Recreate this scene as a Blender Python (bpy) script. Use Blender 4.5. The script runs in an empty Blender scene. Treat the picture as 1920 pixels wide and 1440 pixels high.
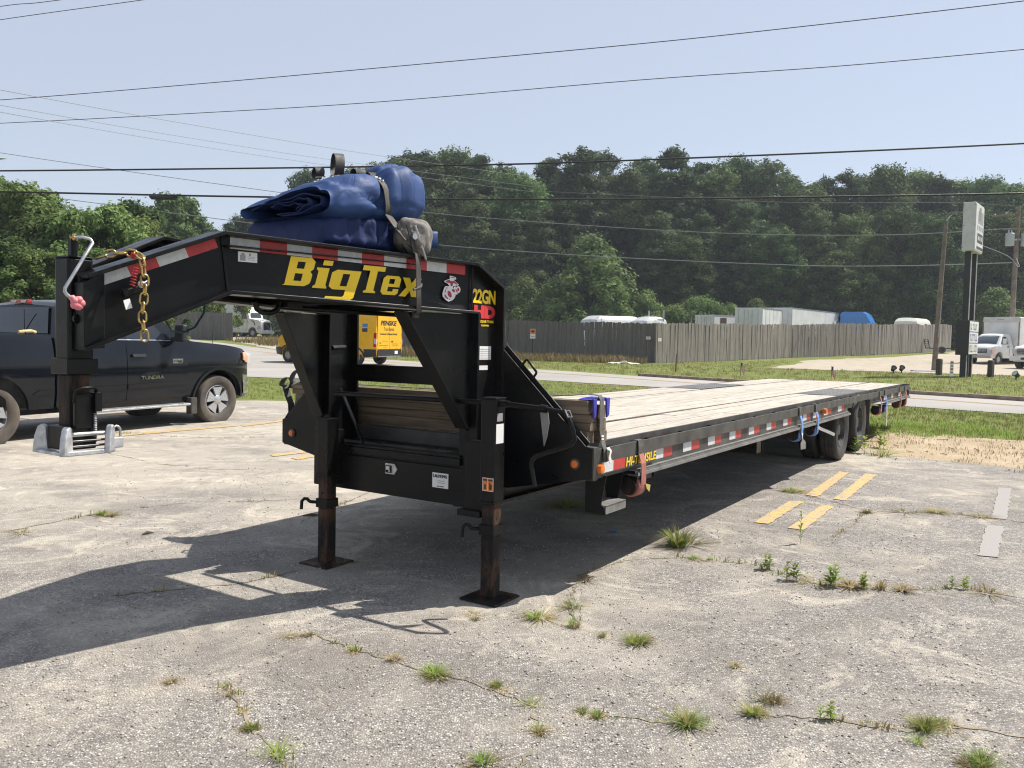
import bpy, bmesh, math, random
import numpy as np
from mathutils import Matrix, Vector

random.seed(7)
rng = np.random.default_rng(7)
SC = bpy.context.scene
COL = SC.collection
R = math.radians

# ------------------------------------------------------------------ camera, sky, sun, exposure
CAM_H, PITCH, ROLL, F_PX = 1.505, 0.058, 0.018, 1566.0
cam_d = bpy.data.cameras.new("camera")
cam_d.sensor_width = 36.0
cam_d.lens = F_PX / 1920.0 * 36.0
cam_d.clip_start, cam_d.clip_end = 0.05, 2000.0
cam = bpy.data.objects.new("camera", cam_d)
COL.objects.link(cam)
_f = Vector((0, math.cos(PITCH), -math.sin(PITCH)))
_r = Vector((1, 0, 0)); _u = _r.cross(_f)
_r2 = math.cos(ROLL) * _r + math.sin(ROLL) * _u
_u2 = -math.sin(ROLL) * _r + math.cos(ROLL) * _u
cam.matrix_world = Matrix(((_r2.x, _u2.x, -_f.x, 0), (_r2.y, _u2.y, -_f.y, 0), (_r2.z, _u2.z, -_f.z, CAM_H), (0, 0, 0, 1)))
SC.camera = cam

SUN_AZ, SUN_EL = R(68.0), R(54.0)       # azimuth from +Y towards +X
world = bpy.data.worlds.new("World"); SC.world = world; world.use_nodes = True
wn = world.node_tree; wn.nodes.clear()
sky = wn.nodes.new("ShaderNodeTexSky"); sky.sky_type = 'NISHITA'; sky.sun_disc = False
sky.sun_elevation = SUN_EL; sky.sun_rotation = SUN_AZ
sky.altitude = 300; sky.air_density = 1.0; sky.dust_density = 1.0; sky.ozone_density = 2.0
bg = wn.nodes.new("ShaderNodeBackground"); bg.inputs[1].default_value = 0.080
wo = wn.nodes.new("ShaderNodeOutputWorld")
hz = wn.nodes.new("ShaderNodeMix"); hz.data_type = 'RGBA'; hz.inputs[0].default_value = 0.62    # even summer haze over the whole sky
hz.inputs[7].default_value = (5.45, 5.8, 6.6, 1.0)
wn.links.new(sky.outputs[0], hz.inputs[6]); wn.links.new(hz.outputs[2], bg.inputs[0]); wn.links.new(bg.outputs[0], wo.inputs[0])

sun_d = bpy.data.lights.new("sun", 'SUN'); sun_d.energy = 4.6; sun_d.angle = R(0.55); sun_d.color = (1.0, 0.94, 0.845)
sun = bpy.data.objects.new("sun", sun_d); COL.objects.link(sun)
_sd = Vector((math.sin(SUN_AZ) * math.cos(SUN_EL), math.cos(SUN_AZ) * math.cos(SUN_EL), math.sin(SUN_EL)))
sun.rotation_euler = _sd.to_track_quat('Z', 'Y').to_euler()
sun.location = (30, 30, 40)
SC.view_settings.view_transform = 'Standard'; SC.view_settings.look = 'None'
SC.view_settings.gamma = 1.0; SC.view_settings.use_curve_mapping = False
SC.view_settings.exposure = 0.75
SC.render.engine = 'CYCLES'
SC.cycles.filter_width = 1.15; SC.cycles.max_bounces = 6; SC.cycles.transparent_max_bounces = 6
SC.cycles.diffuse_bounces = 3; SC.cycles.glossy_bounces = 3; SC.cycles.transmission_bounces = 4

# ------------------------------------------------------------------ mesh helpers
class MB:
    def __init__(s): s.v = []; s.f = []
    def add(s, vs, fs):
        o = len(s.v); s.v += [tuple(float(c) for c in v) for v in vs]; s.f += [tuple(i + o for i in f) for f in fs]; return s
    def box(s, x0, x1, y0, y1, z0, z1):
        return s.add([(x0,y0,z0),(x1,y0,z0),(x1,y1,z0),(x0,y1,z0),(x0,y0,z1),(x1,y0,z1),(x1,y1,z1),(x0,y1,z1)],
                     [(0,3,2,1),(4,5,6,7),(0,1,5,4),(1,2,6,5),(2,3,7,6),(3,0,4,7)])
    def cbox(s, c, sx, sy, sz):
        return s.box(c[0]-sx/2, c[0]+sx/2, c[1]-sy/2, c[1]+sy/2, c[2]-sz/2, c[2]+sz/2)
    def bar(s, a, b, w, h, up=(0,0,1)):
        a = Vector(a); b = Vector(b); d = (b-a).normalized(); up = Vector(up)
        x = d.cross(up)
        if x.length < 1e-4: x = d.cross(Vector((1,0,0)))
        x.normalize(); y = x.cross(d)
        vs = []
        for p in (a, b):
            for i, j in ((-1,-1),(1,-1),(1,1),(-1,1)): vs.append(p + x*(w/2*i) + y*(h/2*j))
        return s.add(vs, [(0,1,2,3),(7,6,5,4),(0,4,5,1),(1,5,6,2),(2,6,7,3),(3,7,4,0)])
    def tube(s, path, r, n=8, caps=True, closed=False):
        P = [Vector(p) for p in path]; m = len(P)
        rs = r if isinstance(r, (list, tuple)) else [r]*m
        T = []
        for i in range(m):
            if closed: t = P[(i+1) % m] - P[i-1]
            else: t = P[min(i+1, m-1)] - P[max(i-1, 0)]
            T.append(t.normalized() if t.length > 0 else Vector((0,0,1)))
        nrm = T[0].cross(Vector((0,0,1)))
        if nrm.length < 1e-3: nrm = T[0].cross(Vector((1,0,0)))
        nrm.normalize(); vs = []
        for i in range(m):
            nrm = (nrm - T[i]*nrm.dot(T[i])).normalized(); b = T[i].cross(nrm)
            for k in range(n):
                a = 2*math.pi*k/n; vs.append(P[i] + (nrm*math.cos(a) + b*math.sin(a))*rs[i])
        fs = []
        for i in range(m if closed else m-1):
            j = (i+1) % m
            for k in range(n): fs.append((i*n+k, i*n+(k+1) % n, j*n+(k+1) % n, j*n+k))
        if caps and not closed:
            fs.append(tuple(reversed(range(n)))); fs.append(tuple((m-1)*n+k for k in range(n)))
        return s.add(vs, fs)
    def strip(s, path, wdir, width, thick):
        """flat strap: path of points, wdir = width direction (one vector or one per point)"""
        P = [Vector(p) for p in path]; m = len(P); vs = []
        for i in range(m):
            t = (P[min(i+1, m-1)] - P[max(i-1, 0)]).normalized()
            w = Vector(wdir[i] if isinstance(wdir, list) else wdir); w = (w - t*w.dot(t)).normalized(); nn = t.cross(w)
            for a, b in ((-1,-1),(1,-1),(1,1),(-1,1)): vs.append(P[i] + w*(width/2*a) + nn*(thick/2*b))
        fs = [(3,2,1,0), tuple((m-1)*4+k for k in range(4))]
        for i in range(m-1):
            for k in range(4): fs.append((i*4+k, i*4+(k+1) % 4, i*4+4+(k+1) % 4, i*4+4+k))
        return s.add(vs, fs)
    def prism(s, poly, o, ex, ey, ez, t):
        o = Vector(o); ex = Vector(ex); ey = Vector(ey); ez = Vector(ez); n = len(poly)
        a = [o + ex*p[0] + ey*p[1] for p in poly]; b = [p + ez*t for p in a]
        fs = [tuple(reversed(range(n))), tuple(range(n, 2*n))] + [(i, (i+1) % n, n+(i+1) % n, n+i) for i in range(n)]
        return s.add(a+b, fs)
    def lathe(s, prof, o, axis, n=24, caps=True):
        o = Vector(o); ax = Vector(axis).normalized()
        x = ax.cross(Vector((0,0,1)))
        if x.length < 1e-3: x = Vector((1,0,0))
        x.normalize(); y = ax.cross(x); m = len(prof); vs = []
        for r, h in prof:
            for k in range(n):
                a = 2*math.pi*k/n; vs.append(o + ax*h + (x*math.cos(a) + y*math.sin(a))*r)
        fs = []
        for i in range(m-1):
            for k in range(n): fs.append((i*n+k, i*n+(k+1) % n, (i+1)*n+(k+1) % n, (i+1)*n+k))
        if caps: fs.append(tuple(reversed(range(n)))); fs.append(tuple((m-1)*n+k for k in range(n)))
        return s.add(vs, fs)
    def loft(s, secs, cap0=True, cap1=True):
        n = len(secs[0]); vs = [p for q in secs for p in q]; fs = []
        for i in range(len(secs)-1):
            for k in range(n): fs.append((i*n+k, i*n+(k+1) % n, (i+1)*n+(k+1) % n, (i+1)*n+k))
        if cap0: fs.append(tuple(reversed(range(n))))
        if cap1: fs.append(tuple((len(secs)-1)*n+k for k in range(n)))
        return s.add(vs, fs)
    def mesh(s, name, smooth=None):
        me = bpy.data.meshes.new(name); me.from_pydata(s.v, [], s.f)
        bm = bmesh.new(); bm.from_mesh(me); bmesh.ops.recalc_face_normals(bm, faces=bm.faces); bm.to_mesh(me); bm.free()
        if smooth is not None:
            me.shade_smooth()
            me.set_sharp_from_angle(angle=R(smooth))
        me.update(); return me
    def build(s, name, m, parent=None, bevel=0, smooth=None, matrix=None):
        return obj(name, s.mesh(name, smooth), m, parent, bevel, matrix)

def obj(name, me, m, parent=None, bevel=0, matrix=None):
    o = bpy.data.objects.new(name, me); COL.objects.link(o)
    if m is not None: me.materials.clear(); me.materials.append(m)
    if parent is not None: o.parent = parent
    if matrix is not None: o.matrix_world = matrix
    if bevel:
        b = o.modifiers.new("bevel", 'BEVEL'); b.width = bevel; b.segments = 2; b.limit_method = 'ANGLE'; b.angle_limit = R(40)
    return o

def tag(o, label=None, cat=None, group=None, kind=None):
    if label: o["label"] = label
    if cat: o["category"] = cat
    if group: o["group"] = group
    if kind: o["kind"] = kind
    return o

def thing(name, label, cat, loc=(0,0,0), rz=0, group=None, matrix=None):
    o = bpy.data.objects.new(name, None); COL.objects.link(o); o.empty_display_size = 0.2
    if matrix is not None: o.matrix_world = matrix
    else: o.location = loc; o.rotation_euler = (0,0,rz)
    return tag(o, label, cat, group)

def copy_tree(o, parent=None):
    c = o.copy(); COL.objects.link(c); c.parent = parent
    for ch in list(o.children): copy_tree(ch, c)
    return c

def text_mesh(body, bold=0.0, shear=0.0, extrude=0.001, spacing=1.0):
    cu = bpy.data.curves.new("lettering", 'FONT'); cu.body = body; cu.offset = bold; cu.shear = shear
    cu.extrude = extrude; cu.resolution_u = 3; cu.space_character = spacing
    o = bpy.data.objects.new("lettering", cu); COL.objects.link(o)
    dg = bpy.context.evaluated_depsgraph_get(); me = bpy.data.meshes.new_from_object(o.evaluated_get(dg))
    bpy.data.objects.remove(o); bpy.data.curves.remove(cu)
    return me

def lettering(body, o, ex, ey, w, h, m, parent=None, bold=0.0, shear=0.0, spacing=1.0, name="lettering", depth=0.002, fn=None):
    """fit text into a w x h rectangle whose lower-left corner is o, along unit vectors ex, ey"""
    me = text_mesh(body, bold, shear, 0.001, spacing)
    n = len(me.vertices); co = np.empty(n*3, np.float32); me.vertices.foreach_get("co", co); co = co.reshape(-1,3)
    mn = co.min(0); mx = co.max(0); sc = np.maximum(mx-mn, 1e-6)
    q = (co-mn)/sc; ex = np.array(ex); ey = np.array(ey); ez = np.cross(ex, ey)
    P = np.array(o) + q[:, :1]*w*ex + q[:, 1:2]*h*ey + q[:, 2:3]*depth*ez
    if fn is not None: P = np.array([fn(p) for p in P])
    me.vertices.foreach_set("co", P.astype(np.float32).ravel()); me.update()
    me.name = name
    return obj(name, me, m, parent)

def np_mesh(name, V, Fq, nper):
    """fast mesh from numpy arrays: V (n,3), Fq (m,nper)"""
    me = bpy.data.meshes.new(name); me.vertices.add(len(V)); me.vertices.foreach_set("co", V.astype(np.float32).ravel())
    m = len(Fq); me.loops.add(m*nper); me.loops.foreach_set("vertex_index", Fq.astype(np.int32).ravel())
    me.polygons.add(m); me.polygons.foreach_set("loop_start", np.arange(0, m*nper, nper, dtype=np.int32))
    me.update(calc_edges=True); me.validate(); return me

def sstep(a, b, x):
    t = min(1.0, max(0.0, (x-a)/(b-a))); return t*t*(3-2*t)
def HT(y): return 0.75*sstep(49.0, 79.0, y)       # the land rises a little beyond the road

# ------------------------------------------------------------------ materials
class NT:
    def __init__(s, name):
        s.m = bpy.data.materials.new(name); s.m.use_nodes = True; s.t = s.m.node_tree; s.t.nodes.clear()
        s.out = s.n("ShaderNodeOutputMaterial"); s.p = s.n("ShaderNodeBsdfPrincipled"); s.l(s.p.outputs[0], s.out.inputs[0])
        s._tc = None
    def n(s, k): return s.t.nodes.new(k)
    def l(s, a, b): s.t.links.new(a, b)
    def tc(s, which="Object"):
        if s._tc is None: s._tc = s.n("ShaderNodeTexCoord")
        return s._tc.outputs[which]
    def val(s, sock, v):
        if hasattr(v, "is_output"): s.l(v, sock)
        else: sock.default_value = v
    def mapping(s, scale=(1,1,1), loc=None, src=None):
        k = s.n("ShaderNodeMapping"); k.inputs["Scale"].default_value = scale
        s.l(src if src is not None else s.tc(), k.inputs[0])
        if loc is not None: s.val(k.inputs["Location"], loc)
        return k.outputs[0]
    def noise(s, scale, detail=4, rough=0.55, vec=None, dist=0.0):
        k = s.n("ShaderNodeTexNoise"); k.inputs["Scale"].default_value = scale; k.inputs["Detail"].default_value = detail
        k.inputs["Roughness"].default_value = rough; k.inputs["Distortion"].default_value = dist
        s.l(vec if vec is not None else s.tc(), k.inputs["Vector"]); return k.outputs[0]
    def voro(s, scale, vec=None, feature='F1', out="Distance"):
        k = s.n("ShaderNodeTexVoronoi"); k.feature = feature; k.inputs["Scale"].default_value = scale
        s.l(vec if vec is not None else s.tc(), k.inputs["Vector"]); return k.outputs[out]
    def ramp(s, fac, stops, interp='LINEAR'):
        k = s.n("ShaderNodeValToRGB"); k.color_ramp.interpolation = interp; e = k.color_ramp.elements
        while len(e) > 1: e.remove(e[0])
        e[0].position = stops[0][0]; e[0].color = c4(stops[0][1])
        for p, c in stops[1:]:
            q = e.new(p); q.color = c4(c)
        s.l(fac, k.inputs[0]); return k.outputs[0]
    def mix(s, fac, a, b, mode='MIX'):
        k = s.n("ShaderNodeMix"); k.data_type = 'RGBA'; k.blend_type = mode
        s.val(k.inputs[0], fac)
        for i, v in ((6, a), (7, b)):
            if hasattr(v, "is_output"): s.l(v, k.inputs[i])
            else: k.inputs[i].default_value = c4(v)
        return k.outputs[2]
    def math(s, op, a, b=0.0):
        k = s.n("ShaderNodeMath"); k.operation = op; s.val(k.inputs[0], a); s.val(k.inputs[1], b); return k.outputs[0]
    def bump(s, h, strength=0.3, dist=0.01):
        k = s.n("ShaderNodeBump"); k.inputs["Strength"].default_value = strength; k.inputs["Distance"].default_value = dist
        s.l(h, k.inputs["Height"]); s.l(k.outputs[0], s.p.inputs["Normal"])
    def set(s, color=None, rough=None, metal=None, coat=None, spec=None, trans=None, ior=None):
        for nm, v in (("Base Color", color), ("Roughness", rough), ("Metallic", metal), ("Coat Weight", coat), ("Specular IOR Level", spec), ("Transmission Weight", trans), ("IOR", ior)):
            if v is None: continue
            if nm == "Base Color" and not hasattr(v, "is_output"): v = c4(v)
            s.val(s.p.inputs[nm], v)
        return s.m
def c4(c): return tuple(c)+(1.0,) if hasattr(c, "__len__") and len(c) == 3 else ((c, c, c, 1.0) if not hasattr(c, "__len__") else tuple(c))

M = {}
def simple(name, col, rough=0.5, metal=0.0, coat=0.0, spec=None, var=0.25, vscale=6.0, col2=None, bump=0.0, bscale=60.0, rvar=0.12):
    n = NT(name); f = n.noise(vscale, 5, 0.6)
    c2 = col2 if col2 is not None else tuple(c*(1-var) for c in col)
    base = n.mix(n.ramp(f, [(0.35, 0), (0.68, 1)]), col, c2)
    n.set(base, None, metal, coat, spec)
    rr = n.ramp(n.noise(vscale*2.3, 3), [(0.3, max(0.02, rough-rvar)), (0.7, min(1, rough+rvar))]); n.l(rr, n.p.inputs["Roughness"])
    if bump: n.bump(n.noise(bscale, 4), bump, 0.004)
    M[name] = n.m; return n.m

def steel_black():
    n = NT("black_paint")
    g = n.noise(2.2, 6, 0.65); d = n.noise(28, 4, 0.6)
    dust = n.math('MULTIPLY', n.ramp(g, [(0.42, 0), (0.75, 1)]), n.ramp(d, [(0.35, 0.15), (0.7, 1)]))
    col = n.mix(n.math('MULTIPLY', dust, 0.42), (0.0038, 0.0041, 0.0048), (0.042, 0.037, 0.032))
    n.set(col, None, 0.0, 0.0, 0.23)
    n.l(n.ramp(n.noise(9, 4), [(0.3, 0.25), (0.72, 0.46)]), n.p.inputs["Roughness"])
    n.bump(n.noise(120, 3), 0.06, 0.002); M["black"] = n.m
steel_black()
def rusty():
    n = NT("rusty_black_steel")
    g = n.noise(7, 6, 0.7, n.mapping((1, 1, 0.35)))
    col = n.mix(n.ramp(g, [(0.46, 0), (0.60, 1)]), (0.010, 0.0095, 0.0095), (0.085, 0.045, 0.027))
    n.set(col, 0.62, spec=0.2); n.bump(n.noise(80, 4), 0.2, 0.003); M["rusty"] = n.m
rusty()
simple("rail_paint", (0.085, 0.08, 0.072), 0.55, col2=(0.03, 0.028, 0.026), vscale=4, bump=0.05)
simple("track_grey", (0.24, 0.235, 0.225), 0.5, 0.1, col2=(0.12, 0.116, 0.11), vscale=5)
simple("galvanised", (0.55, 0.56, 0.57), 0.42, 0.85, col2=(0.34, 0.34, 0.34), vscale=18)
simple("cast_aluminium", (0.62, 0.62, 0.63), 0.45, 0.55, col2=(0.36, 0.36, 0.37), vscale=22, bump=0.25, bscale=90)
simple("chrome", (0.7, 0.7, 0.72), 0.14, 1.0, var=0.1)
simple("gold_zinc", (0.62, 0.45, 0.16), 0.33, 0.9, col2=(0.32, 0.22, 0.09), vscale=30)
simple("pink", (0.75, 0.22, 0.25), 0.55, var=0.15)
simple("red_cable", (0.5, 0.03, 0.03), 0.4)
simple("amber", (0.75, 0.17, 0.01), 0.25, coat=0.4, var=0.15)
simple("tape_white", (0.62, 0.63, 0.64), 0.42, col2=(0.5, 0.51, 0.52), vscale=40)
simple("tape_red", (0.50, 0.035, 0.03), 0.4, col2=(0.38, 0.025, 0.03), vscale=30)
simple("tape_print", (0.72, 0.73, 0.74), 0.4)
simple("yellow_decal", (0.92, 0.62, 0.015), 0.4, var=0.08)
simple("red_decal", (0.62, 0.03, 0.035), 0.4, var=0.08)
simple("white_decal", (0.75, 0.74, 0.73), 0.5, var=0.08)
simple("grey_print", (0.3, 0.3, 0.31), 0.5)
simple("black_print", (0.02, 0.02, 0.02), 0.5)
simple("dark_red_print", (0.42, 0.03, 0.05), 0.45)
simple("orange_decal", (0.72, 0.2, 0.02), 0.5, var=0.1)
simple("rubber", (0.03, 0.029, 0.028), 0.75, col2=(0.075, 0.066, 0.055), vscale=9, bump=0.1)
simple("tyre_dusty", (0.045, 0.04, 0.035), 0.8, col2=(0.12, 0.098, 0.075), vscale=3.5, bump=0.12)
simple("tyre_black", (0.022, 0.021, 0.02), 0.75, col2=(0.06, 0.053, 0.045), vscale=5, bump=0.12)
simple("dark_rim", (0.10, 0.10, 0.105), 0.4, 0.6, col2=(0.05, 0.05, 0.052), vscale=9)
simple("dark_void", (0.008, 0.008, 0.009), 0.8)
simple("glass_tint", (0.012, 0.016, 0.024), 0.06, coat=0.5, var=0.1, rvar=0.02)
simple("glass_clear", (0.05, 0.07, 0.085), 0.06, coat=0.6, var=0.1, rvar=0.02)
simple("strap_grey", (0.10, 0.095, 0.085), 0.75, col2=(0.05, 0.047, 0.043), vscale=25, bump=0.3, bscale=250)
simple("strap_black", (0.035, 0.032, 0.03), 0.7, col2=(0.06, 0.052, 0.045), vscale=14, bump=0.3, bscale=250)
simple("strap_red", (0.42, 0.16, 0.13), 0.75, col2=(0.28, 0.1, 0.08), vscale=20, bump=0.3, bscale=250)
simple("strap_blue", (0.10, 0.22, 0.50), 0.7, col2=(0.16, 0.3, 0.58), vscale=20, bump=0.3, bscale=250)
simple("strap_white", (0.62, 0.6, 0.55), 0.75, col2=(0.5, 0.47, 0.42), vscale=20)
simple("blue_plastic", (0.025, 0.022, 0.27), 0.4, col2=(0.05, 0.045, 0.42), vscale=12)
simple("tread_plate", (0.12, 0.12, 0.125), 0.5, 0.2, col2=(0.19, 0.185, 0.18), vscale=3, bump=0.4, bscale=70)
simple("white_paint", (0.74, 0.74, 0.73), 0.35, coat=0.2, col2=(0.6, 0.6, 0.58), vscale=1.6)
simple("trailer_white", (0.62, 0.63, 0.64), 0.42, col2=(0.48, 0.49, 0.5), vscale=0.9)
simple("trailer_grey", (0.38, 0.41, 0.42), 0.45, col2=(0.3, 0.32, 0.33), vscale=0.8)
simple("blue_truck", (0.04, 0.2, 0.55), 0.3, coat=0.4, var=0.1)
simple("pickup_paint", (0.004, 0.0055, 0.009), 0.08, coat=0.15, spec=0.3, col2=(0.009, 0.011, 0.015), vscale=1.5, rvar=0.03)
simple("trim_black", (0.018, 0.018, 0.019), 0.5)
simple("bright_trim", (0.55, 0.56, 0.58), 0.3, 0.7, var=0.15)
simple("lamp_red", (0.42, 0.015, 0.015), 0.2, coat=0.6, var=0.1)
simple("lamp_white", (0.5, 0.5, 0.5), 0.12, coat=0.6, var=0.1)
simple("lamp_pale_orange", (0.72, 0.32, 0.2), 0.2, coat=0.5, var=0.1)
simple("van_yellow", (0.78, 0.42, 0.012), 0.3, coat=0.3, var=0.06, vscale=1.0)
simple("pole_wood", (0.20, 0.165, 0.125), 0.85, col2=(0.11, 0.09, 0.07), vscale=3, bump=0.3, bscale=30)
simple("wire_black", (0.012, 0.012, 0.013), 0.6)
simple("wire_grey", (0.20, 0.21, 0.21), 0.7, 0.0, var=0.05)
simple("sign_white", (0.62, 0.61, 0.6), 0.4, col2=(0.5, 0.49, 0.47), vscale=2)
simple("sign_cabinet", (0.56, 0.55, 0.55), 0.5, col2=(0.46, 0.45, 0.45), vscale=2)
simple("sign_black", (0.014, 0.013, 0.013), 0.5)
simple("transformer_grey", (0.34, 0.39, 0.41), 0.4, var=0.1)
simple("cloth_white", (0.72, 0.7, 0.66), 0.8, var=0.1)
simple("bollard", (0.035, 0.03, 0.027), 0.6, col2=(0.06, 0.05, 0.043), vscale=8)
simple("curb", (0.32, 0.25, 0.2), 0.85, col2=(0.16, 0.10, 0.07), vscale=5, bump=0.3)
simple("navy_flag", (0.03, 0.035, 0.12), 0.7)
simple("teal_hose", (0.012, 0.05, 0.06), 0.4)
simple("log", (0.55, 0.4, 0.18), 0.8, var=0.3, vscale=20)

def paint_line(name, col):
    n = NT(name); g = n.noise(18, 6, 0.75); f2 = n.noise(95, 3, 0.6)
    wear = n.ramp(n.mix(0.45, g, f2), [(0.42, 0), (0.54, 1)])
    col = n.mix(wear, col, (0.27, 0.245, 0.21))
    n.set(col, 0.75); n.bump(n.voro(95), 0.5, 0.004); M[name] = n.m
paint_line("line_yellow", (0.70, 0.40, 0.04)); paint_line("line_white", (0.25, 0.25, 0.275))

def deck_wood(name, light, dark, stain, rv=0.25, g1=(0.9, 14, 14), g2=(2.0, 60, 60), g3=(1.2, 3.0, 1)):
    n = NT(name); oi = n.n("ShaderNodeObjectInfo")
    off = n.n("ShaderNodeCombineXYZ"); n.l(n.math('MULTIPLY', oi.outputs["Random"], 37.0), off.inputs[0]); n.l(n.math('MULTIPLY', oi.outputs["Random"], 11.0), off.inputs[1])
    v = n.mapping(g1, off.outputs[0]); v2 = n.mapping(g2, off.outputs[0])
    g = n.noise(1.6, 6, 0.65, v); h = n.noise(1.0, 5, 0.7, v2)
    col = n.mix(n.ramp(g, [(0.34, 0), (0.66, 1)]), light, dark)
    col = n.mix(n.math('MULTIPLY', n.ramp(h, [(0.48, 0), (0.64, 1)]), 0.75), col, tuple(c*0.42 for c in dark))
    st = n.noise(0.55, 5, 0.6, n.mapping(g3, off.outputs[0]))
    col = n.mix(n.math('MULTIPLY', n.ramp(st, [(0.58, 0), (0.72, 1)]), 0.55), col, stain)
    col = n.mix(n.math('MULTIPLY', oi.outputs["Random"], rv), col, tuple(c*0.7 for c in dark))
    n.set(col, 0.82); n.bump(n.mix(0.5, g, h), 0.35, 0.006); M[name] = n.m
deck_wood("deck_wood", (0.54, 0.50, 0.435), (0.36, 0.325, 0.275), (0.19, 0.15, 0.12), 0.25, (4.0, 3.2, 1), (9.0, 12.0, 1), (3.6, 0.7, 1))
deck_wood("lumber", (0.25, 0.19, 0.13), (0.13, 0.095, 0.065), (0.06, 0.045, 0.035))
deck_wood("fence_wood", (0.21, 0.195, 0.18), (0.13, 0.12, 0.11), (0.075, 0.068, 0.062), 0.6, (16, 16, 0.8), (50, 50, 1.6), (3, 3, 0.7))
deck_wood("fence_wood_lit", (0.34, 0.31, 0.27), (0.215, 0.193, 0.168), (0.10, 0.09, 0.08), 0.65, (16, 16, 0.8), (50, 50, 1.6), (3, 3, 0.7))  # lighter copy of fence_wood: sunlight on the right-hand fence put into its colour

def foliage(name, a, b, c, trans=0.35):
    n = NT(name); geo = n.n("ShaderNodeNewGeometry"); oi = n.n("ShaderNodeObjectInfo")
    r = geo.outputs["Random Per Island"]
    g = n.noise(0.55, 3, 0.5)
    col = n.mix(r, a, b)
    col = n.mix(n.ramp(g, [(0.4, 0), (0.65, 1)]), col, c)
    k = n.n("ShaderNodeHueSaturation"); n.l(col, k.inputs["Color"])
    n.l(n.math('ADD', 0.482, n.math('MULTIPLY', oi.outputs["Random"], 0.036)), k.inputs["Hue"])
    n.l(n.math('ADD', 0.62, n.math('MULTIPLY', n.math('FRACT', n.math('MULTIPLY', oi.outputs["Random"], 7.31)), 0.85)), k.inputs["Value"])
    n.set(k.outputs[0], 0.75, spec=0.12)
    tr = n.n("ShaderNodeBsdfTranslucent"); n.l(k.outputs[0], tr.inputs[0])
    mx = n.n("ShaderNodeMixShader"); mx.inputs[0].default_value = trans
    n.l(n.p.outputs[0], mx.inputs[1]); n.l(tr.outputs[0], mx.inputs[2]); n.l(mx.outputs[0], n.out.inputs[0])
    M[name] = n.m
foliage("leaf_pine", (0.060, 0.094, 0.043), (0.108, 0.150, 0.062), (0.046, 0.064, 0.032), 0.26)
foliage("leaf_green", (0.085, 0.14, 0.048), (0.145, 0.205, 0.07), (0.056, 0.086, 0.032), 0.26)
foliage("leaf_bright", (0.125, 0.185, 0.062), (0.185, 0.24, 0.085), (0.10, 0.15, 0.05), 0.32)
foliage("leaf_roadside", (0.095, 0.145, 0.045), (0.15, 0.195, 0.065), (0.07, 0.11, 0.036), 0.35)
foliage("grass_green", (0.14, 0.18, 0.045), (0.21, 0.22, 0.075), (0.12, 0.15, 0.04), 0.3)
foliage("grass_dry", (0.28, 0.22, 0.10), (0.20, 0.17, 0.07), (0.32, 0.26, 0.13), 0.25)
foliage("weed_green", (0.19, 0.27, 0.06), (0.27, 0.33, 0.09), (0.16, 0.23, 0.05), 0.45)
simple("bark", (0.10, 0.075, 0.055), 0.9, col2=(0.05, 0.04, 0.032), vscale=4, bump=0.5, bscale=20)
# ------------------------------------------------------------------ the setting
def inpoly(poly, x, y):
    c = False; n = len(poly); j = n-1
    for i in range(n):
        xi, yi = poly[i]; xj, yj = poly[j]
        if (yi > y) != (yj > y) and x < (xj-xi)*(y-yi)/(yj-yi)+xi: c = not c
        j = i
    return c
def rough_poly(poly, amp, step, seed=1):
    r = random.Random(seed); out = []
    for i in range(len(poly)):
        a = Vector(poly[i]); b = Vector(poly[(i+1) % len(poly)]); d = b-a; n = max(1, int(d.length/step)); nn = Vector((-d.y, d.x)).normalized()
        for k in range(n):
            p = a+d*(k/n)
            if amp: p = p+nn*r.uniform(-amp, amp)
            out.append((p.x, p.y))
    return out
def sheet(name, poly, dz, m):
    bm = bmesh.new(); vs = [bm.verts.new((x, y, 0)) for x, y in poly]; f = bm.faces.new(vs)
    bmesh.ops.triangulate(bm, faces=[f])
    ys = [p[1] for p in poly]
    if max(ys) > 49:
        for k in range(int(49/3), int(max(ys)/3)+1):
            bmesh.ops.bisect_plane(bm, geom=bm.verts[:]+bm.edges[:]+bm.faces[:], plane_co=(0, k*3, 0), plane_no=(0, 1, 0))
    for v in bm.verts: v.co.z = HT(v.co.y)+dz
    bmesh.ops.recalc_face_normals(bm, faces=bm.faces)
    if sum(f.normal.z for f in bm.faces) < 0: bmesh.ops.reverse_faces(bm, faces=bm.faces)
    me = bpy.data.meshes.new(name); bm.to_mesh(me); bm.free()
    o = obj(name, me, m); o["kind"] = "structure"; return o

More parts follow.
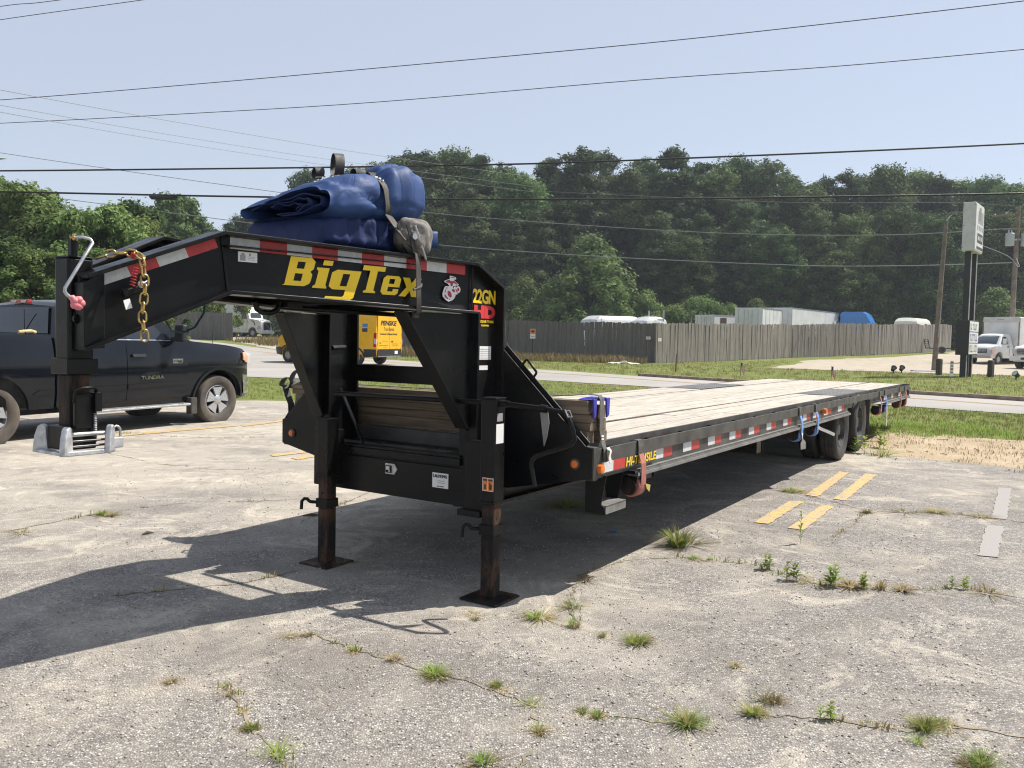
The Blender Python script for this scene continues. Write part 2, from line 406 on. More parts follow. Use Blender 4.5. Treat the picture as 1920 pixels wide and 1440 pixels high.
def mat_pavement():
    n = NT("worn_pavement")
    sep_ = n.n("ShaderNodeSeparateXYZ"); n.l(n.tc(), sep_.inputs[0]); yy = sep_.outputs[1]
    big = n.noise(0.28, 6, 0.62, None, 0.6); mid = n.noise(1.5, 6, 0.66, None, 0.4); streak = n.noise(0.8, 5, 0.6, n.mapping((0.5, 2.2, 1)))
    wv = n.voro(100, n.mix(0.012, n.tc(), n.noise(40, 2)), 'F1', "Color"); vd = n.voro(100, n.mix(0.012, n.tc(), n.noise(40, 2))); fine = n.noise(210, 3, 0.7); fine2 = n.noise(70, 4, 0.75)
    sep = n.n("ShaderNodeSeparateColor"); n.l(wv, sep.inputs[0])
    stone = n.ramp(sep.outputs[0], [(0.0, (0.135, 0.126, 0.118)), (0.3, (0.24, 0.226, 0.211)), (0.7, (0.365, 0.348, 0.326)), (1.0, (0.60, 0.575, 0.54))])
    gap = n.ramp(vd, [(0.25, 0), (0.62, 1)])
    agg = n.mix(n.math('MULTIPLY', gap, 0.7), stone, (0.15, 0.135, 0.122))
    # old fine surface layer, pale and sandy, worn off nearer the bottom of the lot
    worn = n.mix(n.ramp(fine2, [(0.36, 0), (0.68, 1)]), (0.48, 0.438, 0.37), (0.28, 0.252, 0.215))
    worn = n.mix(n.math('MULTIPLY', n.ramp(fine, [(0.4, 0), (0.72, 1)]), 0.5), worn, (0.205, 0.184, 0.16))
    wearmask = n.math('ADD', n.mix(0.45, big, mid), n.math('MULTIPLY', n.math('MINIMUM', n.math('SUBTRACT', yy, 4.6), 4.0), 0.028))
    wearmask = n.math('SUBTRACT', wearmask, n.math('MULTIPLY', n.math('MINIMUM', n.math('MAXIMUM', n.math('SUBTRACT', sep_.outputs[0], 0.8), 0.0), 2.6), 0.055))
    patch = n.ramp(wearmask, [(0.44, 0), (0.60, 1)])
    col = n.mix(n.math('MULTIPLY', patch, 0.82), agg, worn)
    dk = n.ramp(n.mix(0.5, streak, n.noise(0.6, 6, 0.7, n.mapping((1,1,1), (7, 3, 0)))), [(0.50, 0), (0.64, 1)])
    col = n.mix(n.math('MULTIPLY', dk, 0.62), col, (0.155, 0.142, 0.133))
    sandf = n.ramp(n.noise(0.42, 6, 0.72, n.mapping((1,1,1), (13, 5, 0)), 0.5), [(0.52, 0), (0.66, 1)])
    col = n.mix(n.math('MULTIPLY', sandf, 0.6), col, (0.50, 0.448, 0.365))
    bl1 = n.ramp(n.noise(2.1, 8, 0.78, n.mapping((1,1,1), (2, 9, 0)), 1.2), [(0.50, 0), (0.62, 1)]); bl2 = n.ramp(n.noise(1.3, 8, 0.8, n.mapping((1,1,1), (21, 4, 0)), 1.6), [(0.53, 0), (0.63, 1)])
    col = n.mix(n.math('MULTIPLY', bl1, 0.5), col, (0.165, 0.148, 0.134)); col = n.mix(n.math('MULTIPLY', bl2, 0.5), col, (0.58, 0.525, 0.435))
    spot = n.ramp(n.noise(3.3, 3, 0.5, n.mapping((1,1,1), (3, 8, 0))), [(0.70, 0), (0.78, 1)])
    col = n.mix(n.math('MULTIPLY', spot, 0.35), col, (0.08, 0.072, 0.066))
    n.set(col, 0.9, spec=0.2)
    h = n.mix(0.35, n.ramp(vd, [(0.0, 1), (0.7, 0)]), fine); hb = n.n("ShaderNodeMath"); hb.operation = 'MULTIPLY'; n.l(h, hb.inputs[0]); n.l(n.math('SUBTRACT', 1.0, n.math('MULTIPLY', patch, 0.6)), hb.inputs[1]); n.bump(hb.outputs[0], 0.75, 0.012)
    M["pavement"] = n.m
mat_pavement()
def mat_ground():
    n = NT("grassy_ground")
    a = n.noise(0.22, 6, 0.6); b = n.noise(2.6, 6, 0.7); c = n.noise(30, 4, 0.7)
    col = n.mix(n.ramp(b, [(0.35, 0), (0.65, 1)]), (0.135, 0.175, 0.042), (0.19, 0.205, 0.07))
    col = n.mix(n.math('MULTIPLY', n.ramp(a, [(0.5, 0), (0.68, 1)]), 0.6), col, (0.27, 0.22, 0.11))
    col = n.mix(n.math('MULTIPLY', n.ramp(c, [(0.4, 0), (0.7, 1)]), 0.5), col, (0.065, 0.085, 0.02))
    n.set(col, 0.95, spec=0.1); n.bump(n.noise(18, 5, 0.7), 0.7, 0.05); M["ground"] = n.m
mat_ground()
def mat_dirt(name, a, b, c):
    n = NT(name); f = n.noise(1.3, 6, 0.68); g = n.noise(26, 4, 0.7)
    col = n.mix(n.ramp(f, [(0.36, 0), (0.64, 1)]), a, b)
    col = n.mix(n.math('MULTIPLY', n.ramp(g, [(0.5, 0), (0.66, 1)]), 0.6), col, c)
    n.set(col, 0.95, spec=0.1); n.bump(n.mix(0.5, f, g), 0.6, 0.03); M[name] = n.m
mat_dirt("dirt", (0.44, 0.36, 0.255), (0.31, 0.245, 0.165), (0.13, 0.095, 0.055))
mat_dirt("gravel_lot", (0.42, 0.375, 0.31), (0.33, 0.29, 0.23), (0.22, 0.19, 0.14))
mat_dirt("sand", (0.46, 0.40, 0.31), (0.36, 0.305, 0.23), (0.22, 0.18, 0.13))
mat_dirt("crack_fill", (0.33, 0.285, 0.22), (0.16, 0.135, 0.105), (0.06, 0.05, 0.04))
def mat_road():
    n = NT("road_asphalt"); f = n.noise(0.25, 5, 0.6, n.mapping((1, 1, 1))); g = n.noise(45, 4, 0.7)
    col = n.mix(n.ramp(f, [(0.35, 0), (0.65, 1)]), (0.36, 0.345, 0.325), (0.285, 0.272, 0.258))
    col = n.mix(n.math('MULTIPLY', n.ramp(g, [(0.4, 0), (0.7, 1)]), 0.4), col, (0.2, 0.19, 0.18))
    n.set(col, 0.9, spec=0.2); n.bump(g, 0.4, 0.01); M["road"] = n.m
mat_road()

# one sheet of land out to the horizon, rows every 3 m so that flush sheets fit it
ys = [-500, -100, -30] + [k*3 for k in range(-4, 31)] + [120, 200, 400, 900]
V = []; Fc = []
for y in ys:
    for x in (-900, -200, -60, 60, 200, 900): V.append((x, y, HT(y)-0.012))
for i in range(len(ys)-1):
    for k in range(5): Fc.append((i*6+k, i*6+k+1, i*6+k+7, i*6+k+6))
g = MB().add(V, Fc).build("ground", M["ground"]); g["kind"] = "structure"; g["label"] = "mown grass land with dry patches out to the woods"

LOT = [(-40, -10), (18, -10), (18, 4.6), (9.5, 8.6), (6.3, 10.0), (5.05, 11.0), (4.8, 12.4), (3.9, 13.8), (1.2, 16.2), (-2.2, 18.3), (-5.6, 18.1), (-7.5, 16.9), (-14, 18.0), (-40, 21)]
o = sheet("parking_lot", rough_poly(LOT, 0.16, 0.8), 0.0, M["pavement"]); o["label"] = "worn cracked parking lot pavement with exposed aggregate"
DIRT = [(18, 4.0), (9.5, 8.0), (6.2, 9.6), (4.7, 10.8), (4.5, 12.6), (5.6, 14.0), (6.6, 14.6), (7.2, 13.6), (8.8, 12.6), (11, 11.6), (18, 8)]
o = sheet("dirt_strip", rough_poly(DIRT, 0.2, 0.6, 3), -0.006, M["dirt"]); o["label"] = "bare sandy dirt strip between pavement and grass"
ROAD = [(30, -4.0), (22.5, 8.2), (11.2, 18.0), (9.4, 19.6), (4.47, 25.7), (0.74, 28.8), (-4.6, 27.5), (-7.5, 26.8), (-10, 28), (-17, 36), (-30, 54), (-60, 95), (-52, 101), (-20.4, 63.7), (-15.9, 57.9), (0.96, 37.92), (11.67, 24.5), (13.61, 22.15), (22.5, 11.5), (32, -1)]
o = sheet("road", rough_poly(ROAD, 0.07, 1.2, 5), 0.0, M["road"]); o["label"] = "pale grey two lane road crossing behind the trailer"
YARD = [(13.8, 45.3), (21.0, 41.9), (24.8, 40.5), (40, 36.2), (70, 26), (80, 60), (50, 84), (41, 77), (34, 68.5), (27.6, 63.0), (20.5, 58.2), (16.5, 50.5)]
o = sheet("gravel_lot", rough_poly(YARD, 0.3, 1.5, 8), -0.003, M["gravel_lot"]); o["label"] = "pale gravel and concrete lot beyond the road"
ENTRY = [(-17.5, 60.5), (-13, 55.2), (-9.2, 61.5), (-12, 70), (-16, 92), (-24, 104), (-40, 104), (-30, 88), (-25, 74), (-21, 66)]
o = sheet("yard_entrance", rough_poly(ENTRY, 0.3, 1.5, 9), -0.003, M["gravel_lot"]); o["label"] = "sandy entrance to the truck yard between the fences"
# road centre lines
def offs(line, d):
    out = []
    for i, p in enumerate(line):
        a = Vector(line[max(0, i-1)]); b = Vector(line[min(len(line)-1, i+1)]); t = (b-a).normalized(); out.append((p[0]-t.y*d, p[1]+t.x*d))
    return out
CL = [(21.5, 11.0), (12.2, 21.0), (2.6, 33.0), (-9.5, 47.3), (-20, 60), (-50, 96)]
for d in (-0.12, 0.08):
    a = offs(CL, d); b = offs(CL, d+0.10)
    o = sheet("road_centre_line", a+b[::-1], 0.005, M["line_yellow"]); o["label"] = "faded yellow line along the road"
# kerb on the far side of the road
mb = MB(); K = [(16.5, 18.8), (13.75, 22.2), (11.8, 24.55), (7.4, 30.1), (5.0, 33.0)]
for i in range(len(K)-1):
    a, b = Vector(K[i]), Vector(K[i+1]); L = (b-a).length; n_ = int(L/1.5)
    for k in range(n_):
        p, q = a+(b-a)*(k/n_), a+(b-a)*((k+0.985)/n_); j = random.uniform(-0.01, 0.01)
        mb.bar((p.x, p.y, 0.045+j), (q.x, q.y, 0.045+j), 0.15, 0.13)
o = mb.build("kerb", M["curb"], bevel=0.012); o["kind"] = "structure"; o["label"] = "weathered brown kerb on the far side of the road"

# painted parking lines
ST_Y = [[(2.01,6.8),(2.12,6.75),(2.74,7.72),(2.62,7.75)], [(2.23,6.62),(2.34,6.56),(2.95,7.53),(2.85,7.57)], [(2.88,8.07),(2.97,7.99),(3.89,9.51),(3.81,9.58)], [(3.08,7.89),(3.16,7.81),(4.16,9.4),(4.06,9.46)],
        [(-2.94,10.1),(-2.84,9.95),(-2.46,10.42),(-2.56,10.55)], [(-2.61,9.85),(-2.5,9.72),(-2.2,10.3),(-2.3,10.42)], [(-5.6,11.7),(-5.5,11.5),(-4.3,13.1),(-4.42,13.25)], [(-4.3,13.2),(-4.2,13.05),(-3.66,14.2),(-3.78,14.35)],
        [(-7.6,11.2),(-7.5,11.05),(-6.2,11.5),(-6.3,11.65)], [(-7.03,14.4),(-6.9,14.2),(-6.1,15.2),(-6.25,15.35)]]
ST_W = [[(3.33,5.86),(3.45,5.82),(4.09,6.83),(3.96,6.86)], [(4.17,7.16),(4.27,7.1),(5.24,8.65),(5.13,8.70)]]
for i, q in enumerate(ST_Y+ST_W):
    o = sheet("painted_line", rough_poly(q, 0.008, 0.05, 20+i), 0.006, M["line_yellow" if i < len(ST_Y) else "line_white"])
    o["label"] = "worn %s parking line on the pavement" % ("yellow" if i < len(ST_Y) else "white")
# cracks with sandy fill
CR = [[(-0.8,3.93),(-0.57,3.79),(-0.28,3.6),(-0.07,3.49),(0.11,3.32),(0.34,3.26),(0.69,3.17),(1.01,3.28),(1.3,3.24),(1.55,3.16),(1.75,3.22),(2.4,2.95)],
 [(0.11,3.29),(0.13,3.07),(0.06,2.87),(0.1,2.3)], [(0.44,5.13),(0.34,4.65),(0.36,4.34),(0.32,4.15)], [(0.44,5.19),(0.82,5.59),(1.2,5.68),(1.66,5.51),(1.78,5.21),(1.99,5.06),(2.35,4.99),(2.79,5.07),(3.07,4.89),(4.2,4.5)],
 [(-1.2,3.47),(-1.07,3.27),(-0.96,3.09),(-0.84,2.93),(-0.75,2.81),(-0.4,2.1)], [(-1.1,4.0),(-0.96,4.08),(-0.74,3.91)], [(2.5,8.5),(2.73,8.25),(3.04,7.8),(3.16,7.38),(3.51,7.32),(3.91,7.35),(4.36,7.01),(6,6.3)], [(2.47,6.31),(2.82,6.78),(3.14,7.33)],
 [(0.02,4.37),(0.17,4.42),(0.31,4.38)], [(-3.71,6.0),(-3.49,6.46),(-3.3,6.77),(-2.88,7.14),(-1.66,7.5)], [(-1.66,6.52),(-1.31,7.91),(-1.08,8.53)], [(-5.09,10.19),(-3.92,9.26),(-3.22,8.97),(-2.2,9.1)], [(-2.3,4.6),(-1.6,4.9),(-1.1,5.4),(-0.6,5.4)], [(-6.5,12.2),(-4.4,11.6),(-2.9,11.9),(-1.5,11.4)]]
mb = MB()
rr = random.Random(5)
for line in CR:
    pts = []
    for i in range(len(line)-1):
        a, b = Vector(line[i]), Vector(line[i+1]); n_ = max(2, int((b-a).length/0.035))
        for k in range(n_): pts.append(a+(b-a)*(k/n_)+Vector((rr.uniform(-.016, .016), rr.uniform(-.016, .016))))
    w = [rr.choice((0.0015, 0.003, 0.005, 0.012)) for _ in pts]
    w = [(w[max(0,i-1)]+2*w[i]+w[min(len(w)-1,i+1)])/4*(1.0 if 0 < i < len(pts)-1 else 0.2) for i in range(len(pts))]
    vs = []
    for i, p in enumerate(pts):
        t = (pts[min(i+1, len(pts)-1)]-pts[max(0, i-1)]).normalized(); nn = Vector((-t.y, t.x))
        vs += [(p.x-nn.x*w[i], p.y-nn.y*w[i], 0.003), (p.x+nn.x*w[i], p.y+nn.y*w[i], 0.003)]
    gapped = [i for i in range(len(pts)-1) if math.sin(i*0.37+len(pts))+math.sin(i*0.11) > -0.75]
    mb.add(vs, [(2*i, 2*i+2, 2*i+3, 2*i+1) for i in gapped])
o = mb.build("pavement_crack", M["crack_fill"]); o["kind"] = "structure"; o["label"] = "sandy cracks wandering across the pavement"

# loose grit and small stones on the pavement
def pebbles(n, area, smin, smax):
    base = np.array([(1,0,0),(-1,0,0),(0,1,0),(0,-1,0),(0,0,0.8),(0,0,-0.5)]); tri = np.array([(0,2,4),(2,1,4),(1,3,4),(3,0,4),(2,0,5),(1,2,5),(3,1,5),(0,3,5)])
    d = rng.uniform(area[2]**0.5, area[3]**0.5, n)**2; x = rng.uniform(area[0], area[1], n)*(0.35+d/6.0); y = d
    s = rng.uniform(smin, smax, n)**1.0; a = rng.uniform(0, 6.28, n)
    B = base[None]*s[:, None, None]*rng.uniform(0.6, 1.3, (n, 1, 3))
    ca, sa = np.cos(a)[:, None], np.sin(a)[:, None]
    X = B[:, :, 0]*ca-B[:, :, 1]*sa+x[:, None]; Y = B[:, :, 0]*sa+B[:, :, 1]*ca+y[:, None]; Z = B[:, :, 2]+s[:, None]*0.25
    Vv = np.stack([X, Y, Z], 2).reshape(-1, 3); Ff = (tri[None]+(np.arange(n)*6)[:, None, None]).reshape(-1, 3)
    return np_mesh("loose_grit", Vv, Ff, 3)
n = NT("grit"); geo = n.n("ShaderNodeNewGeometry")
n.set(n.ramp(geo.outputs["Random Per Island"], [(0, (0.14, 0.12, 0.105)), (0.5, (0.34, 0.31, 0.275)), (1, (0.6, 0.57, 0.52))]), 0.85); M["grit"] = n.m
o = obj("loose_grit", pebbles(9000, (-2.3, 2.3, 2.2, 9.0), 0.0022, 0.0075), M["grit"]); tag(o, "loose grit and small stones scattered over the pavement", kind="stuff")

# grass blades
def blades(name, spots, m, label):
    """spots: (x, y, height, spread, count)"""
    Vs = []; k = 0
    for (x, y, h, sp, c) in spots:
        z = HT(y)
        a = rng.uniform(0, 6.28, c); r = sp*np.sqrt(rng.uniform(0, 1, c)); bx = x+r*np.cos(a); by = y+r*np.sin(a)
        hh = h*rng.uniform(0.5, 1.15, c); lean = rng.uniform(0.1, 0.75, c)*hh; la = a+rng.uniform(-1.2, 1.2, c); w = hh*rng.uniform(0.03, 0.06, c)+0.0015
        wa = rng.uniform(0, 6.28, c)
        p0 = np.stack([bx-w*np.cos(wa), by-w*np.sin(wa), np.full(c, z-0.012)], 1); p1 = np.stack([bx+w*np.cos(wa), by+w*np.sin(wa), np.full(c, z-0.012)], 1)
        mx = bx+lean*0.35*np.cos(la); my = by+lean*0.35*np.sin(la)
        p2 = np.stack([mx+w*.7*np.cos(wa), my+w*.7*np.sin(wa), z+hh*0.6], 1); p3 = np.stack([mx-w*.7*np.cos(wa), my-w*.7*np.sin(wa), z+hh*0.6], 1)
        p4 = np.stack([bx+lean*np.cos(la), by+lean*np.sin(la), z+hh*(1-0.25*rng.uniform(0, 1, c))], 1)
        Vs.append(np.stack([p0, p1, p2, p3, p4], 1).reshape(-1, 3))
    Vv = np.concatenate(Vs); nb = len(Vv)//5
    tri = np.array([(0,1,2),(0,2,3),(3,2,4)]); Ff = (tri[None]+(np.arange(nb)*5)[:, None, None]).reshape(-1, 3)
    return np_mesh(name, Vv, Ff, 3)
def scatter(poly, n, avoid=()):
    xs = [p[0] for p in poly]; yy = [p[1] for p in poly]; out = []
    while len(out) < n:
        x = random.uniform(min(xs), max(xs)); y = random.uniform(min(yy), max(yy))
        if inpoly(poly, x, y) and not any(inpoly(a, x, y) for a in avoid): out.append((x, y))
    return out
NEARV = [(4.9, 12.9), (6.0, 14.4), (7.0, 13.6), (9.0, 12.6), (14, 10.4), (17, 12.4), (11.0, 17.9), (8.9, 19.8), (5.0, 24.6), (2.5, 23), (3.5, 15.5)]
LEFTV = [(-9.8, 27.2), (-7.5, 26.3), (-4.6, 27.2), (0.5, 28.4), (4.2, 25.4), (3, 17), (1.2, 16.6), (-2.2, 18.7), (-5.6, 18.5), (-8, 17.6)]
FARV = [(17.5, 18.2), (12.0, 24.8), (1.3, 38.2), (-6, 46.8), (-10.5, 53.2), (-7.5, 60.5), (0, 55.8), (8.3, 50.2), (14.5, 55), (20, 57.6), (15.8, 50), (13.4, 45.2), (21, 41.5), (25, 40), (33, 37.5), (34, 22)]
sp = [(x, y, random.uniform(0.025, 0.06), 0.06, 8) for x, y in scatter(NEARV, 4600)]
sp += [(x, y, random.uniform(0.025, 0.055), 0.08, 7) for x, y in scatter(LEFTV, 3200)]
sp += [(x, y, random.uniform(0.03, 0.07), 0.16, 8) for x, y in scatter(FARV, 7000)]
o = obj("grass", blades("grass", sp, None, ""), M["grass_green"]); tag(o, "short green grass on the verges beside the road", kind="stuff")
sp = [(x, y, random.uniform(0.03, 0.07), 0.10, 7) for x, y in scatter(NEARV, 1300)+scatter(LEFTV, 700)]
sp += [(x, y, random.uniform(0.06, 0.16), 0.2, 7) for x, y in scatter(FARV, 2200)]
sp += [(x, y, random.uniform(0.25, 0.6), 0.25, 12) for x, y in scatter([(-9.6, 53.5), (-7.6, 60.6), (8.4, 49.9), (6.6, 47.9)], 700)]
sp += [(x, y, random.uniform(0.25, 0.6), 0.3, 10) for x, y in scatter([(-24, 70), (-17, 62), (-13.5, 66), (-22, 75)], 260)]
o = obj("dry_grass", blades("dry_grass", sp, None, ""), M["grass_dry"]); tag(o, "dry straw coloured grass among the green and along the fence", kind="stuff")

# bright clover by the rear tyres and twiggy litter on the dirt
sp = [(x, y, random.uniform(0.04, 0.10), 0.09, 8) for x, y in scatter([(5.7, 13.6), (6.8, 13.2), (8.4, 13.4), (8.6, 15.4), (6.6, 16.2), (5.6, 14.8)], 420)]
o = obj("clover_patch", blades("clover_patch", sp, None, ""), M["weed_green"]); tag(o, "bright green clover patch on the verge behind the rear tyres", kind="stuff")
mb = MB()
for x, y in scatter(DIRT, 150):
    if x > 12: continue
    a = random.uniform(0, 3.14); L = random.uniform(0.02, 0.12); mb.bar((x-L*math.cos(a), y-L*math.sin(a), 0.004), (x+L*math.cos(a), y+L*math.sin(a), 0.004+random.uniform(0, 0.008)), 0.010, 0.006)
o = mb.build("twig_litter", M["bark"]); tag(o, "scattered twigs and bark on the bare dirt", kind="stuff")
sp = [(x, y, random.uniform(0.02, 0.06), 0.14, 9) for x, y in scatter(DIRT, 900) if x < 13]
o = obj("dry_stubble", blades("dry_stubble", sp, None, ""), M["grass_dry"]); tag(o, "dry grass stubble on the bare dirt strip", kind="stuff")

# sprouts along the cracks, too many to count
sp1, sp2 = [], []
rr = random.Random(9)
for line in CR:
    for i in range(len(line)-1):
        a, b = Vector(line[i]), Vector(line[i+1])
        for k in range(int((b-a).length*24)):
            p = a+(b-a)*rr.random(); q = (p.x+rr.gauss(0, 0.012), p.y+rr.gauss(0, 0.012), rr.uniform(0.006, 0.036)*(0.5+abs(math.sin(p.x*3.1+p.y*2.3))), rr.uniform(0.008, 0.045), rr.randint(3, 9))
            if math.sin(p.x*7.3+p.y*5.1)+rr.uniform(-0.8, 0.8) > 0.1: (sp1 if rr.random() < 0.45 else sp2).append(q)
o = obj("crack_sprouts", blades("crack_sprouts", sp1, None, ""), M["weed_green"]); tag(o, "tiny green sprouts along the pavement cracks", kind="stuff")
o = obj("crack_straw", blades("crack_straw", sp2, None, ""), M["grass_dry"]); tag(o, "tiny dry straw along the pavement cracks", kind="stuff")
# ------------------------------------------------------------------ the gooseneck trailer (local: u rearward, v to the far side, w up; origin = near front deck corner)
TW = 2.59
_ax = Vector((0.547, 0.837, -0.009)).normalized(); _lat = Vector((-0.837, 0.547, -0.003)); _lat = (_lat-_ax*_lat.dot(_ax)).normalized(); _up = _ax.cross(_lat)
TM = Matrix(((_ax.x, _lat.x, _up.x, 0.507), (_ax.y, _lat.y, _up.y, 4.813), (_ax.z, _lat.z, _up.z, 0.874), (0, 0, 0, 1)))
def TMl(p): return TM @ Matrix.Translation(Vector(p))
trl = thing("gooseneck_trailer", "long black gooseneck flatbed trailer with wooden deck and yellow lettering", "trailer", matrix=TM)
BK = M["black"]

def vc(u): return 0.69 if u > -0.34 else 0.69+(-0.34-u)*0.2537
def wpt(u, w, off, near=True):
    v = vc(u)+off
    return (u, v if near else TW-v, w)

def flange(mb, path, near, t, half, inward):
    """steel flange following a 2D path (u,w); inward=+1/-1 picks the side of the thickness"""
    m = len(path); vs = []
    for i in range(m):
        P = Vector(path[i]); ds = []
        if i > 0: ds.append((P-Vector(path[i-1])).normalized())
        if i < m-1: ds.append((Vector(path[i+1])-P).normalized())
        nn = sum((Vector((-d.y, d.x)) for d in ds), Vector((0, 0)))/len(ds)
        k = 1.0/max(0.3, nn.length); nn = nn.normalized()*t*k*inward
        Q = P+nn
        for pt, s in ((P, -1), (P, 1), (Q, 1), (Q, -1)): vs.append(wpt(pt.x, pt.y, s*half, near))
    fs = [(0,1,2,3), tuple((m-1)*4+k for k in (3,2,1,0))]
    for i in range(m-1):
        for k in range(4): fs.append((i*4+k, i*4+(k+1) % 4, i*4+4+(k+1) % 4, i*4+4+k))
    mb.add(vs, fs)

TOP = [(-2.385, 0.832), (-1.814, 1.073), (-0.34, 1.047), (-0.062, 0.925), (-0.055, -0.30)]
BOT = [(-2.385, 0.515), (-1.78, 0.786), (-0.34, 0.751), (-0.34, -0.38)]
for near in (True, False):
    if not near: TOP[0] = (-2.285, 0.874); BOT[0] = (-2.285, 0.56)
    mb = MB(); flange(mb, TOP, near, 0.018, 0.064, -1); beam_f = mb.build("neck_top_flange", BK, trl, bevel=0.003)
    mb = MB(); flange(mb, BOT, near, 0.018, 0.064, 1); mb.build("neck_bottom_flange", BK, trl, bevel=0.003)
    mb = MB(); poly = TOP+BOT[::-1]; n_ = len(poly)
    a = [wpt(u, w, -0.006, near) for u, w in poly]; b = [wpt(u, w, 0.006, near) for u, w in poly]
    mb.add(a+b, [tuple(range(n_)), tuple(range(2*n_-1, n_-1, -1))]+[(i, n_+i, n_+(i+1) % n_, (i+1) % n_) for i in range(n_)])
    mb.build("neck_web", BK, trl)
    # vertical stiffeners and mitre weld beads
    for (u0, w0, w1) in ((-0.335, 0.76, 1.03), (-1.80, 0.80, 1.06)):
        mb = MB(); pts = []
        for k in range(15):
            f_ = k/14; uu = u0 + (0.03*(1-f_) if u0 < -1 else 0); pts.append(wpt(uu, w0+(w1-w0)*f_, -0.008-0.003*(k % 2), near))
        mb.tube(pts, 0.007, 6); mb.build("weld_bead", BK, trl, smooth=60)
    # gusset plate under the neck with its edge strip
    mb = MB(); gp = [(-0.81, 0.748), (-0.34, 0.748), (-0.34, 0.06), (-0.375, 0.09)]
    a = [wpt(u, w, -0.005, near) for u, w in gp]; b = [wpt(u, w, 0.005, near) for u, w in gp]
    mb.add(a+b, [(0,1,2,3),(7,6,5,4),(0,4,5,1),(1,5,6,2),(2,6,7,3),(3,7,4,0)]); gs = mb.build("gusset", BK, trl)
    mb = MB(); flange(mb, [(-0.812, 0.748), (-0.377, 0.085)], near, 0.012, 0.045, -1); mb.build("gusset_edge", BK, gs, bevel=0.002)

# slot in far upright
mb = MB(); mb.tube([(-0.26, TW-0.70, 0.53), (-0.14, TW-0.70, 0.535)], 0.016, 8); mb.build("slot", M["dark_void"], trl)

# coupler post
mb = MB(); mb.box(-2.41, -2.30, 1.24, 1.35, 0.45, 0.908); mb.build("coupler_post", BK, trl, bevel=0.012)
mb = MB(); mb.box(-2.413, -2.297, 1.237, 1.353, 0.905, 0.912); mb.build("post_cap", BK, trl, bevel=0.003)
mb = MB(); mb.box(-2.422, -2.288, 1.229, 1.361, 0.417, 0.484); mb.build("post_collar", BK, trl, bevel=0.004)
mb = MB(); mb.box(-2.402, -2.312, 1.25, 1.34, 0.13, 0.417); mb.build("inner_tube", M["rusty"], trl, bevel=0.008)
mb = MB(); mb.lathe([(0.0, 0.0), (0.012, 0.0), (0.016, 0.004), (0.016, 0.02), (0.022, 0.02), (0.022, 0.03), (0.0, 0.03)], (-2.385, 1.238, 0.65), (0, -1, 0), 10, False); mb.build("set_bolt", BK, trl)
# neck plates joining beams to the post
mb = MB()
mb.prism([(-2.39, 0.80), (-2.30, 0.86), (-2.30, 0.53), (-2.39, 0.52)], (0, 1.16, 0), (1,0,0), (0,0,1), (0,1,0), 0.17); mb.build("post_gusset", BK, trl, bevel=0.003)
# coupler latch housing
mb = MB(); mb.box(-2.435, -2.30, 1.225, 1.365, 0.10, 0.20); mb.box(-2.40, -2.31, 1.21, 1.235, 0.19, 0.335); mb.build("coupler_housing", BK, trl, bevel=0.006)
mb = MB(); mb.tube([(-2.40, 1.222, 0.30), (-2.40, 1.205, 0.352), (-2.375, 1.2, 0.362), (-2.325, 1.2, 0.362), (-2.312, 1.205, 0.35), (-2.31, 1.222, 0.33)], 0.007, 8)
mb.box(-2.325, -2.296, 1.19, 1.235, 0.26, 0.34); mb.tube([(-2.318, 1.205, 0.27), (-2.318, 1.205, 0.13)], 0.006, 8); mb.build("latch_handle", BK, trl, smooth=50)
mb = MB()
for k in range(14): mb.lathe([(0.0058, 0), (0.0085, 0.003), (0.0058, 0.006)], (-2.318, 1.205, 0.15+0.0075*k), (0, 0, 1), 8, False)
mb.build("latch_spring", M["galvanised"], trl)

# pull-out crank at the top of the post
mb = MB(); mb.box(-2.40, -2.372, 1.235, 1.265, 0.905, 1.0); mb.build("crank_mount", BK, trl, bevel=0.003)
mb = MB(); mb.tube([(-2.395, 1.245, 0.985), (-2.365, 1.21, 0.99), (-2.343, 1.19, 0.982), (-2.34, 1.18, 0.968), (-2.395, 1.175, 0.88), (-2.462, 1.17, 0.772), (-2.464, 1.17, 0.758), (-2.455, 1.17, 0.746), (-2.425, 1.17, 0.722)], 0.0072, 10)
mb.build("post_crank", M["galvanised"], trl, smooth=60)
mb = MB(); mb.tube([(-2.39, 1.25, 0.985), (-2.38, 1.235, 0.99)], 0.016, 12); mb.build("crank_bushing", M["gold_zinc"], trl, smooth=60)
mb = MB()
for k in range(5):
    a = k*1.256; c_ = (-2.414+0.014*math.cos(a), 1.165, 0.713+0.014*math.sin(a)); mb.lathe([(0.001, -0.016), (0.013, -0.012), (0.017, 0), (0.013, 0.012), (0.001, 0.016)], c_, (0.4, -1, 0.3), 10, False)
mb.lathe([(0.004, -0.02), (0.013, -0.014), (0.013, 0.014), (0.004, 0.02)], (-2.428, 1.168, 0.727), (0.6, 0, -0.6), 10)
k_ = mb.build("crank_knob", M["pink"], trl, smooth=60); k_["label"] = "pink lobed knob on the post crank"

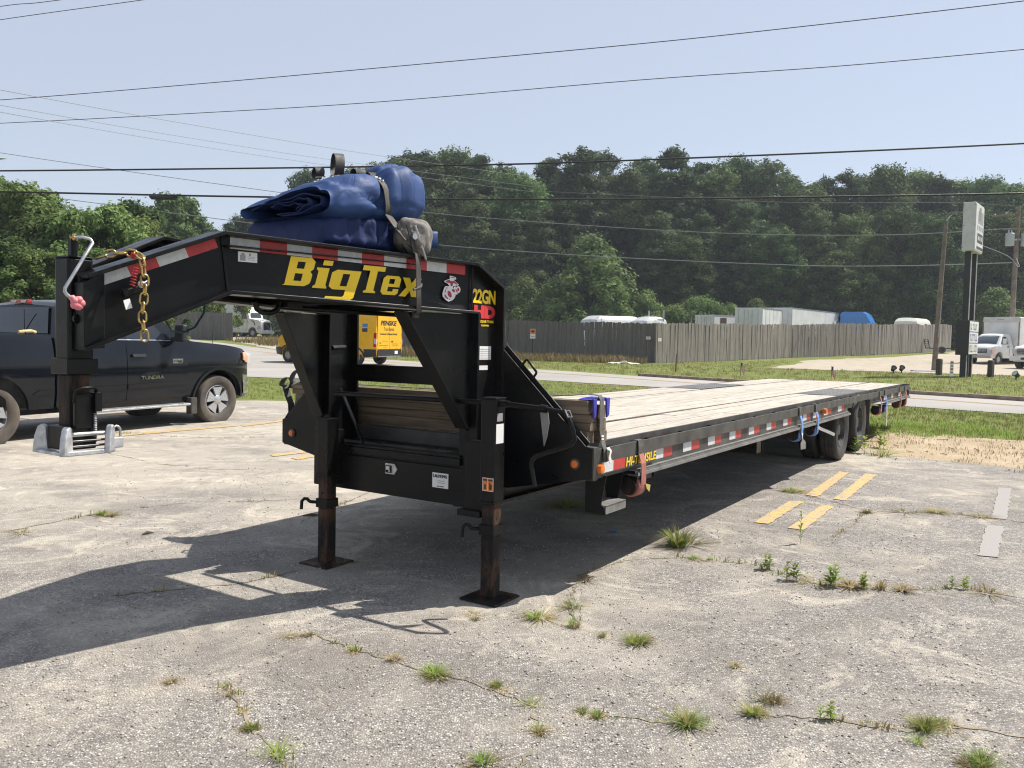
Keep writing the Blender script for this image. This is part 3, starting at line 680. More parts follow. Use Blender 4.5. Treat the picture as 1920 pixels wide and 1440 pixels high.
# chain hanging over the neck
def link_mesh(L, Wd, r):
    path = []
    for k in range(20):
        a = 2*math.pi*k/20; x = math.cos(a)*Wd/2; z = math.sin(a)*Wd/2; z += (L/2-Wd/2) if math.sin(a) > 0 else -(L/2-Wd/2); path.append((x, 0, z))
    return MB().tube(path, r, 7, closed=True).mesh("chain_link", 80)
lk = link_mesh(0.050, 0.031, 0.0046); lk.materials.append(M["gold_zinc"])
chain = thing("safety_chain", "gold zinc safety chain hanging down the side of the neck", "chain", matrix=TMl((-2.2, 1.02, 0.93)))
cu = [(-2.29, 1.20, 0.915), (-2.275, 1.16, 0.928), (-2.255, 1.12, 0.932), (-2.225, 1.085, 0.932), (-2.212, 1.05, 0.922), (-2.208, 1.036, 0.893)] + [(-2.206+0.006*math.sin(i), 1.03, 0.856-0.0385*i) for i in range(8)]
for i, p in enumerate(cu):
    o = obj("chain_link", lk, None, chain); q = Vector(cu[min(i+1, len(cu)-1)])-Vector(cu[max(i-1, 0)]); q.normalize()
    rot = q.to_track_quat('Z', 'Y').to_matrix().to_4x4() @ Matrix.Rotation(R(90)*(i % 2)+0.3, 4, 'Z')
    o.matrix_parent_inverse = Matrix(); o.matrix_local = Matrix.Translation(Vector(p)-Vector((-2.2, 1.02, 0.93))) @ rot
# breakaway switch with red coiled cable
mb = MB(); mb.box(-2.275, -2.20, 1.062, 1.09, 0.752, 0.785); sw = mb.build("breakaway_switch", BK, trl, bevel=0.004)
sw.matrix_local = Matrix.Translation((-2.24, 0, 0.77)) @ Matrix.Rotation(R(-18), 4, 'Y') @ Matrix.Translation((2.24, 0, -0.77))
mb = MB(); mb.lathe([(0.004, 0), (0.016, 0.002), (0.016, 0.008), (0.004, 0.01)], (-2.187, 1.07, 0.788), (0, -1, 0), 10); mb.tube([(-2.18, 1.06, 0.79), (-2.158, 1.06, 0.795)], 0.004, 6); mb.build("switch_pin", M["galvanised"], sw)
mb = MB(); mb.box(-2.292, -2.262, 1.055, 1.058, 0.705, 0.745); mb.build("switch_tag", M["white_decal"], sw)
mb = MB(); pts = []
for k in range(90):
    a = k*0.5; f_ = k/89; pts.append((-2.235-0.02*f_+0.011*math.cos(a), 1.035+0.011*math.sin(a), 0.875-0.085*f_))
mb.tube(pts, 0.0018, 5); mb.build("coiled_cable", M["red_cable"], trl, smooth=80)
mb = MB(); pts = [(-2.235+0.008*math.sin(k*1.9), 1.06+0.010*math.cos(k*2.3), 0.912+0.006*math.sin(k*1.3)+0.0004*k) for k in range(40)]; mb.tube(pts, 0.0025, 5); mb.build("coiled_cable", M["red_cable"], trl, smooth=80)

# cross members of the neck, plug holder, pipes below
mb = MB(); mb.box(-1.85, -1.80, vc(-1.82)+0.01, TW-vc(-1.82)-0.01, 0.80, 1.02); mb.build("neck_crossmember", BK, trl)
mb = MB(); mb.box(-0.98, -0.93, vc(-0.95)+0.01, TW-vc(-0.95)-0.01, 0.78, 1.0); mb.build("neck_crossmember", BK, trl)
mb = MB(); mb.box(-0.33, -0.28, 0.70, TW-0.70, 0.77, 1.02); mb.build("neck_crossmember", BK, trl)
mb = MB(); mb.prism([(-1.80, 1.0), (-0.34, 0.70), (-0.34, TW-0.70), (-1.80, TW-1.0)], (0, 0, 1.005), (1,0,0), (0,1,0), (0,0,1), 0.006); mb.build("neck_deck_plate", BK, trl)
mb = MB(); mb.tube([(-1.42, 1.10, 0.745), (-0.36, 1.02, 0.735)], 0.013, 8); mb.build("conduit_pipe", BK, trl, smooth=60)
mb = MB(); mb.tube([(-1.55, 1.12, 0.765), (-1.535, 1.12, 0.728), (-1.51, 1.115, 0.714), (-1.46, 1.11, 0.712), (-1.42, 1.105, 0.73), (-1.41, 1.1, 0.765)], 0.014, 8); mb.build("safety_hook", BK, trl, smooth=60)
mb = MB(); mb.box(-1.40, -1.30, 1.05, 1.10, 0.742, 0.772); mb.build("conduit_clamp", BK, trl, bevel=0.003)
mb = MB(); mb.tube([(-1.99, 1.22, 0.68), (-1.955, 1.2, 0.61), (-1.9, 1.19, 0.605), (-1.84, 1.19, 0.63), (-1.79, 1.19, 0.70), (-1.78, 1.19, 0.78)], 0.005, 6); mb.build("air_hose", M["teal_hose"], trl, smooth=60)

# upper cross plate between the uprights, steps and tool box
mb = MB(); mb.box(-0.085, -0.06, 0.755, TW-0.755, 0.305, 0.42); mb.build("cross_plate", BK, trl, bevel=0.004)
mb = MB(); mb.box(-0.33, -0.065, 0.63, TW-0.63, -0.385, -0.105); box = mb.build("tool_box", BK, trl, bevel=0.004)
mb = MB(); mb.box(-0.362, -0.05, 0.73, TW-0.73, -0.103, -0.088); mb.box(-0.362, -0.35, 0.73, TW-0.73, -0.15, -0.105); mb.build("tool_box_lid", BK, box, bevel=0.003)
mb = MB(); mb.box(-0.345, -0.332, 0.625, TW-0.625, -0.39, -0.165); mb.build("tool_box_front", BK, box, bevel=0.003)
mb = MB(); mb.prism([(0.62, -0.385), (0.78, -0.395), (0.78, -0.30), (0.62, -0.30)], (-0.349, 0, 0), (0,1,0), (0,0,1), (1,0,0), 0.003); mb.build("box_corner_plate", BK, box)
mb = MB()
lp = [(-0.05, 0.034), (0.026, 0.034), (0.052, 0.0), (0.026, -0.034), (-0.05, -0.034)]
mb.prism([(-p[0]+1.272, p[1]-0.22) for p in lp], (-0.352, 0, 0), (0,1,0), (0,0,1), (1,0,0), 0.007); lt = mb.build("latch_plate", M["galvanised"], box, bevel=0.002)
mb = MB(); mb.box(-0.355, -0.351, 1.268, 1.316, -0.245, -0.198); mb.build("latch_recess", M["dark_void"], lt)
mb = MB(); mb.box(-0.360, -0.354, 1.278, 1.308, -0.226, -0.203); mb.box(-0.360, -0.354, 1.278, 1.286, -0.24, -0.203); mb.lathe([(0.009, 0), (0.009, 0.004)], (-0.352, 1.236, -0.222), (-1, 0, 0), 12); mb.build("latch_paddle", M["bright_trim"], lt)
mb = MB(); mb.box(-0.349, -0.3455, 0.822, 0.943, -0.297, -0.207); st = mb.build("sticker", M["white_decal"], box); st["label"] = "white sticker reading U639395"
lettering("U639395", (-0.3498, 0.935, -0.236), (0,-1,0), (0,0,1), 0.105, 0.020, M["black_print"], st, bold=0.03)
for w0, l_ in ((-0.256, 0.05), (-0.268, 0.055)): lettering("........", (-0.3498, 0.90, w0), (0,-1,0), (0,0,1), l_, 0.004, M["grey_print"], st)
lettering(".... .. ....", (-0.3498, 0.905, -0.29), (0,-1,0), (0,0,1), 0.05, 0.006, M["black_print"], st, bold=0.04)
mb = MB(); mb.bar((-0.35, 1.72, 0.27), (-0.30, 1.55, -0.10), 0.03, 0.006); mb.build("brace_strap", BK, trl)

# wing plates at the front of the deck
for near in (True, False):
    def fv(v): return v if near else TW-v
    wp = [(0.635, 0.555), (0.045, 0.0), (0.0, -0.01), (0.0, -0.185), (0.58, -0.30), (0.66, -0.30), (0.66, 0.555)]
    mb = MB(); mb.prism([(fv(a), b) for a, b in wp], (-0.07, 0, 0), (0,1,0), (0,0,1), (1,0,0), 0.01); wg = mb.build("wing_plate", BK, trl, bevel=0.002)
    mb = MB(); mb.bar((-0.048, fv(0.63), 0.556), (-0.048, fv(0.045), 0.003), 0.05, 0.008, (1, 0, 0)); mb.build("wing_edge", BK, wg, bevel=0.002)
    mb = MB(); pts = [(-0.05, fv(0.513), 0.445), (-0.05, fv(0.476), 0.486), (-0.05, fv(0.466), 0.488), (-0.05, fv(0.402), 0.418), (-0.05, fv(0.402), 0.408), (-0.05, fv(0.435), 0.365)]; mb.tube(pts, 0.008, 8); mb.build("grab_handle", BK, wg, smooth=60)
    mb = MB(); mb.lathe([(0.001, 0.022), (0.020, 0.018), (0.025, 0.008), (0.025, 0)], (-0.072, fv(0.11), -0.107), (-1, 0, 0), 18); mb.build("marker_lamp", M["amber"], wg, smooth=50)
    mb = MB(); mb.lathe([(0.033, 0), (0.033, 0.008), (0.024, 0.012)], (-0.0705, fv(0.11), -0.107), (-1, 0, 0), 18); mb.build("lamp_grommet", M["rubber"], wg, smooth=50)
    mb = MB(); mb.box(-0.055, 0.0, fv(0.0) if near else fv(0.05), fv(0.05) if near else fv(0.0), -0.20, -0.005); mb.build("corner_post", M["rail_paint"], trl, bevel=0.003)

# decals on the near neck web
def WEB(u, w, d=0.0): return (u, vc(u)-0.0065-d, w)
def decal_quad(pts, name, m, d=0.0012, parent=trl):
    a = [WEB(u, w, d) for u, w in pts]; b = [WEB(u, w, 0.0) for u, w in pts]
    return MB().add(a+b, [(0,1,2,3),(7,6,5,4),(0,4,5,1),(1,5,6,2),(2,6,7,3),(3,7,4,0)]).build(name, m, parent)
us = [-1.758, -1.615, -1.478, -1.346, -1.204, -1.065, -0.930, -0.79, -0.655, -0.52, -0.387]
for i in range(10):
    wt = lambda u: 1.0285-(u+0.39)*0.0175
    red = i % 2 == 1
    q = decal_quad([(us[i], wt(us[i])-0.053), (us[i+1], wt(us[i+1])-0.053), (us[i+1], wt(us[i+1])), (us[i], wt(us[i]))], "reflective_tape", M["tape_red" if red else "tape_white"])
    if not red:
        L = us[i+1]-us[i]; du = 1/math.sqrt(1+0.2537**2)
        lettering("BigTex", WEB(us[i]+L*0.28, wt(us[i])-0.036, 0.0016), (du, -0.2537*du, 0), (0,0,1), L*0.45, 0.017, M["tape_print"], q, bold=0.03, shear=0.2, depth=0.0004)
dt = [-2.345, -2.206, -2.089, -1.965, -1.833]
for i in range(4):
    wt = lambda u: 0.832+(u+2.385)*0.422-0.02
    red = i % 2 == 1
    q = decal_quad([(dt[i]+0.02, wt(dt[i]+0.02)-0.055), (dt[i+1]+0.02, wt(dt[i+1]+0.02)-0.055), (dt[i+1], wt(dt[i+1])), (dt[i], wt(dt[i]))], "reflective_tape", M["tape_red" if red else "tape_white"])
    if not red:
        sl = 0.422; ln = math.sqrt(1+0.2537**2+sl**2); ex = np.array((1, -0.2537, sl))/ln; ey = np.array((-0.4, 0.1, 1)); ey -= ex*ex.dot(ey); ey /= np.linalg.norm(ey)
        lettering("BigTex", WEB(dt[i]+0.05, wt(dt[i]+0.05)-0.042, 0.0016), tuple(ex), tuple(ey), 0.065, 0.018, M["tape_print"], q, bold=0.03, shear=0.2, depth=0.0004)
# big yellow lettering: every glyph fitted separately so that cap and descender heights match
du = 1/math.sqrt(1+0.2537**2); EX = (du, -0.2537*du, 0)
bl = lambda u: 0.8475-(u+1.501)*0.028
from mathutils.geometry import tessellate_polygon
GL = {"B": ([(0,0),(.80,0),(.97,.10),(1,.20),(1,.42),(.90,.52),(1,.62),(1,.88),(.84,1),(.05,1),(.05,.97),(.07,.04)], [[(.36,.17),(.64,.17),(.64,.43),(.36,.43)], [(.36,.60),(.64,.60),(.64,.84),(.36,.84)]]),
 "i": ([(0,0),(.95,0),(.95,.06),(.85,.12),(.85,.70),(.0,.70),(.0,.64),(.15,.58),(.15,.12),(.0,.06)], []), "dot": ([(0,0),(1,0),(1,1),(0,1)], []),
 "g": ([(.22,1),(1.04,1),(.98,.12),(.84,0),(.0,0),(.03,.13),(.58,.13),(.63,.18),(.64,.36),(.20,.36),(.06,.45),(.06,.90)], [[(.42,.48),(.65,.48),(.68,.88),(.44,.88)]]),
 "T": ([(.24,0),(.78,0),(.78,.06),(.68,.10),(.68,.82),(1,.82),(1,1),(0,1),(0,.82),(.34,.82),(.34,.10),(.24,.06)], []),
 "e": ([(0,.15),(.15,0),(.85,0),(.98,.1),(.98,.32),(.66,.32),(.66,.18),(.36,.18),(.36,.42),(1,.42),(1,.85),(.85,1),(.15,1),(0,.85)], [[(.36,.58),(.66,.58),(.66,.84),(.36,.84)]]),
 "x": ([(0,0),(.36,0),(.52,.30),(.66,0),(1.05,0),(.74,.5),(1,1),(.66,1),(.52,.72),(.36,1),(0,1),(.30,.5)], [])}
for ch, u0, u1, dn, up_ in (("B", -1.503, -1.36, 0, 0.143), ("i", -1.345, -1.265, 0, 0.148), ("dot", -1.318, -1.265, 0.118, 0.143), ("g", -1.268, -1.10, -0.056, 0.103), ("T", -1.09, -0.955, 0, 0.143), ("e", -0.955, -0.845, 0, 0.103), ("x", -0.838, -0.715, 0, 0.103)):
    o_, hs = GL[ch]; h_ = up_-dn; polys = []
    for P in [o_]+hs: polys.append([Vector((u0+a*(u1-u0)+0.27*((b*h_ if ch != "i" else b*0.148)+dn), bl(u0)+dn+b*h_, 0)) for a, b in P])
    flat = [p for q_ in polys for p in q_]; tri = tessellate_polygon(polys)
    MB().add([WEB(p.x, p.y, 0.0012) for p in flat], [tuple(t) for t in tri]).build("lettering", M["yellow_decal"], trl)
q = decal_quad([(-1.72, 0.943), (-1.628, 0.943), (-1.628, 0.99), (-1.72, 0.99)], "maker_label", M["white_decal"])
for a in ((-1.712, -1.685, 0.948, 0.975), (-1.705, -1.69, 0.975, 0.984), (-1.668, -1.66, 0.972, 0.984)):
    decal_quad([(a[0], a[2]), (a[1], a[2]), (a[1], a[3]), (a[0], a[3])], "label_print", M["grey_print"], 0.002, q)
for k in range(3): decal_quad([(-1.675, 0.953+0.007*k), (-1.64, 0.953+0.007*k), (-1.64, 0.955+0.007*k), (-1.675, 0.955+0.007*k)], "label_print", M["grey_print"], 0.002, q)
# emblem: eagle over a globe with an anchor, red on white
def emb(pts, m, d, parent):
    # emblem grid: x right 0..1000, y down 0..1440 at 18 px per photo pixel
    P = [(-0.547+(x-150)/640*0.129, 0.964-(y-290)/880*0.149) for x, y in pts]; n_ = len(P)
    a = [WEB(u, w, d) for u, w in P]; b = [WEB(u, w, 0) for u, w in P]
    return MB().add(a+b, [tuple(range(n_)), tuple(range(2*n_-1, n_-1, -1))]+[(i, n_+i, n_+(i+1) % n_, (i+1) % n_) for i in range(n_)]).build("emblem_shape", m, parent)
def circ(cx, cy, r, n=20, ry=None): return [(cx+r*math.cos(2*math.pi*k/n), cy+(ry or r)*math.sin(2*math.pi*k/n)) for k in range(n)]
em = thing("emblem_base", None, None); em.parent = trl; em.name = "emblem"
Wm, Rm = M["white_decal"], M["dark_red_print"]
emb([(395,330),(430,290),(600,325),(635,375),(600,410),(545,415),(560,440),(720,560),(700,600),(560,620),(520,640),(530,720),(400,720),(385,620),(330,560),(225,520),(215,480),(390,400),(420,385)], Wm, 0.0012, em)
emb([(430,330),(590,345),(585,370),(435,350)], M["black_print"], 0.0018, em)
emb([(245,490),(385,425),(420,465),(510,465),(550,450),(690,555),(640,575),(545,530),(515,560),(500,640),(440,640),(425,560),(385,530),(340,545)], Rm, 0.0018, em)
emb(circ(405, 890, 215, 26, 250), Wm, 0.0013, em)
emb([(215,720),(250,660),(320,645),(370,690),(320,900),(360,1060),(470,1080),(440,1140),(370,1165),(260,1110),(165,1000),(160,900)], Wm, 0.0014, em)
emb(circ(705, 740, 80, 16, 120), Wm, 0.0014, em); emb([(560,650),(600,630),(640,700),(700,840),(660,920),(600,880),(560,780)], Wm, 0.00145, em)
emb([(335,800),(420,820),(470,900),(480,1000),(420,1030),(350,960),(330,880)], Rm, 0.002, em)
emb([(470,780),(520,720),(580,760),(600,830),(540,840)], Rm, 0.002, em)
emb([(220,960),(250,920),(300,1000),(370,1070),(330,1085),(250,1030)], Rm, 0.002, em); emb([(225,880),(250,760),(275,770),(250,890)], Rm, 0.002, em)
emb([(280,700),(320,690),(330,720),(290,740)], Rm, 0.002, em); emb(circ(705, 735, 38, 14, 62), M["tape_red"], 0.002, em); emb([(600,720),(640,730),(690,830),(660,850)], Rm, 0.002, em); emb([(375,1095),(425,1075),(415,1110)], Rm, 0.002, em)

# upright web decals
V2 = 0.6838
lettering("22GN", (-0.325, V2-0.0012, 0.817), (1,0,0), (0,0,1), 0.235, 0.085, M["yellow_decal"], trl, bold=0.03, spacing=0.9)
lettering("HD", (-0.31, V2-0.0012, 0.730), (1,0,0), (0,0,1), 0.22, 0.077, M["red_decal"], trl, bold=0.07)
lettering("TORQUE TUBE", (-0.30, V2-0.0012, 0.702), (1,0,0), (0,0,1), 0.195, 0.017, M["yellow_decal"], trl, bold=0.02)
lettering("EQUIPPED", (-0.235, V2-0.0012, 0.681), (1,0,0), (0,0,1), 0.08, 0.012, M["yellow_decal"], trl, bold=0.02)
mb = MB(); mb.box(-0.30, -0.125, V2-0.0012, V2, 0.483, 0.564); q = mb.build("data_label", M["white_decal"], trl)
mb = MB()
for k in range(5): mb.box(-0.25, -0.135, V2-0.0018, V2-0.0010, 0.492+0.013*k, 0.4945+0.013*k)
mb.box(-0.22, -0.218, V2-0.0018, V2-0.0010, 0.49, 0.555); mb.build("label_print", M["grey_print"], q)
mb = MB(); mb.box(-0.29, -0.157, V2-0.0012, V2, 0.421, 0.448); mb.build("data_label", M["white_decal"], trl, bevel=0.0)

# jacks
def jack(u0, v0, hb, name_label, top=0.272):
    mb = MB(); mb.box(u0, u0+0.1, v0, v0+0.1, hb, top); jk = mb.build("jack", BK, trl, bevel=0.006); jk["label"] = name_label
    mb = MB(); mb.box(u0-0.004, u0+0.104, v0-0.004, v0+0.104, top-0.002, top+0.007); mb.build("jack_cap", BK, jk, bevel=0.004)
    mb = MB(); mb.box(u0-0.005, u0+0.105, v0-0.005, v0+0.105, hb-0.012, hb+0.004); mb.build("jack_lip", BK, jk, bevel=0.003)
    mb = MB(); mb.box(u0+0.008, u0+0.09, v0+0.008, v0+0.09, -0.862, hb); mb.build("inner_leg", M["rusty"], jk, bevel=0.005)
    mb = MB(); mb.box(u0-0.075, u0+0.175, v0-0.075, v0+0.175, -0.874, -0.862); mb.build("foot_plate", M["rusty"], jk, bevel=0.004)
    for k in range(5):
        for c_, d_ in (((u0+0.0085, v0+0.05), (-1, 0, 0)), ((u0+0.05, v0+0.0085), (0, -1, 0))):
            MB().lathe([(0.011, 0), (0.011, 0.002)], (c_[0], c_[1], -0.80+0.098*k), d_, 10).build("pin_hole", M["dark_void"], jk)
    mb = MB(); hw = -0.475; mb.box(u0-0.004, u0+0.1, v0-0.002, v0+0.10, hw-0.03, hw+0.03)
    mb.build("pin_collar", BK, jk, bevel=0.004)
    mb = MB(); mb.tube([(u0+0.01, v0+0.11, hw), (u0-0.02, v0+0.135, hw+0.005), (u0-0.03, v0+0.15, hw+0.022), (u0-0.04, v0+0.165, hw+0.024), (u0-0.05, v0+0.178, hw+0.008), (u0-0.052, v0+0.18, hw-0.045)], 0.011, 8); mb.build("spring_pin", BK, jk, smooth=60)
    return jk
jn = jack(-0.47, 0.405, -0.315, None); jn["label"] = "near landing jack leg with crank"
jf = jack(-0.49, 1.69, -0.285, None, 0.07); jf["label"] = "far landing jack leg"
mb = MB(); mb.tube([(-0.42, 0.50, 0.245), (-0.42, 1.70, 0.238)], 0.016, 10); mb.build("jack_shaft", BK, trl, smooth=60)
mb = MB(); mb.box(-0.44, -0.36, 0.50, 0.63, -0.38, 0.02); mb.box(-0.475, -0.30, 0.50, 0.66, -0.41, -0.375); mb.build("jack_mount", BK, jn, bevel=0.004)
mb = MB(); mb.box(-0.44, -0.33, 1.70, 1.86, -0.36, 0.0); mb.build("jack_mount", BK, jf, bevel=0.004)
mb = MB(); mb.box(-0.4718, -0.4705, 0.41, 0.485, -0.25, -0.175); q = mb.build("warning_sticker", M["white_decal"], jn); q["label"] = "small orange warning sticker"
mb = MB(); mb.box(-0.4724, -0.4716, 0.4135, 0.446, -0.247, -0.178); mb.box(-0.4724, -0.4716, 0.4495, 0.482, -0.247, -0.178); mb.build("sticker_panel", M["orange_decal"], q)
mb = MB(); mb.box(-0.4730, -0.4722, 0.42, 0.437, -0.24, -0.21); mb.box(-0.4730, -0.4722, 0.43, 0.437, -0.21, -0.2); mb.box(-0.4730, -0.4722, 0.46, 0.471, -0.24, -0.212); mb.box(-0.473, -0.4722, 0.415, 0.444, -0.192, -0.182); mb.box(-0.473, -0.4722, 0.452, 0.479, -0.192, -0.182); mb.build("sticker_mark", M["black_print"], q)
mb = MB(); mb.box(-0.462, -0.388, 0.4030, 0.4045, 0.02, 0.13); q = mb.build("data_label", M["white_decal"], jn)
mb = MB(); mb.box(-0.455, -0.40, 0.4030, 0.4045, 0.145, 0.19); mb.build("data_label", M["grey_print"], jn)
# crank handle of the near jack, folded down
mb = MB(); mb.tube([(-0.43, 0.40, 0.246), (-0.435, 0.34, 0.246)], 0.020, 10); mb.tube([(-0.435, 0.36, 0.246), (-0.44, 0.12, 0.235)], 0.015, 10); mb.tube([(-0.44, 0.13, 0.236), (-0.44, 0.09, 0.233)], 0.022, 10); mb.tube([(-0.44, 0.10, 0.234), (-0.44, -0.03, 0.222)], 0.013, 10)
mb.build("crank_shaft", BK, jn, smooth=50)
mb = MB(); mb.tube([(-0.435, -0.012, 0.232), (-0.44, -0.045, 0.195), (-0.445, -0.078, 0.13), (-0.445, -0.088, 0.08), (-0.442, -0.065, 0.055), (-0.44, -0.025, 0.036), (-0.44, 0.04, 0.012), (-0.44, 0.10, -0.008), (-0.44, 0.155, -0.03), (-0.44, 0.178, -0.05), (-0.44, 0.183, -0.08), (-0.44, 0.155, -0.195)], 0.0125, 10); mb.build("crank_handle", BK, jn, smooth=60)
mb = MB(); mb.tube([(-0.452, -0.03, 0.232), (-0.452, -0.048, 0.20), (-0.43, -0.06, 0.20), (-0.43, -0.042, 0.234)], 0.004, 6, closed=True); mb.build("handle_ring", M["galvanised"], jn)
mb = MB(); mb.prism([(0.135, 0.225), (0.085, 0.222), (0.075, 0.16), (0.088, 0.08), (0.105, 0.03)], (-0.44, 0, 0), (0,1,0), (0,0,1), (1,0,0), 0.005); mb.build("handle_bracket", M["track_grey"], jn)

# ------------------------------------------------------------------ deck
rows = []
v = 0.125
while v < 2.44:
    w_ = 0.178
    if v < 0.62 < v+w_+0.004: w_ = 0.645-v
    rows.append((v, min(v+w_, 2.465))); v = v+w_+0.006
    if abs(v-0.651) < 0.004: v = 0.705
    if 1.80 < v < 1.88 and not any(abs(r[0]-1.935) < 0.01 for r in rows):
        rows.append((v, 1.875)); v = 1.935
rr = random.Random(11)
pm = MB().box(0, 1, 0, 1, -0.038, 0).mesh("plank"); pm.materials.append(M["deck_wood"])
for a, b in rows:
    cuts = [0.0]; c_ = rr.choice((2.4, 3.6, 4.2, 3.0))
    while c_ < 11.2: cuts.append(c_); c_ += rr.choice((3.6, 4.8, 4.2))
    cuts.append(12.02)
    for i in range(len(cuts)-1):
        o = obj("plank", pm, None, trl); o.location = (cuts[i]+0.002, a, rr.uniform(-0.003, 0.001)); o.scale = (cuts[i+1]-cuts[i]-0.004, b-a, 1)
for va in (0.650, 1.88):
    mb = MB(); mb.box(0.0, 12.02, va, va+0.05, -0.03, -0.004); mb.build("deck_strip", M["rusty"], trl)
# checker plates over the wheels
for (a, b) in ((0.12, 0.66), (1.93, 2.47)):
    mb = MB(); mb.box(6.85, 8.75, a, b, 0.0015, 0.006)
    for i in range(46):
        for j in range(12):
            uu = 6.88+i*0.0405; vv = a+0.03+j*(b-a-0.06)/11; s_ = 1 if (i+j) % 2 else -1
            mb.add([(uu-0.012, vv-0.005*s_, 0.0062), (uu, vv-0.004, 0.0085), (uu+0.012, vv+0.005*s_, 0.0062), (uu, vv+0.004, 0.0085)], [(0,1,2,3)])
    mb.build("checker_plate", M["tread_plate"], trl)

def side(near):
    def B(mb, u0, u1, a, b, w0, w1):
        if near: mb.box(u0, u1, a, b, w0, w1)
        else: mb.box(u0, u1, TW-b, TW-a, w0, w1)
    mb = MB(); B(mb, 0.0, 12.04, 0.0, 0.010, -0.10, -0.018); rail = mb.build("rub_rail", M["rail_paint"], trl, bevel=0.002)
    mb = MB(); B(mb, 0.0, 12.04, 0.105, 0.118, -0.19, 0.002); B(mb, 0.0, 6.95, 0.034, 0.105, -0.19, -0.184); B(mb, 8.6, 12.04, 0.034, 0.105, -0.19, -0.184); mb.build("side_channel", M["rail_paint"], trl, bevel=0.002)  # bottom plates added to stop sun coming through between rail and channel
    mb = MB()
    B(mb, 0.0, 6.95, 0.022, 0.034, -0.198, -0.06); B(mb, 9.55, 12.04, 0.022, 0.034, -0.198, -0.06); mb.build("side_web", M["rail_paint"], trl)
    mb = MB()
    for (a, b) in ((0.50, 6.92), (9.6, 12.02)):
        B(mb, a, b, -0.028, 0.05, -0.236, -0.228); B(mb, a, b, -0.03, -0.024, -0.236, -0.214); B(mb, a, b, -0.012, 0.034, -0.205, -0.197); B(mb, a, b, -0.012, -0.006, -0.222, -0.197)
    mb.build("winch_track", M["track_grey"], trl, bevel=0.0015)
    sp_ = MB(); sp_.box(0, 0.075, 0.0, 0.098, -0.094, -0.032); me = sp_.mesh("stake_pocket")
    k = 0.28
    while k < 11.9:
        o = obj("stake_pocket", me, M["black"], trl); o.location = (k, 0.009 if near else TW-0.107, 0); k += 0.6
    if near:
        tp = [(0.055, 0.20, 0.36), (0.85, 1.01, 1.165), (1.37, 1.53, 1.69), (1.88, 2.03, 2.18), (2.38, 2.53, 2.68), (2.89, 3.04, 3.2), (3.42, 3.57, 3.72), (3.98, 4.13, 4.28), (4.73, 4.88, 5.03), (5.15, 5.3, 5.45), (5.68, 5.85, 6.05), (6.4, 6.6, 6.75), (9.62, 9.75, 9.9), (10.3, 10.42, 10.55), (11.0, 11.14, 11.28)]
        for a, b, c_ in tp:
            for x0, x1, m in ((a, b, "tape_white"), (b, c_, "tape_red")):
                mb = MB(); mb.box(x0, x1, 0.0205, 0.0222, -0.172, -0.106) if a > 0.1 else mb.box(x0, x1, -0.0015, 0.0, -0.165, -0.102)
                mb.build("reflective_tape", M[m], trl)
        mb = MB(); mb.box(0.0, 0.84, 0.0, 0.008, -0.172, -0.099); mb.build("front_skirt", M["rail_paint"], trl)
        lettering("HI-TENSILE", (0.375, -0.0012, -0.162), (1,0,0), (0,0,1), 0.46, 0.056, M["yellow_decal"], trl, bold=0.015, shear=0.15)
        mb = MB(); mb.lathe([(0.004, 0.03), (0.026, 0.026), (0.03, 0)], (0.018, 0.001, -0.135), (0, -1, 0), 16); mb.build("marker_lamp", M["amber"], trl, smooth=50)
        mb = MB(); mb.lathe([(0.004, 0.05), (0.03, 0.045), (0.034, 0)], (5.6, 0.02, -0.115), (0, -1, 0), 16); mb.build("marker_lamp", M["amber"], trl, smooth=50)
side(True); side(False)

# frame below
for vv in (0.69, TW-0.69):
    mb = MB(); mb.box(-0.05, 12.0, vv-0.006, vv+0.006, -0.40, -0.10); mb.box(-0.05, 12.0, vv-0.064, vv+0.064, -0.115, -0.10); mb.box(-0.05, 12.0, vv-0.064, vv+0.064, -0.40, -0.385); mb.build("main_beam", BK, trl)
cm = MB().box(0, 0.035, 0.118, TW-0.118, -0.10, -0.042).mesh("crossmember")
k = 0.3
while k < 12: o = obj("crossmember", cm, BK, trl); o.location = (k, 0, 0); k += 0.6
mb = MB(); mb.box(-0.058, -0.002, 0.05, TW-0.05, -0.19, -0.002); mb.build("front_rail", M["rail_paint"], trl, bevel=0.003)
mb = MB(); mb.box(12.02, 12.06, 0.0, TW, -0.20, 0.0); mb.build("rear_rail", M["rail_paint"], trl, bevel=0.003)
mb = MB(); mb.tube([(3.2, 0.69, -0.25), (3.2, TW-0.69, -0.25)], 0.10, 14); mb.build("torque_tube", BK, trl, smooth=60)
for (a, b) in ((0.98, 1.15), (3.6, 3.74)):
    mb = MB(); mb.box(a, b, 0.16, 0.50, -0.34 if a < 2 else -0.42, -0.17); mb.build("under_deck_box", BK, trl, bevel=0.004)
    mb = MB(); mb.box(b+0.02, b+0.026, 0.155, 0.50, -0.34 if a < 2 else -0.42, -0.17); mb.build("hanger_plate", BK, trl)

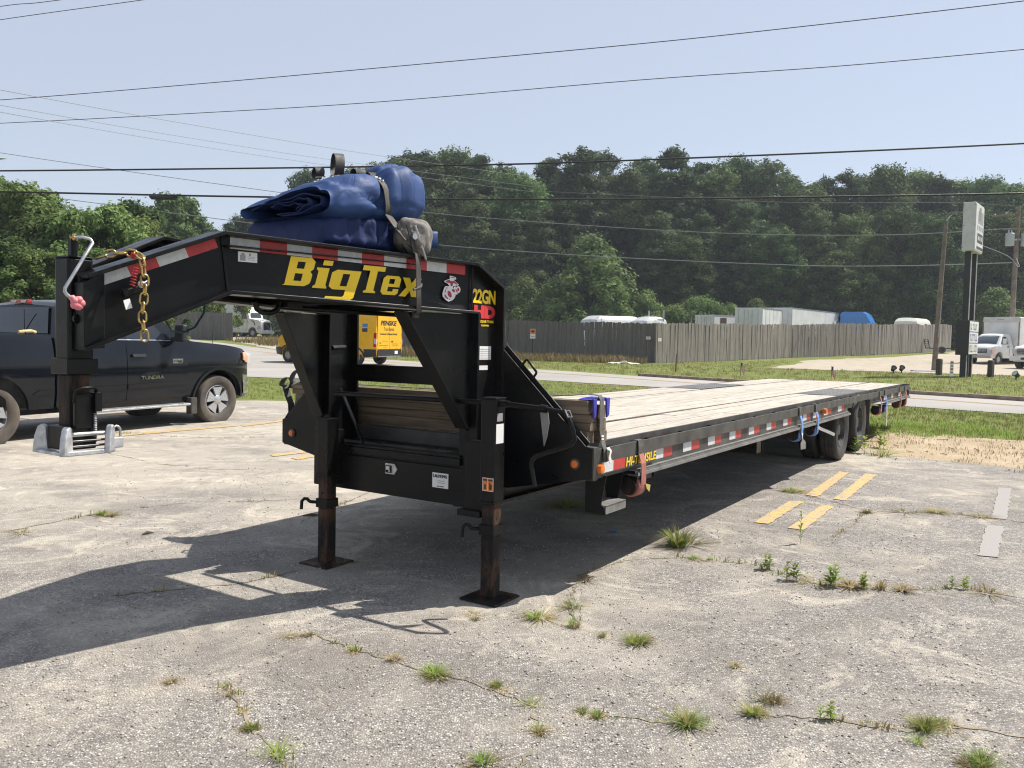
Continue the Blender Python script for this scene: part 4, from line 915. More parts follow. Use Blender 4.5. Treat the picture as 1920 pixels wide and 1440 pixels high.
# front step
mb = MB(); mb.box(0.12, 0.39, 0.0, 0.13, -0.378, -0.368); mb.box(0.12, 0.39, 0.0, 0.008, -0.42, -0.37)
for i in range(9):
    for j in range(2): mb.add([(0.135+i*0.028, -0.0012, -0.41+j*0.02), (0.148+i*0.028, -0.003, -0.404+j*0.02), (0.155+i*0.028, -0.0012, -0.396+j*0.02), (0.142+i*0.028, -0.003, -0.402+j*0.02)], [(0,1,2,3)])
stp = mb.build("step_tread", M["track_grey"], trl, bevel=0.0)
for uu in (0.113, 0.386):
    mb = MB(); mb.prism([(0.0, -0.19), (0.14, -0.19), (0.135, -0.42), (0.002, -0.42), (0.03, -0.36)] if uu < 0.2 else [(0.02, -0.19), (0.16, -0.19), (0.13, -0.40), (0.06, -0.40)], (uu, 0, 0), (0,1,0), (0,0,1), (1,0,0), 0.006); mb.build("step_bracket", BK, stp)

# wheels
def tyre_prof(r, w, rim):
    return [(rim, -w*0.36), (rim+0.012, -w*0.40), (r*0.80, -w*0.5), (r*0.93, -w*0.47), (r*0.985, -w*0.38), (r, -w*0.3), (r, -w*0.17), (r-0.011, -w*0.16), (r-0.011, -w*0.12), (r, -w*0.11), (r, w*0.03), (r-0.011, w*0.035), (r-0.011, w*0.07), (r, w*0.075), (r, w*0.2), (r-0.011, w*0.205), (r-0.011, w*0.24), (r, w*0.245), (r*0.985, w*0.38), (r*0.93, w*0.47), (r*0.80, w*0.5), (rim+0.012, w*0.40), (rim, w*0.36)]
def trailer_wheel(u, v, outer):
    cw = -0.813-0.009*0+0.389+(-0.0) + 0.009*(u-6.8)
    mb = MB(); mb.lathe(tyre_prof(0.389, 0.22, 0.215), (u, v, cw), (0, -1 if v < 1.3 else 1, 0), 40, False); wh = mb.build("tyre", M["tyre_black"], trl, smooth=35)
    s = -1 if v < 1.3 else 1
    prof = [(0.218, 0.09), (0.208, 0.085), (0.20, 0.03), (0.185, -0.02), (0.15, -0.045), (0.11, -0.05), (0.085, -0.05), (0.085, 0.02), (0.07, 0.06), (0.0, 0.065)] if outer else [(0.218, 0.09), (0.2, 0.0), (0.15, -0.03), (0.0, -0.03)]
    mb = MB(); mb.lathe(prof, (u, v, cw), (0, s, 0), 32, False)
    mb.build("rim", M["dark_rim"] if outer else M["trim_black"], wh, smooth=40)
    if outer:
        mb = MB()
        for k in range(8):
            a = k*math.pi/4; mb.lathe([(0.012, 0), (0.012, 0.022), (0.0, 0.024)], (u+0.125*math.cos(a), v+s*(-0.047), cw+0.125*math.sin(a)), (0, s, 0), 8)
        mb.build("lug_nut", M["chrome"], wh)
for u in (6.82, 7.98):
    for v, outer in ((0.145, True), (0.40, False), (TW-0.40, False), (TW-0.145, True)): trailer_wheel(u, v, outer)
    mb = MB(); mb.tube([(u, 0.3, -0.43), (u, TW-0.3, -0.43)], 0.06, 12); mb.build("axle", BK, trl, smooth=60)
for vv in (0.66, TW-0.66):
    mb = MB(); mb.tube([(6.3, vv, -0.45), (6.55, vv, -0.40), (6.82, vv, -0.37), (7.1, vv, -0.40), (7.4, vv, -0.46), (7.7, vv, -0.40), (7.98, vv, -0.37), (8.25, vv, -0.40), (8.5, vv, -0.45)], 0.03, 8); mb.build("leaf_spring", BK, trl)
for vv in (0.03, TW-0.53):
    mb = MB(); mb.box(8.52, 8.53, vv, vv+0.5, -0.60, -0.12); mb.build("mud_flap", M["rubber"], trl)

# strap winches under the near rail; strap colours as in the photo
def winch(u, strap, tail, big=1.0):
    w0 = -0.245
    mb = MB()
    for du in (0.0, 0.125): mb.prism([(-0.02, w0), (0.09, w0), (0.085, w0-0.085), (0.035, w0-0.115), (-0.012, w0-0.085)], (u+du, 0, 0), (0,1,0), (0,0,1), (1,0,0), 0.006)
    mb.box(u-0.02, u+0.15, -0.03, 0.08, w0-0.004, w0+0.008); wb = mb.build("winch", BK, trl)
    mb = MB(); mb.lathe([(0.02, -0.022), (0.05*big, -0.018), (0.05*big, 0.0), (0.03, 0.002), (0.03, 0.125), (0.05*big, 0.128), (0.05*big, 0.14), (0.02, 0.142)], (u+0.003, 0.035, w0-0.06), (1, 0, 0), 18); dr = mb.build("drum", M["rusty"], wb, smooth=40)
    mb = MB(); mb.lathe([(0.0, -0.0235), (0.017, -0.0235)], (u+0.003, 0.035, w0-0.06), (1, 0, 0), 10, False)
    mb.build("drum_hole", M["dark_void"], dr)
    mb = MB(); mb.lathe([(0.058*big, 0.012), (0.064*big, 0.02), (0.064*big, 0.105), (0.058*big, 0.115)], (u+0.003, 0.035, w0-0.06), (1, 0, 0), 20)
    mb.build("strap_roll", M[strap], wb, smooth=50)
    um = u+0.19 if tail != "loop" else u+0.2
    x = u+0.066
    # strap goes up from the drum in front of the rail and over its top
    r_ = 0.066*big
    mb = MB(); mb.strip([(x, 0.05, -0.02), (x, 0.02, -0.012), (x, -0.008, -0.014), (x, -0.012, -0.05), (x, -0.013, -0.105)], (1, 0, 0), 0.072, 0.004)
    mb.build("strap_top", M["strap_grey"], wb)
    mb = MB(); mb.strip([(x, -0.016, -0.10), (x, -0.034, -0.16), (x, -0.037, -0.22), (x, -0.036, w0-0.05), (x, -0.028, w0-0.09), (x, 0.0, w0-0.118)], (1, 0, 0), 0.07, 0.0045)
    mb.build("strap", M[strap], wb)
    if tail == "tri":
        mb = MB(); mb.prism([(0.0, 0.0), (0.075, -0.018), (0.06, -0.06), (0.02, -0.035)], (x+0.02, -0.044, w0-0.045), (1,0,0), (0,0,1), (0,1,0), 0.004); mb.build("strap_end", M["strap_white"], wb).data.materials.__setitem__(0, M["yellow_cloth"])
    if tail == "hang":
        mb = MB(); mb.strip([(x, -0.038, w0-0.03), (x-0.01, -0.045, w0-0.09), (x+0.02, -0.045, w0-0.13), (x+0.035, -0.045, w0-0.2)], [(1,0,0), (0.9,0.2,0), (0.5,-0.5,0), (0.5,-0.5,0)], 0.055, 0.004); mb.build("strap_end", M["strap_white"], wb)
    if tail == "out":
        mb = MB(); mb.strip([(x, -0.038, w0-0.02), (x+0.03, -0.06, w0-0.04), (x+0.09, -0.12, w0-0.07), (x+0.15, -0.18, w0-0.105)], (0.3, 0.0, 1), 0.035, 0.004); mb.build("strap_end", M["strap_white"], wb)
    if tail == "long":
        mb = MB(); mb.strip([(x, -0.04, w0-0.03), (x, -0.045, w0-0.15), (x+0.01, -0.045, w0-0.32)], (1, 0, 0), 0.055, 0.004); mb.build("strap_end", M["strap_white"], wb)
simple("yellow_cloth", (0.55, 0.43, 0.10), 0.8)
for a in ((0.50, "strap_red", "tri", 1.12), (4.42, "strap_blue", "hang", 1.0), (5.10, "strap_blue", "out", 1.0), (9.0, "strap_red", "loop", 1.15), (9.45, "strap_blue", "long", 1.1), (10.85, "strap_red", "loop", 1.1), (11.45, "strap_red", "loop", 1.1)): winch(*a)
# ------------------------------------------------------------------ cargo lying on the trailer
def tarp_mat(name, a, b):
    n = NT(name); f = n.noise(3.5, 5, 0.6); g = n.noise(14, 5, 0.65, None, 0.8)
    n.set(n.mix(n.ramp(f, [(0.35, 0), (0.65, 1)]), a, b), None, 0.0, 0.0, 0.38)
    n.l(n.ramp(n.noise(5, 4), [(0.3, 0.55), (0.7, 0.72)]), n.p.inputs["Roughness"])
    cr = n.math('ABSOLUTE', n.math('SUBTRACT', n.noise(4.5, 2, 0.5, None, 1.2), 0.5)); n.bump(n.mix(0.35, n.ramp(cr, [(0.0, 0), (0.12, 1)]), g), 0.2, 0.02); M[name] = n.m
tarp_mat("tarp_blue", (0.014, 0.042, 0.145), (0.024, 0.062, 0.185)); tarp_mat("tarp_navy", (0.004, 0.014, 0.075), (0.008, 0.022, 0.10))
def sell(t, e):
    c, s = math.cos(t), math.sin(t)
    return (math.copysign(abs(c)**(2/e), c), math.copysign(abs(s)**(2/e), s))
def interp(tab, u):
    for i in range(len(tab)-1):
        if tab[i][0] <= u <= tab[i+1][0]:
            f = (u-tab[i][0])/(tab[i+1][0]-tab[i][0]); f = f*f*(3-2*f); return [a+(b-a)*f for a, b in zip(tab[i], tab[i+1])]
    return list(tab[0] if u < tab[0][0] else tab[-1])
def wob(x, y, z): return math.sin(3.1*x+1.3)*math.sin(4.2*y+0.4)+0.6*math.sin(9.1*x-5.3*z+2.0)+0.4*math.sin(13*y+11*z)

def bundle(name, tab, e, NS, NU, amp, origin, m, wr=None, mouth=None):
    """soft folded bundle lofted along u; tab rows: u, v centre, half width, w bottom, w top"""
    u0, u1 = tab[0][0], tab[-1][0]; secs = []
    for i in range(NU+1):
        u = u0+(u1-u0)*i/NU; _, c, hw, wb, wt = interp(tab, u); s = []
        for k in range(NS):
            t = 2*math.pi*k/NS; a, b = sell(t, e); v = c+hw*a; w = (wb+wt)/2+(wt-wb)/2*b
            d = amp*wob(u*3, v*3, w*3)
            if wr: d += wr(u, v, w, a, b)
            v += d*a; w += d*b*(0.3 if b < 0 else 1)
            if mouth: w -= 0.13*(v-1.2)*max(0.0, b)*(0.6+0.4*max(0.0, b))
            s.append((u+0.35*d-origin[0], v-origin[1], w-origin[2]))
        secs.append(s)
    mb = MB()
    if mouth:                       # hollow open end: rim folds back inside
        c = np.mean(np.array(secs[0]), 0); inner = []
        for du, sc_ in mouth: inner.append([(p[0]*0+secs[0][0][0]+du*(1+0.25*math.sin(5*k/NS*6.28)), c[1]+(p[1]-c[1])*sc_, c[2]+(p[2]-c[2])*sc_) for k, p in enumerate(secs[0])])
        secs = inner[::-1]+secs
    mb.loft(secs, True, True)
    return mb.build(name, m, None, smooth=70, matrix=TMl(origin))

og = (-0.95, 1.2, 1.06)
low = bundle("folded_tarp", [(-1.265, 1.23, 0.30, 1.062, 1.21), (-1.23, 1.23, 0.325, 1.058, 1.235), (-1.0, 1.23, 0.335, 1.058, 1.255), (-0.80, 1.23, 0.34, 1.058, 1.25), (-0.68, 1.24, 0.32, 1.058, 1.22), (-0.63, 1.25, 0.28, 1.06, 1.18)], 4.5, 72, 60, 0.006, og, M["tarp_navy"],
    wr=lambda u, v, w, a, b: (0.012*math.sin(62*u+9*w)*max(0, -a)**2*sstep(-1.22, -1.12, u)+0.006*math.sin(38*(w-0.35*v)+4)*max(0, -a)) + 0.004*math.sin(24*v)*max(0, b))
tag(low, "dark navy folded tarp lying flat on the trailer neck", "tarp")
def wr_up(u, v, w, a, b):
    d = 0.0
    q = u+0.90-0.30*(w-1.33)-0.05*(v-1.2)
    d -= 0.030*math.exp(-(q/0.022)**2)+0.010*math.exp(-(q/0.07)**2)              # pinched under the strap
    for s_, p_, k_ in ((1, 0.2, 0.014), (-1, 1.1, 0.010)):                        # creases running out from the strap
        d -= k_*max(0.0, 1-abs(math.sin(13*(w-1.33)+6*v+p_*7))*3.2)*math.exp(-(q/0.20)**2)
    d -= 0.012*max(0.0, 1-abs(math.sin(7.5*v+3.4*u+0.5))*3.5)*max(0, b)           # long folds over the top
    d -= 0.012*max(0.0, 1-abs(math.sin(10*(w-1.2)+2.2*u+0.9))*3.0)*max(0, -a)     # flat folds down the side
    d += 0.012*math.sin(4.6*v+2.7*u)*max(0, b)
    return d
UPT = [(-1.29, 1.21, 0.34, 1.215, 1.325), (-1.22, 1.21, 0.36, 1.20, 1.375), (-1.08, 1.20, 0.365, 1.20, 1.425), (-0.965, 1.19, 0.345, 1.215, 1.445), (-0.90, 1.19, 0.335, 1.225, 1.458), (-0.82, 1.18, 0.345, 1.225, 1.535), (-0.72, 1.17, 0.36, 1.235, 1.545), (-0.61, 1.17, 0.345, 1.25, 1.525), (-0.54, 1.17, 0.29, 1.285, 1.49), (-0.505, 1.17, 0.19, 1.33, 1.43)]
up_ = bundle("rolled_tarp", UPT, 3.3, 110, 120, 0.005, og, M["tarp_blue"], wr_up,
    mouth=[(0.02, 0.93), (0.10, 0.86), (0.22, 0.74), (0.30, 0.3)])
tag(up_, "large blue vinyl tarp rolled and strapped on top of the neck", "tarp")
# folded layers showing in the open end of the roll
for k, (sc_, ph) in enumerate(((0.80, 0.2), (0.58, 0.9), (0.34, 0.5))):
    pts = []
    for i in range(26):
        t = ph+i/25*(4.6-k*0.5); a, b = sell(t, 2.6); pts.append((0, 1.21+0.32*sc_*a-og[1], 1.272+0.062*sc_*b-0.02*sc_*a+0.006*math.sin(7*t)-og[2]))
    mb = MB(); vs = []; fs = []
    for p in pts:
        for du in (-1.28, -1.19, -1.08): vs.append((du-og[0]+0.012*math.sin(p[1]*17+k), p[1], p[2]+0.006*math.sin(p[1]*21+du*30)))
    for i in range(len(pts)-1):
        for j in range(2): fs.append((i*3+j, i*3+j+1, i*3+j+4, i*3+j+3))
    mb.add(vs, fs); o = mb.build("fold", M["tarp_navy"], up_, smooth=80)
    sol = o.modifiers.new("thickness", 'SOLIDIFY'); sol.thickness = 0.006
# grey quilted blanket and the folded blue end
def lump(name, c, r, seed, m, rot=0.0, e=2.4, amp=0.1, n1=36, n2=22, parent=None, quilt=0.0):
    rr = random.Random(seed); ph = [rr.uniform(0, 6) for _ in range(6)]; secs = []
    for i in range(n2+1):
        f = -math.pi/2+math.pi*i/n2; s = []
        for k in range(n1):
            t = 2*math.pi*k/n1; a, b = sell(t, e); cf = max(0.02, math.cos(f)**(2/e)); x, y, z = math.copysign(abs(math.sin(f))**(2/e), math.sin(f)), a*cf, b*cf
            d = 1+amp*(math.sin(3*x+ph[0])*math.sin(4*y+ph[1])+0.5*math.sin(7*z+5*x+ph[2])+0.35*math.sin(13*y+9*x+ph[3]))+quilt*(math.sin(24*x)*math.sin(24*(y+z)))
            s.append((x*r[0]*d, y*r[1]*d, z*r[2]*d))
        secs.append(s)
    o = MB().loft(secs).build(name, m, parent, smooth=75)
    o.matrix_world = TMl(c) @ Matrix.Rotation(rot, 4, 'Y') @ Matrix.Rotation(0.4, 4, 'Z'); return o
simple("blanket_grey", (0.21, 0.195, 0.18), 0.95, col2=(0.10, 0.094, 0.088), vscale=16, bump=1.0, bscale=42)
bl_ = lump("moving_blanket", (-0.715, 0.815, 1.155), (0.115, 0.10, 0.098), 3, M["blanket_grey"], 0.35, 2.5, 0.09, quilt=0.022); tag(bl_, "grey quilted moving blanket bundled behind the ratchet on the neck", "blanket")
lump("blanket_fold", (-0.645, 0.83, 1.125), (0.05, 0.07, 0.06), 8, M["blanket_grey"], -0.3, 2.4, 0.1, 24, 14).parent = bl_
bl_.children[0].matrix_world = TMl((-0.645, 0.83, 1.125))
mb = MB(); secs = []
for i in range(6):
    f = i/5; s = []
    for k in range(24):
        a, b = sell(2*math.pi*k/24, 5); s.append((-0.76+0.29*f+0.008*math.sin(k), 0.94-0.06*f+a*0.05, 1.165+0.012*f+b*0.05))
    secs.append([(p[0]+0.70, p[1]-0.9, p[2]-1.06) for p in s])
inn = [[(p[0]-d, 0.88-0.9+(p[1]-(0.88-0.9))*q, 1.177-1.06+(p[2]-(1.177-1.06))*q) for p in secs[-1]] for d, q in ((0.0, 0.9), (0.03, 0.82), (0.12, 0.7))]
fe = MB().loft(secs+inn).build("tarp_corner", M["tarp_blue"], None, smooth=50, matrix=TMl((-0.70, 0.9, 1.06))); tag(fe, "folded end of a blue tarp poking out beyond the grey blanket", "tarp")

# ratchet strap over the bundle
simple("strap_dark", (0.075, 0.068, 0.06), 0.75, col2=(0.04, 0.037, 0.034), vscale=20, bump=0.3, bscale=250)
rs = thing("ratchet_strap", "dark webbing ratchet strap holding the tarps onto the neck", "strap", matrix=TMl(og))
def loc(pts): return [(p[0]-og[0], p[1]-og[1], p[2]-og[2]) for p in pts]
def vf(u): return vc(u)-0.068
def on_tarp(u, deg, k=1.0):
    _, c, hw, wb, wt = interp(UPT, u); a, b = sell(R(deg), 3.3); return (u, c+hw*a*k, (wb+wt)/2+(wt-wb)/2*b*k-0.13*hw*a*max(0.0, b)*(0.6+0.4*max(0.0, b)))
pth = [(-1.03, 1.72, 1.03), (-1.02, 1.64, 1.15)]+[on_tarp(-1.0+0.14*((d-20)/190.0), d) for d in range(20, 211, 10)]+[(-0.845, 0.82, 1.20), (-0.83, 0.79, 1.165), (-0.815, 0.765, 1.13)]
mb = MB(); mb.strip(loc(pth), (1, 0.15, 0.1), 0.06, 0.004); mb.build("webbing", M["strap_dark"], rs, smooth=60)
mb = MB()
for u0 in (-0.775,): mb.strip(loc([(u0-0.015, 0.785, 1.12), (u0-0.005, 0.755, 1.085), (u0, vf(u0), 1.06), (u0+0.005, vf(u0)-0.004, 1.0), (u0+0.012, vf(u0)-0.003, 0.86), (u0+0.018, vf(u0)-0.003, 0.745), (u0+0.022, vf(u0)+0.02, 0.728), (u0+0.025, vf(u0)+0.16, 0.728)]), (1, 0.1, 0), 0.045, 0.004)
mb.build("webbing", M["strap_black"], rs, smooth=60)
mb = MB(); mb.tube(loc([(-0.80, 0.735, 0.865), (-0.77, 0.728, 0.875), (-0.745, 0.73, 0.885), (-0.735, 0.735, 0.9)]), 0.008, 6); mb.build("webbing_knot", M["strap_grey"], rs)
mb = MB(); mb.strip(loc([(-0.757, 0.752, 0.752), (-0.757, 0.752, 0.715), (-0.757, 0.772, 0.708)]), (1,0,0), 0.045, 0.012); mb.build("webbing_hook", M["strap_black"], rs)
mb = MB(); mb.prism([(0, 0), (0.05, -0.10), (0.10, -0.225), (0.07, -0.225), (0.02, -0.11), (-0.02, -0.02)], loc([(-0.845, 0.735, 1.225)])[0], (1,0,0), (0,0,1), (0,1,0), 0.006)
mb.prism([(0, 0), (0.05, -0.10), (0.10, -0.225), (0.07, -0.225), (0.02, -0.11), (-0.02, -0.02)], loc([(-0.845, 0.80, 1.225)])[0], (1,0,0), (0,0,1), (0,1,0), 0.006)
mb.build("ratchet_frame", M["trim_black"], rs, bevel=0.002)
mb = MB(); mb.tube(loc([(-0.805, 0.725, 1.21), (-0.725, 0.715, 1.04), (-0.715, 0.72, 1.03), (-0.66, 0.76, 1.04), (-0.66, 0.77, 1.05), (-0.775, 0.80, 1.225)]), 0.006, 6); rh = mb.build("ratchet_handle", M["galvanised"], rs, smooth=60)
mb = MB(); mb.tube(loc([(-0.81, 0.72, 1.15), (-0.79, 0.81, 1.15)]), 0.017, 10); 
for k in range(3): mb.tube(loc([(-0.785+0.025*k, 0.72, 1.145-0.045*k), (-0.745+0.025*k, 0.785, 1.15-0.045*k)]), 0.006, 6)
mb.build("ratchet_spool", M["galvanised"], rs, smooth=60)
for c_, r_, tilt, w_, ph in (((-0.985, 1.13, 1.535), 0.062, 0.9, 0.05, 0.2), ((-1.06, 1.2, 1.487), 0.038, 0.3, 0.045, 0.0), ((-0.90, 1.06, 1.492), 0.045, -0.2, 0.05, 0.0), ((-0.855, 1.0, 1.47), 0.05, -0.6, 0.05, 1.3)):
    pts = []; dx = Vector((0.4+0.2*tilt, 1, 0)).normalized()
    for i in range(19):
        a = -1.3+ph+i/18*5.3; p = Vector(c_)+dx*(r_*0.9*math.cos(a))+Vector((0, 0, r_*math.sin(a)*(1.0 if r_ > 0.05 else 0.75))); pts.append(p)
    mb = MB(); mb.strip(loc(pts), Vector((1, -0.35+0.15*tilt, 0.12)), w_*1.15, 0.003); mb.build("webbing_loop", M["strap_black"], rs, smooth=60)
for k in range(9):
    p = on_tarp(-1.0+0.14*((92+7*k-20)/190.0), 92+7*k, 1.03); q_ = loc([p])[0]
    MB().box(q_[0]-0.014+0.008*(k % 3), q_[0]+0.008, q_[1]-0.007, q_[1]+0.007, q_[2]-0.004, q_[2]+0.004).build("webbing_print", M["white_decal"], rs)

# lumber stacked across the front of the deck
def lumber(u0, u1, v0, v1, w0, w1, label, seed):
    r_ = random.Random(seed); L = v1-v0
    mb = MB(); n_ = 8
    secs = []
    for i in range(n_+1):
        f = i/n_; jit = lambda: r_.uniform(-0.0015, 0.0015); s = [(0+jit(), 0), (u1-u0+jit(), 0), (u1-u0+jit(), w1-w0), (0+jit(), w1-w0)]
        secs.append([(f*L, -a, b) for a, b in s])
    o = MB().loft(secs).build("lumber_board", M["lumber"], None, bevel=0.003)
    o.matrix_world = TMl((u0, v0, w0)) @ Matrix.Rotation(R(90), 4, 'Z') @ Matrix.Rotation(r_.uniform(-0.002, 0.002), 4, 'Z')
    return tag(o, label, "board", "boards stacked across the deck front")
lumber(0.0, 0.088, 0.075, 2.52, 0.002, 0.077, "bottom board of the front timber stack across the deck", 1)
lumber(0.004, 0.092, 0.060, 2.54, 0.079, 0.126, "second board from the bottom of the front timber stack", 2)
lumber(0.002, 0.090, 0.062, 2.53, 0.128, 0.175, "third board from the bottom of the front timber stack", 3)
lumber(0.0, 0.088, 0.078, 2.56, 0.177, 0.257, "thick top board of the front timber stack behind the uprights", 4)
lumber(0.135, 0.225, 0.06, 2.50, 0.002, 0.072, "bottom board of the rear timber stack touching the deck planks", 5)
lumber(0.130, 0.220, 0.065, 2.52, 0.074, 0.146, "middle board of the rear timber stack beside the blue protector", 6)
lumber(0.132, 0.222, 0.07, 2.50, 0.148, 0.225, "top board of the rear timber stack under the blue protector", 7)
# blue edge protectors and the tie-down strap over the boards
ep = thing("edge_protector", "blue plastic edge protector over the near end of the boards", "edge protector", matrix=TMl((0.1, 0.07, 0.26)))
mb = MB(); mb.prism([(-0.08, 0.0), (0.11, -0.01), (0.12, 0.006), (0.08, 0.014), (-0.04, 0.010), (-0.085, 0.004)], (0, -0.02, 0.0), (1,0,0), (0,0,1), (0,1,0), 0.10); mb.build("top_flange", M["blue_plastic"], ep, bevel=0.004)
for a, b in ((-0.09, -0.045), (0.005, 0.04), (0.075, 0.125)):
    mb = MB(); mb.prism([(a, 0.01), (b, 0.01), (b-0.006, -0.085-0.12*abs(a)), (a+0.012, -0.11)], (0, -0.028, 0), (1,0,0), (0,0,1), (0,1,0), 0.012); mb.build("side_flange", M["blue_plastic"], ep, bevel=0.004)
bs = thing("tie_down_strap", "grey tie down strap running over the boards to the near rail", "strap", matrix=TMl((0.1, 0.07, 0.26)))
def lo2(pts): return [(p[0]-0.1, p[1]-0.07, p[2]-0.26) for p in pts]
mb = MB(); mb.strip(lo2([(0.10, 2.56, 0.265), (0.10, 1.3, 0.268), (0.10, 0.25, 0.276), (0.10, 0.12, 0.292), (0.10, 0.05, 0.287), (0.10, 0.036, 0.262), (0.10, 0.034, 0.10), (0.09, 0.02, 0.03), (0.075, 0.004, -0.005), (0.07, -0.012, -0.03), (0.068, -0.014, -0.10)]), [(1,0,0)]*11, 0.048, 0.004); mb.build("webbing", M["strap_grey"], bs, smooth=60)
mb = MB(); mb.strip(lo2([(0.07, -0.02, -0.02), (0.078, -0.034, -0.022), (0.09, -0.036, -0.04), (0.088, -0.03, -0.07), (0.10, -0.032, -0.10)]), (1, 0.2, 0), 0.045, 0.003); mb.build("webbing_tail", M["strap_white"], bs, smooth=60)
mb = MB()
for k in range(5): mb.box(-0.036+0.003*(k % 2), -0.006, -0.057, -0.054, -0.215-0.018*k, -0.205-0.018*k)
mb.build("webbing_print", M["white_decal"], bs)
# far end: ratchet, strap tails and rubber loops
fs_ = thing("far_strap", "dark strap loops and ratchet over the far end of the boards", "strap", matrix=TMl((0.05, 2.55, 0.26)))
def lo3(pts): return [(p[0]-0.05, p[1]-2.55, p[2]-0.26) for p in pts]
for c_, r_ in (((0.02, 2.52, 0.30), 0.055), ((0.0, 2.62, 0.25), 0.045)):
    pts = [(c_[0]+0.3*r_*math.sin(a), c_[1]+r_*math.cos(a)*1.2, c_[2]+r_*math.sin(a)) for a in [i*0.35-0.6 for i in range(14)]]
    mb = MB(); mb.strip(lo3(pts), (1, 0.25, 0), 0.06, 0.004); mb.build("webbing_loop", M["strap_black"], fs_, smooth=60)
mb = MB(); mb.strip(lo3([(0.0, 2.64, 0.24), (0.0, 2.61, 0.16), (0.0, 2.575, 0.10), (0.0, 2.57, 0.04), (0.0, 2.61, -0.01), (0.0, 2.635, -0.05), (0.0, 2.60, -0.08), (0.0, 2.58, -0.06)]), (1, 0, 0), 0.06, 0.004); mb.build("webbing", M["strap_black"], fs_, smooth=60)
mb = MB(); mb.bar(lo3([(0.0, 2.66, 0.20)])[0], lo3([(0.03, 2.44, 0.295)])[0], 0.05, 0.012); mb.bar(lo3([(0.02, 2.50, 0.275)])[0], lo3([(0.03, 2.36, 0.305)])[0], 0.06, 0.03); mb.build("ratchet", M["galvanised"], fs_, bevel=0.003)
mb = MB(); mb.prism([(2.30, 0.0), (2.36, 0.012), (2.42, 0.004), (2.48, 0.016), (2.54, 0.002), (2.54, 0.012), (2.46, 0.026), (2.38, 0.022), (2.30, 0.01)], (0, -2.55, 0.0), (0,1,0), (0,0,1), (1,0,0), 0.08); mb.build("blue_corner", M["blue_plastic"], fs_)

# coupler lock with padlock
cl = thing("coupler_lock", "silver cast coupler lock clamped round the foot of the post", "lock", matrix=TMl((-2.36, 1.295, 0.085)))
def lo4(p): return (p[0]+2.36, p[1]-1.295, p[2]-0.085)
lug = [(-0.045, 0.0), (0.04, 0.0), (0.035, 0.05), (0.03, 0.112), (0.008, 0.122), (-0.016, 0.112), (-0.034, 0.07)]
for (u, v, dr) in ((-2.455, 1.385, 0.5), (-2.455, 1.205, 0.0), (-2.275, 1.19, 0.0)):
    mb = MB(); c_ = lo4((u, v, 0.083)); k = 0.62 if u > -2.3 else 0.78
    mb.prism([(a*k, b) for a, b in lug], c_, (0.85, 0.5, 0) if dr == 0 else (0.6, -0.8, 0), (0,0,1), (0.5, -0.85, 0) if dr == 0 else (0.8, 0.6, 0), 0.028); mb.build("clamp_lug", M["cast_aluminium"], cl, bevel=0.006)
mb = MB(); a, b = lo4((-2.455, 1.195, 0.091)), lo4((-2.265, 1.185, 0.091)); mb.bar(a, b, 0.035, 0.02); mb.bar(lo4((-2.455, 1.195, 0.091)), lo4((-2.455, 1.40, 0.091)), 0.04, 0.014); mb.bar(lo4((-2.455, 1.40, 0.091)), lo4((-2.30, 1.40, 0.091)), 0.03, 0.014); mb.build("clamp_frame", M["cast_aluminium"], cl, bevel=0.004)
for w_ in (0.168, 0.14, 0.118):
    mb = MB(); mb.tube([lo4((-2.44, 1.20, w_)), lo4((-2.27, 1.19, w_))], 0.0095 if w_ > 0.16 else 0.005, 8); mb.build("lock_pin", M["galvanised" if w_ > 0.16 else "dark_rim"], cl, smooth=60)
pl = thing("padlock", "silver padlock hanging on the coupler lock", "padlock", matrix=TMl((-2.235, 1.185, 0.10)))
mb = MB(); mb.box(-0.026, 0.026, -0.014, 0.014, 0.0, 0.046); mb.build("padlock_body", M["cast_aluminium"], pl, bevel=0.004)
mb = MB(); mb.tube([(-0.018, 0, 0.046), (-0.018, 0, 0.078), (-0.012, 0, 0.089), (0.0, 0, 0.094), (0.012, 0, 0.089), (0.018, 0, 0.078), (0.018, 0, 0.046)], 0.0055, 8); mb.build("shackle", M["galvanised"], pl, smooth=60)
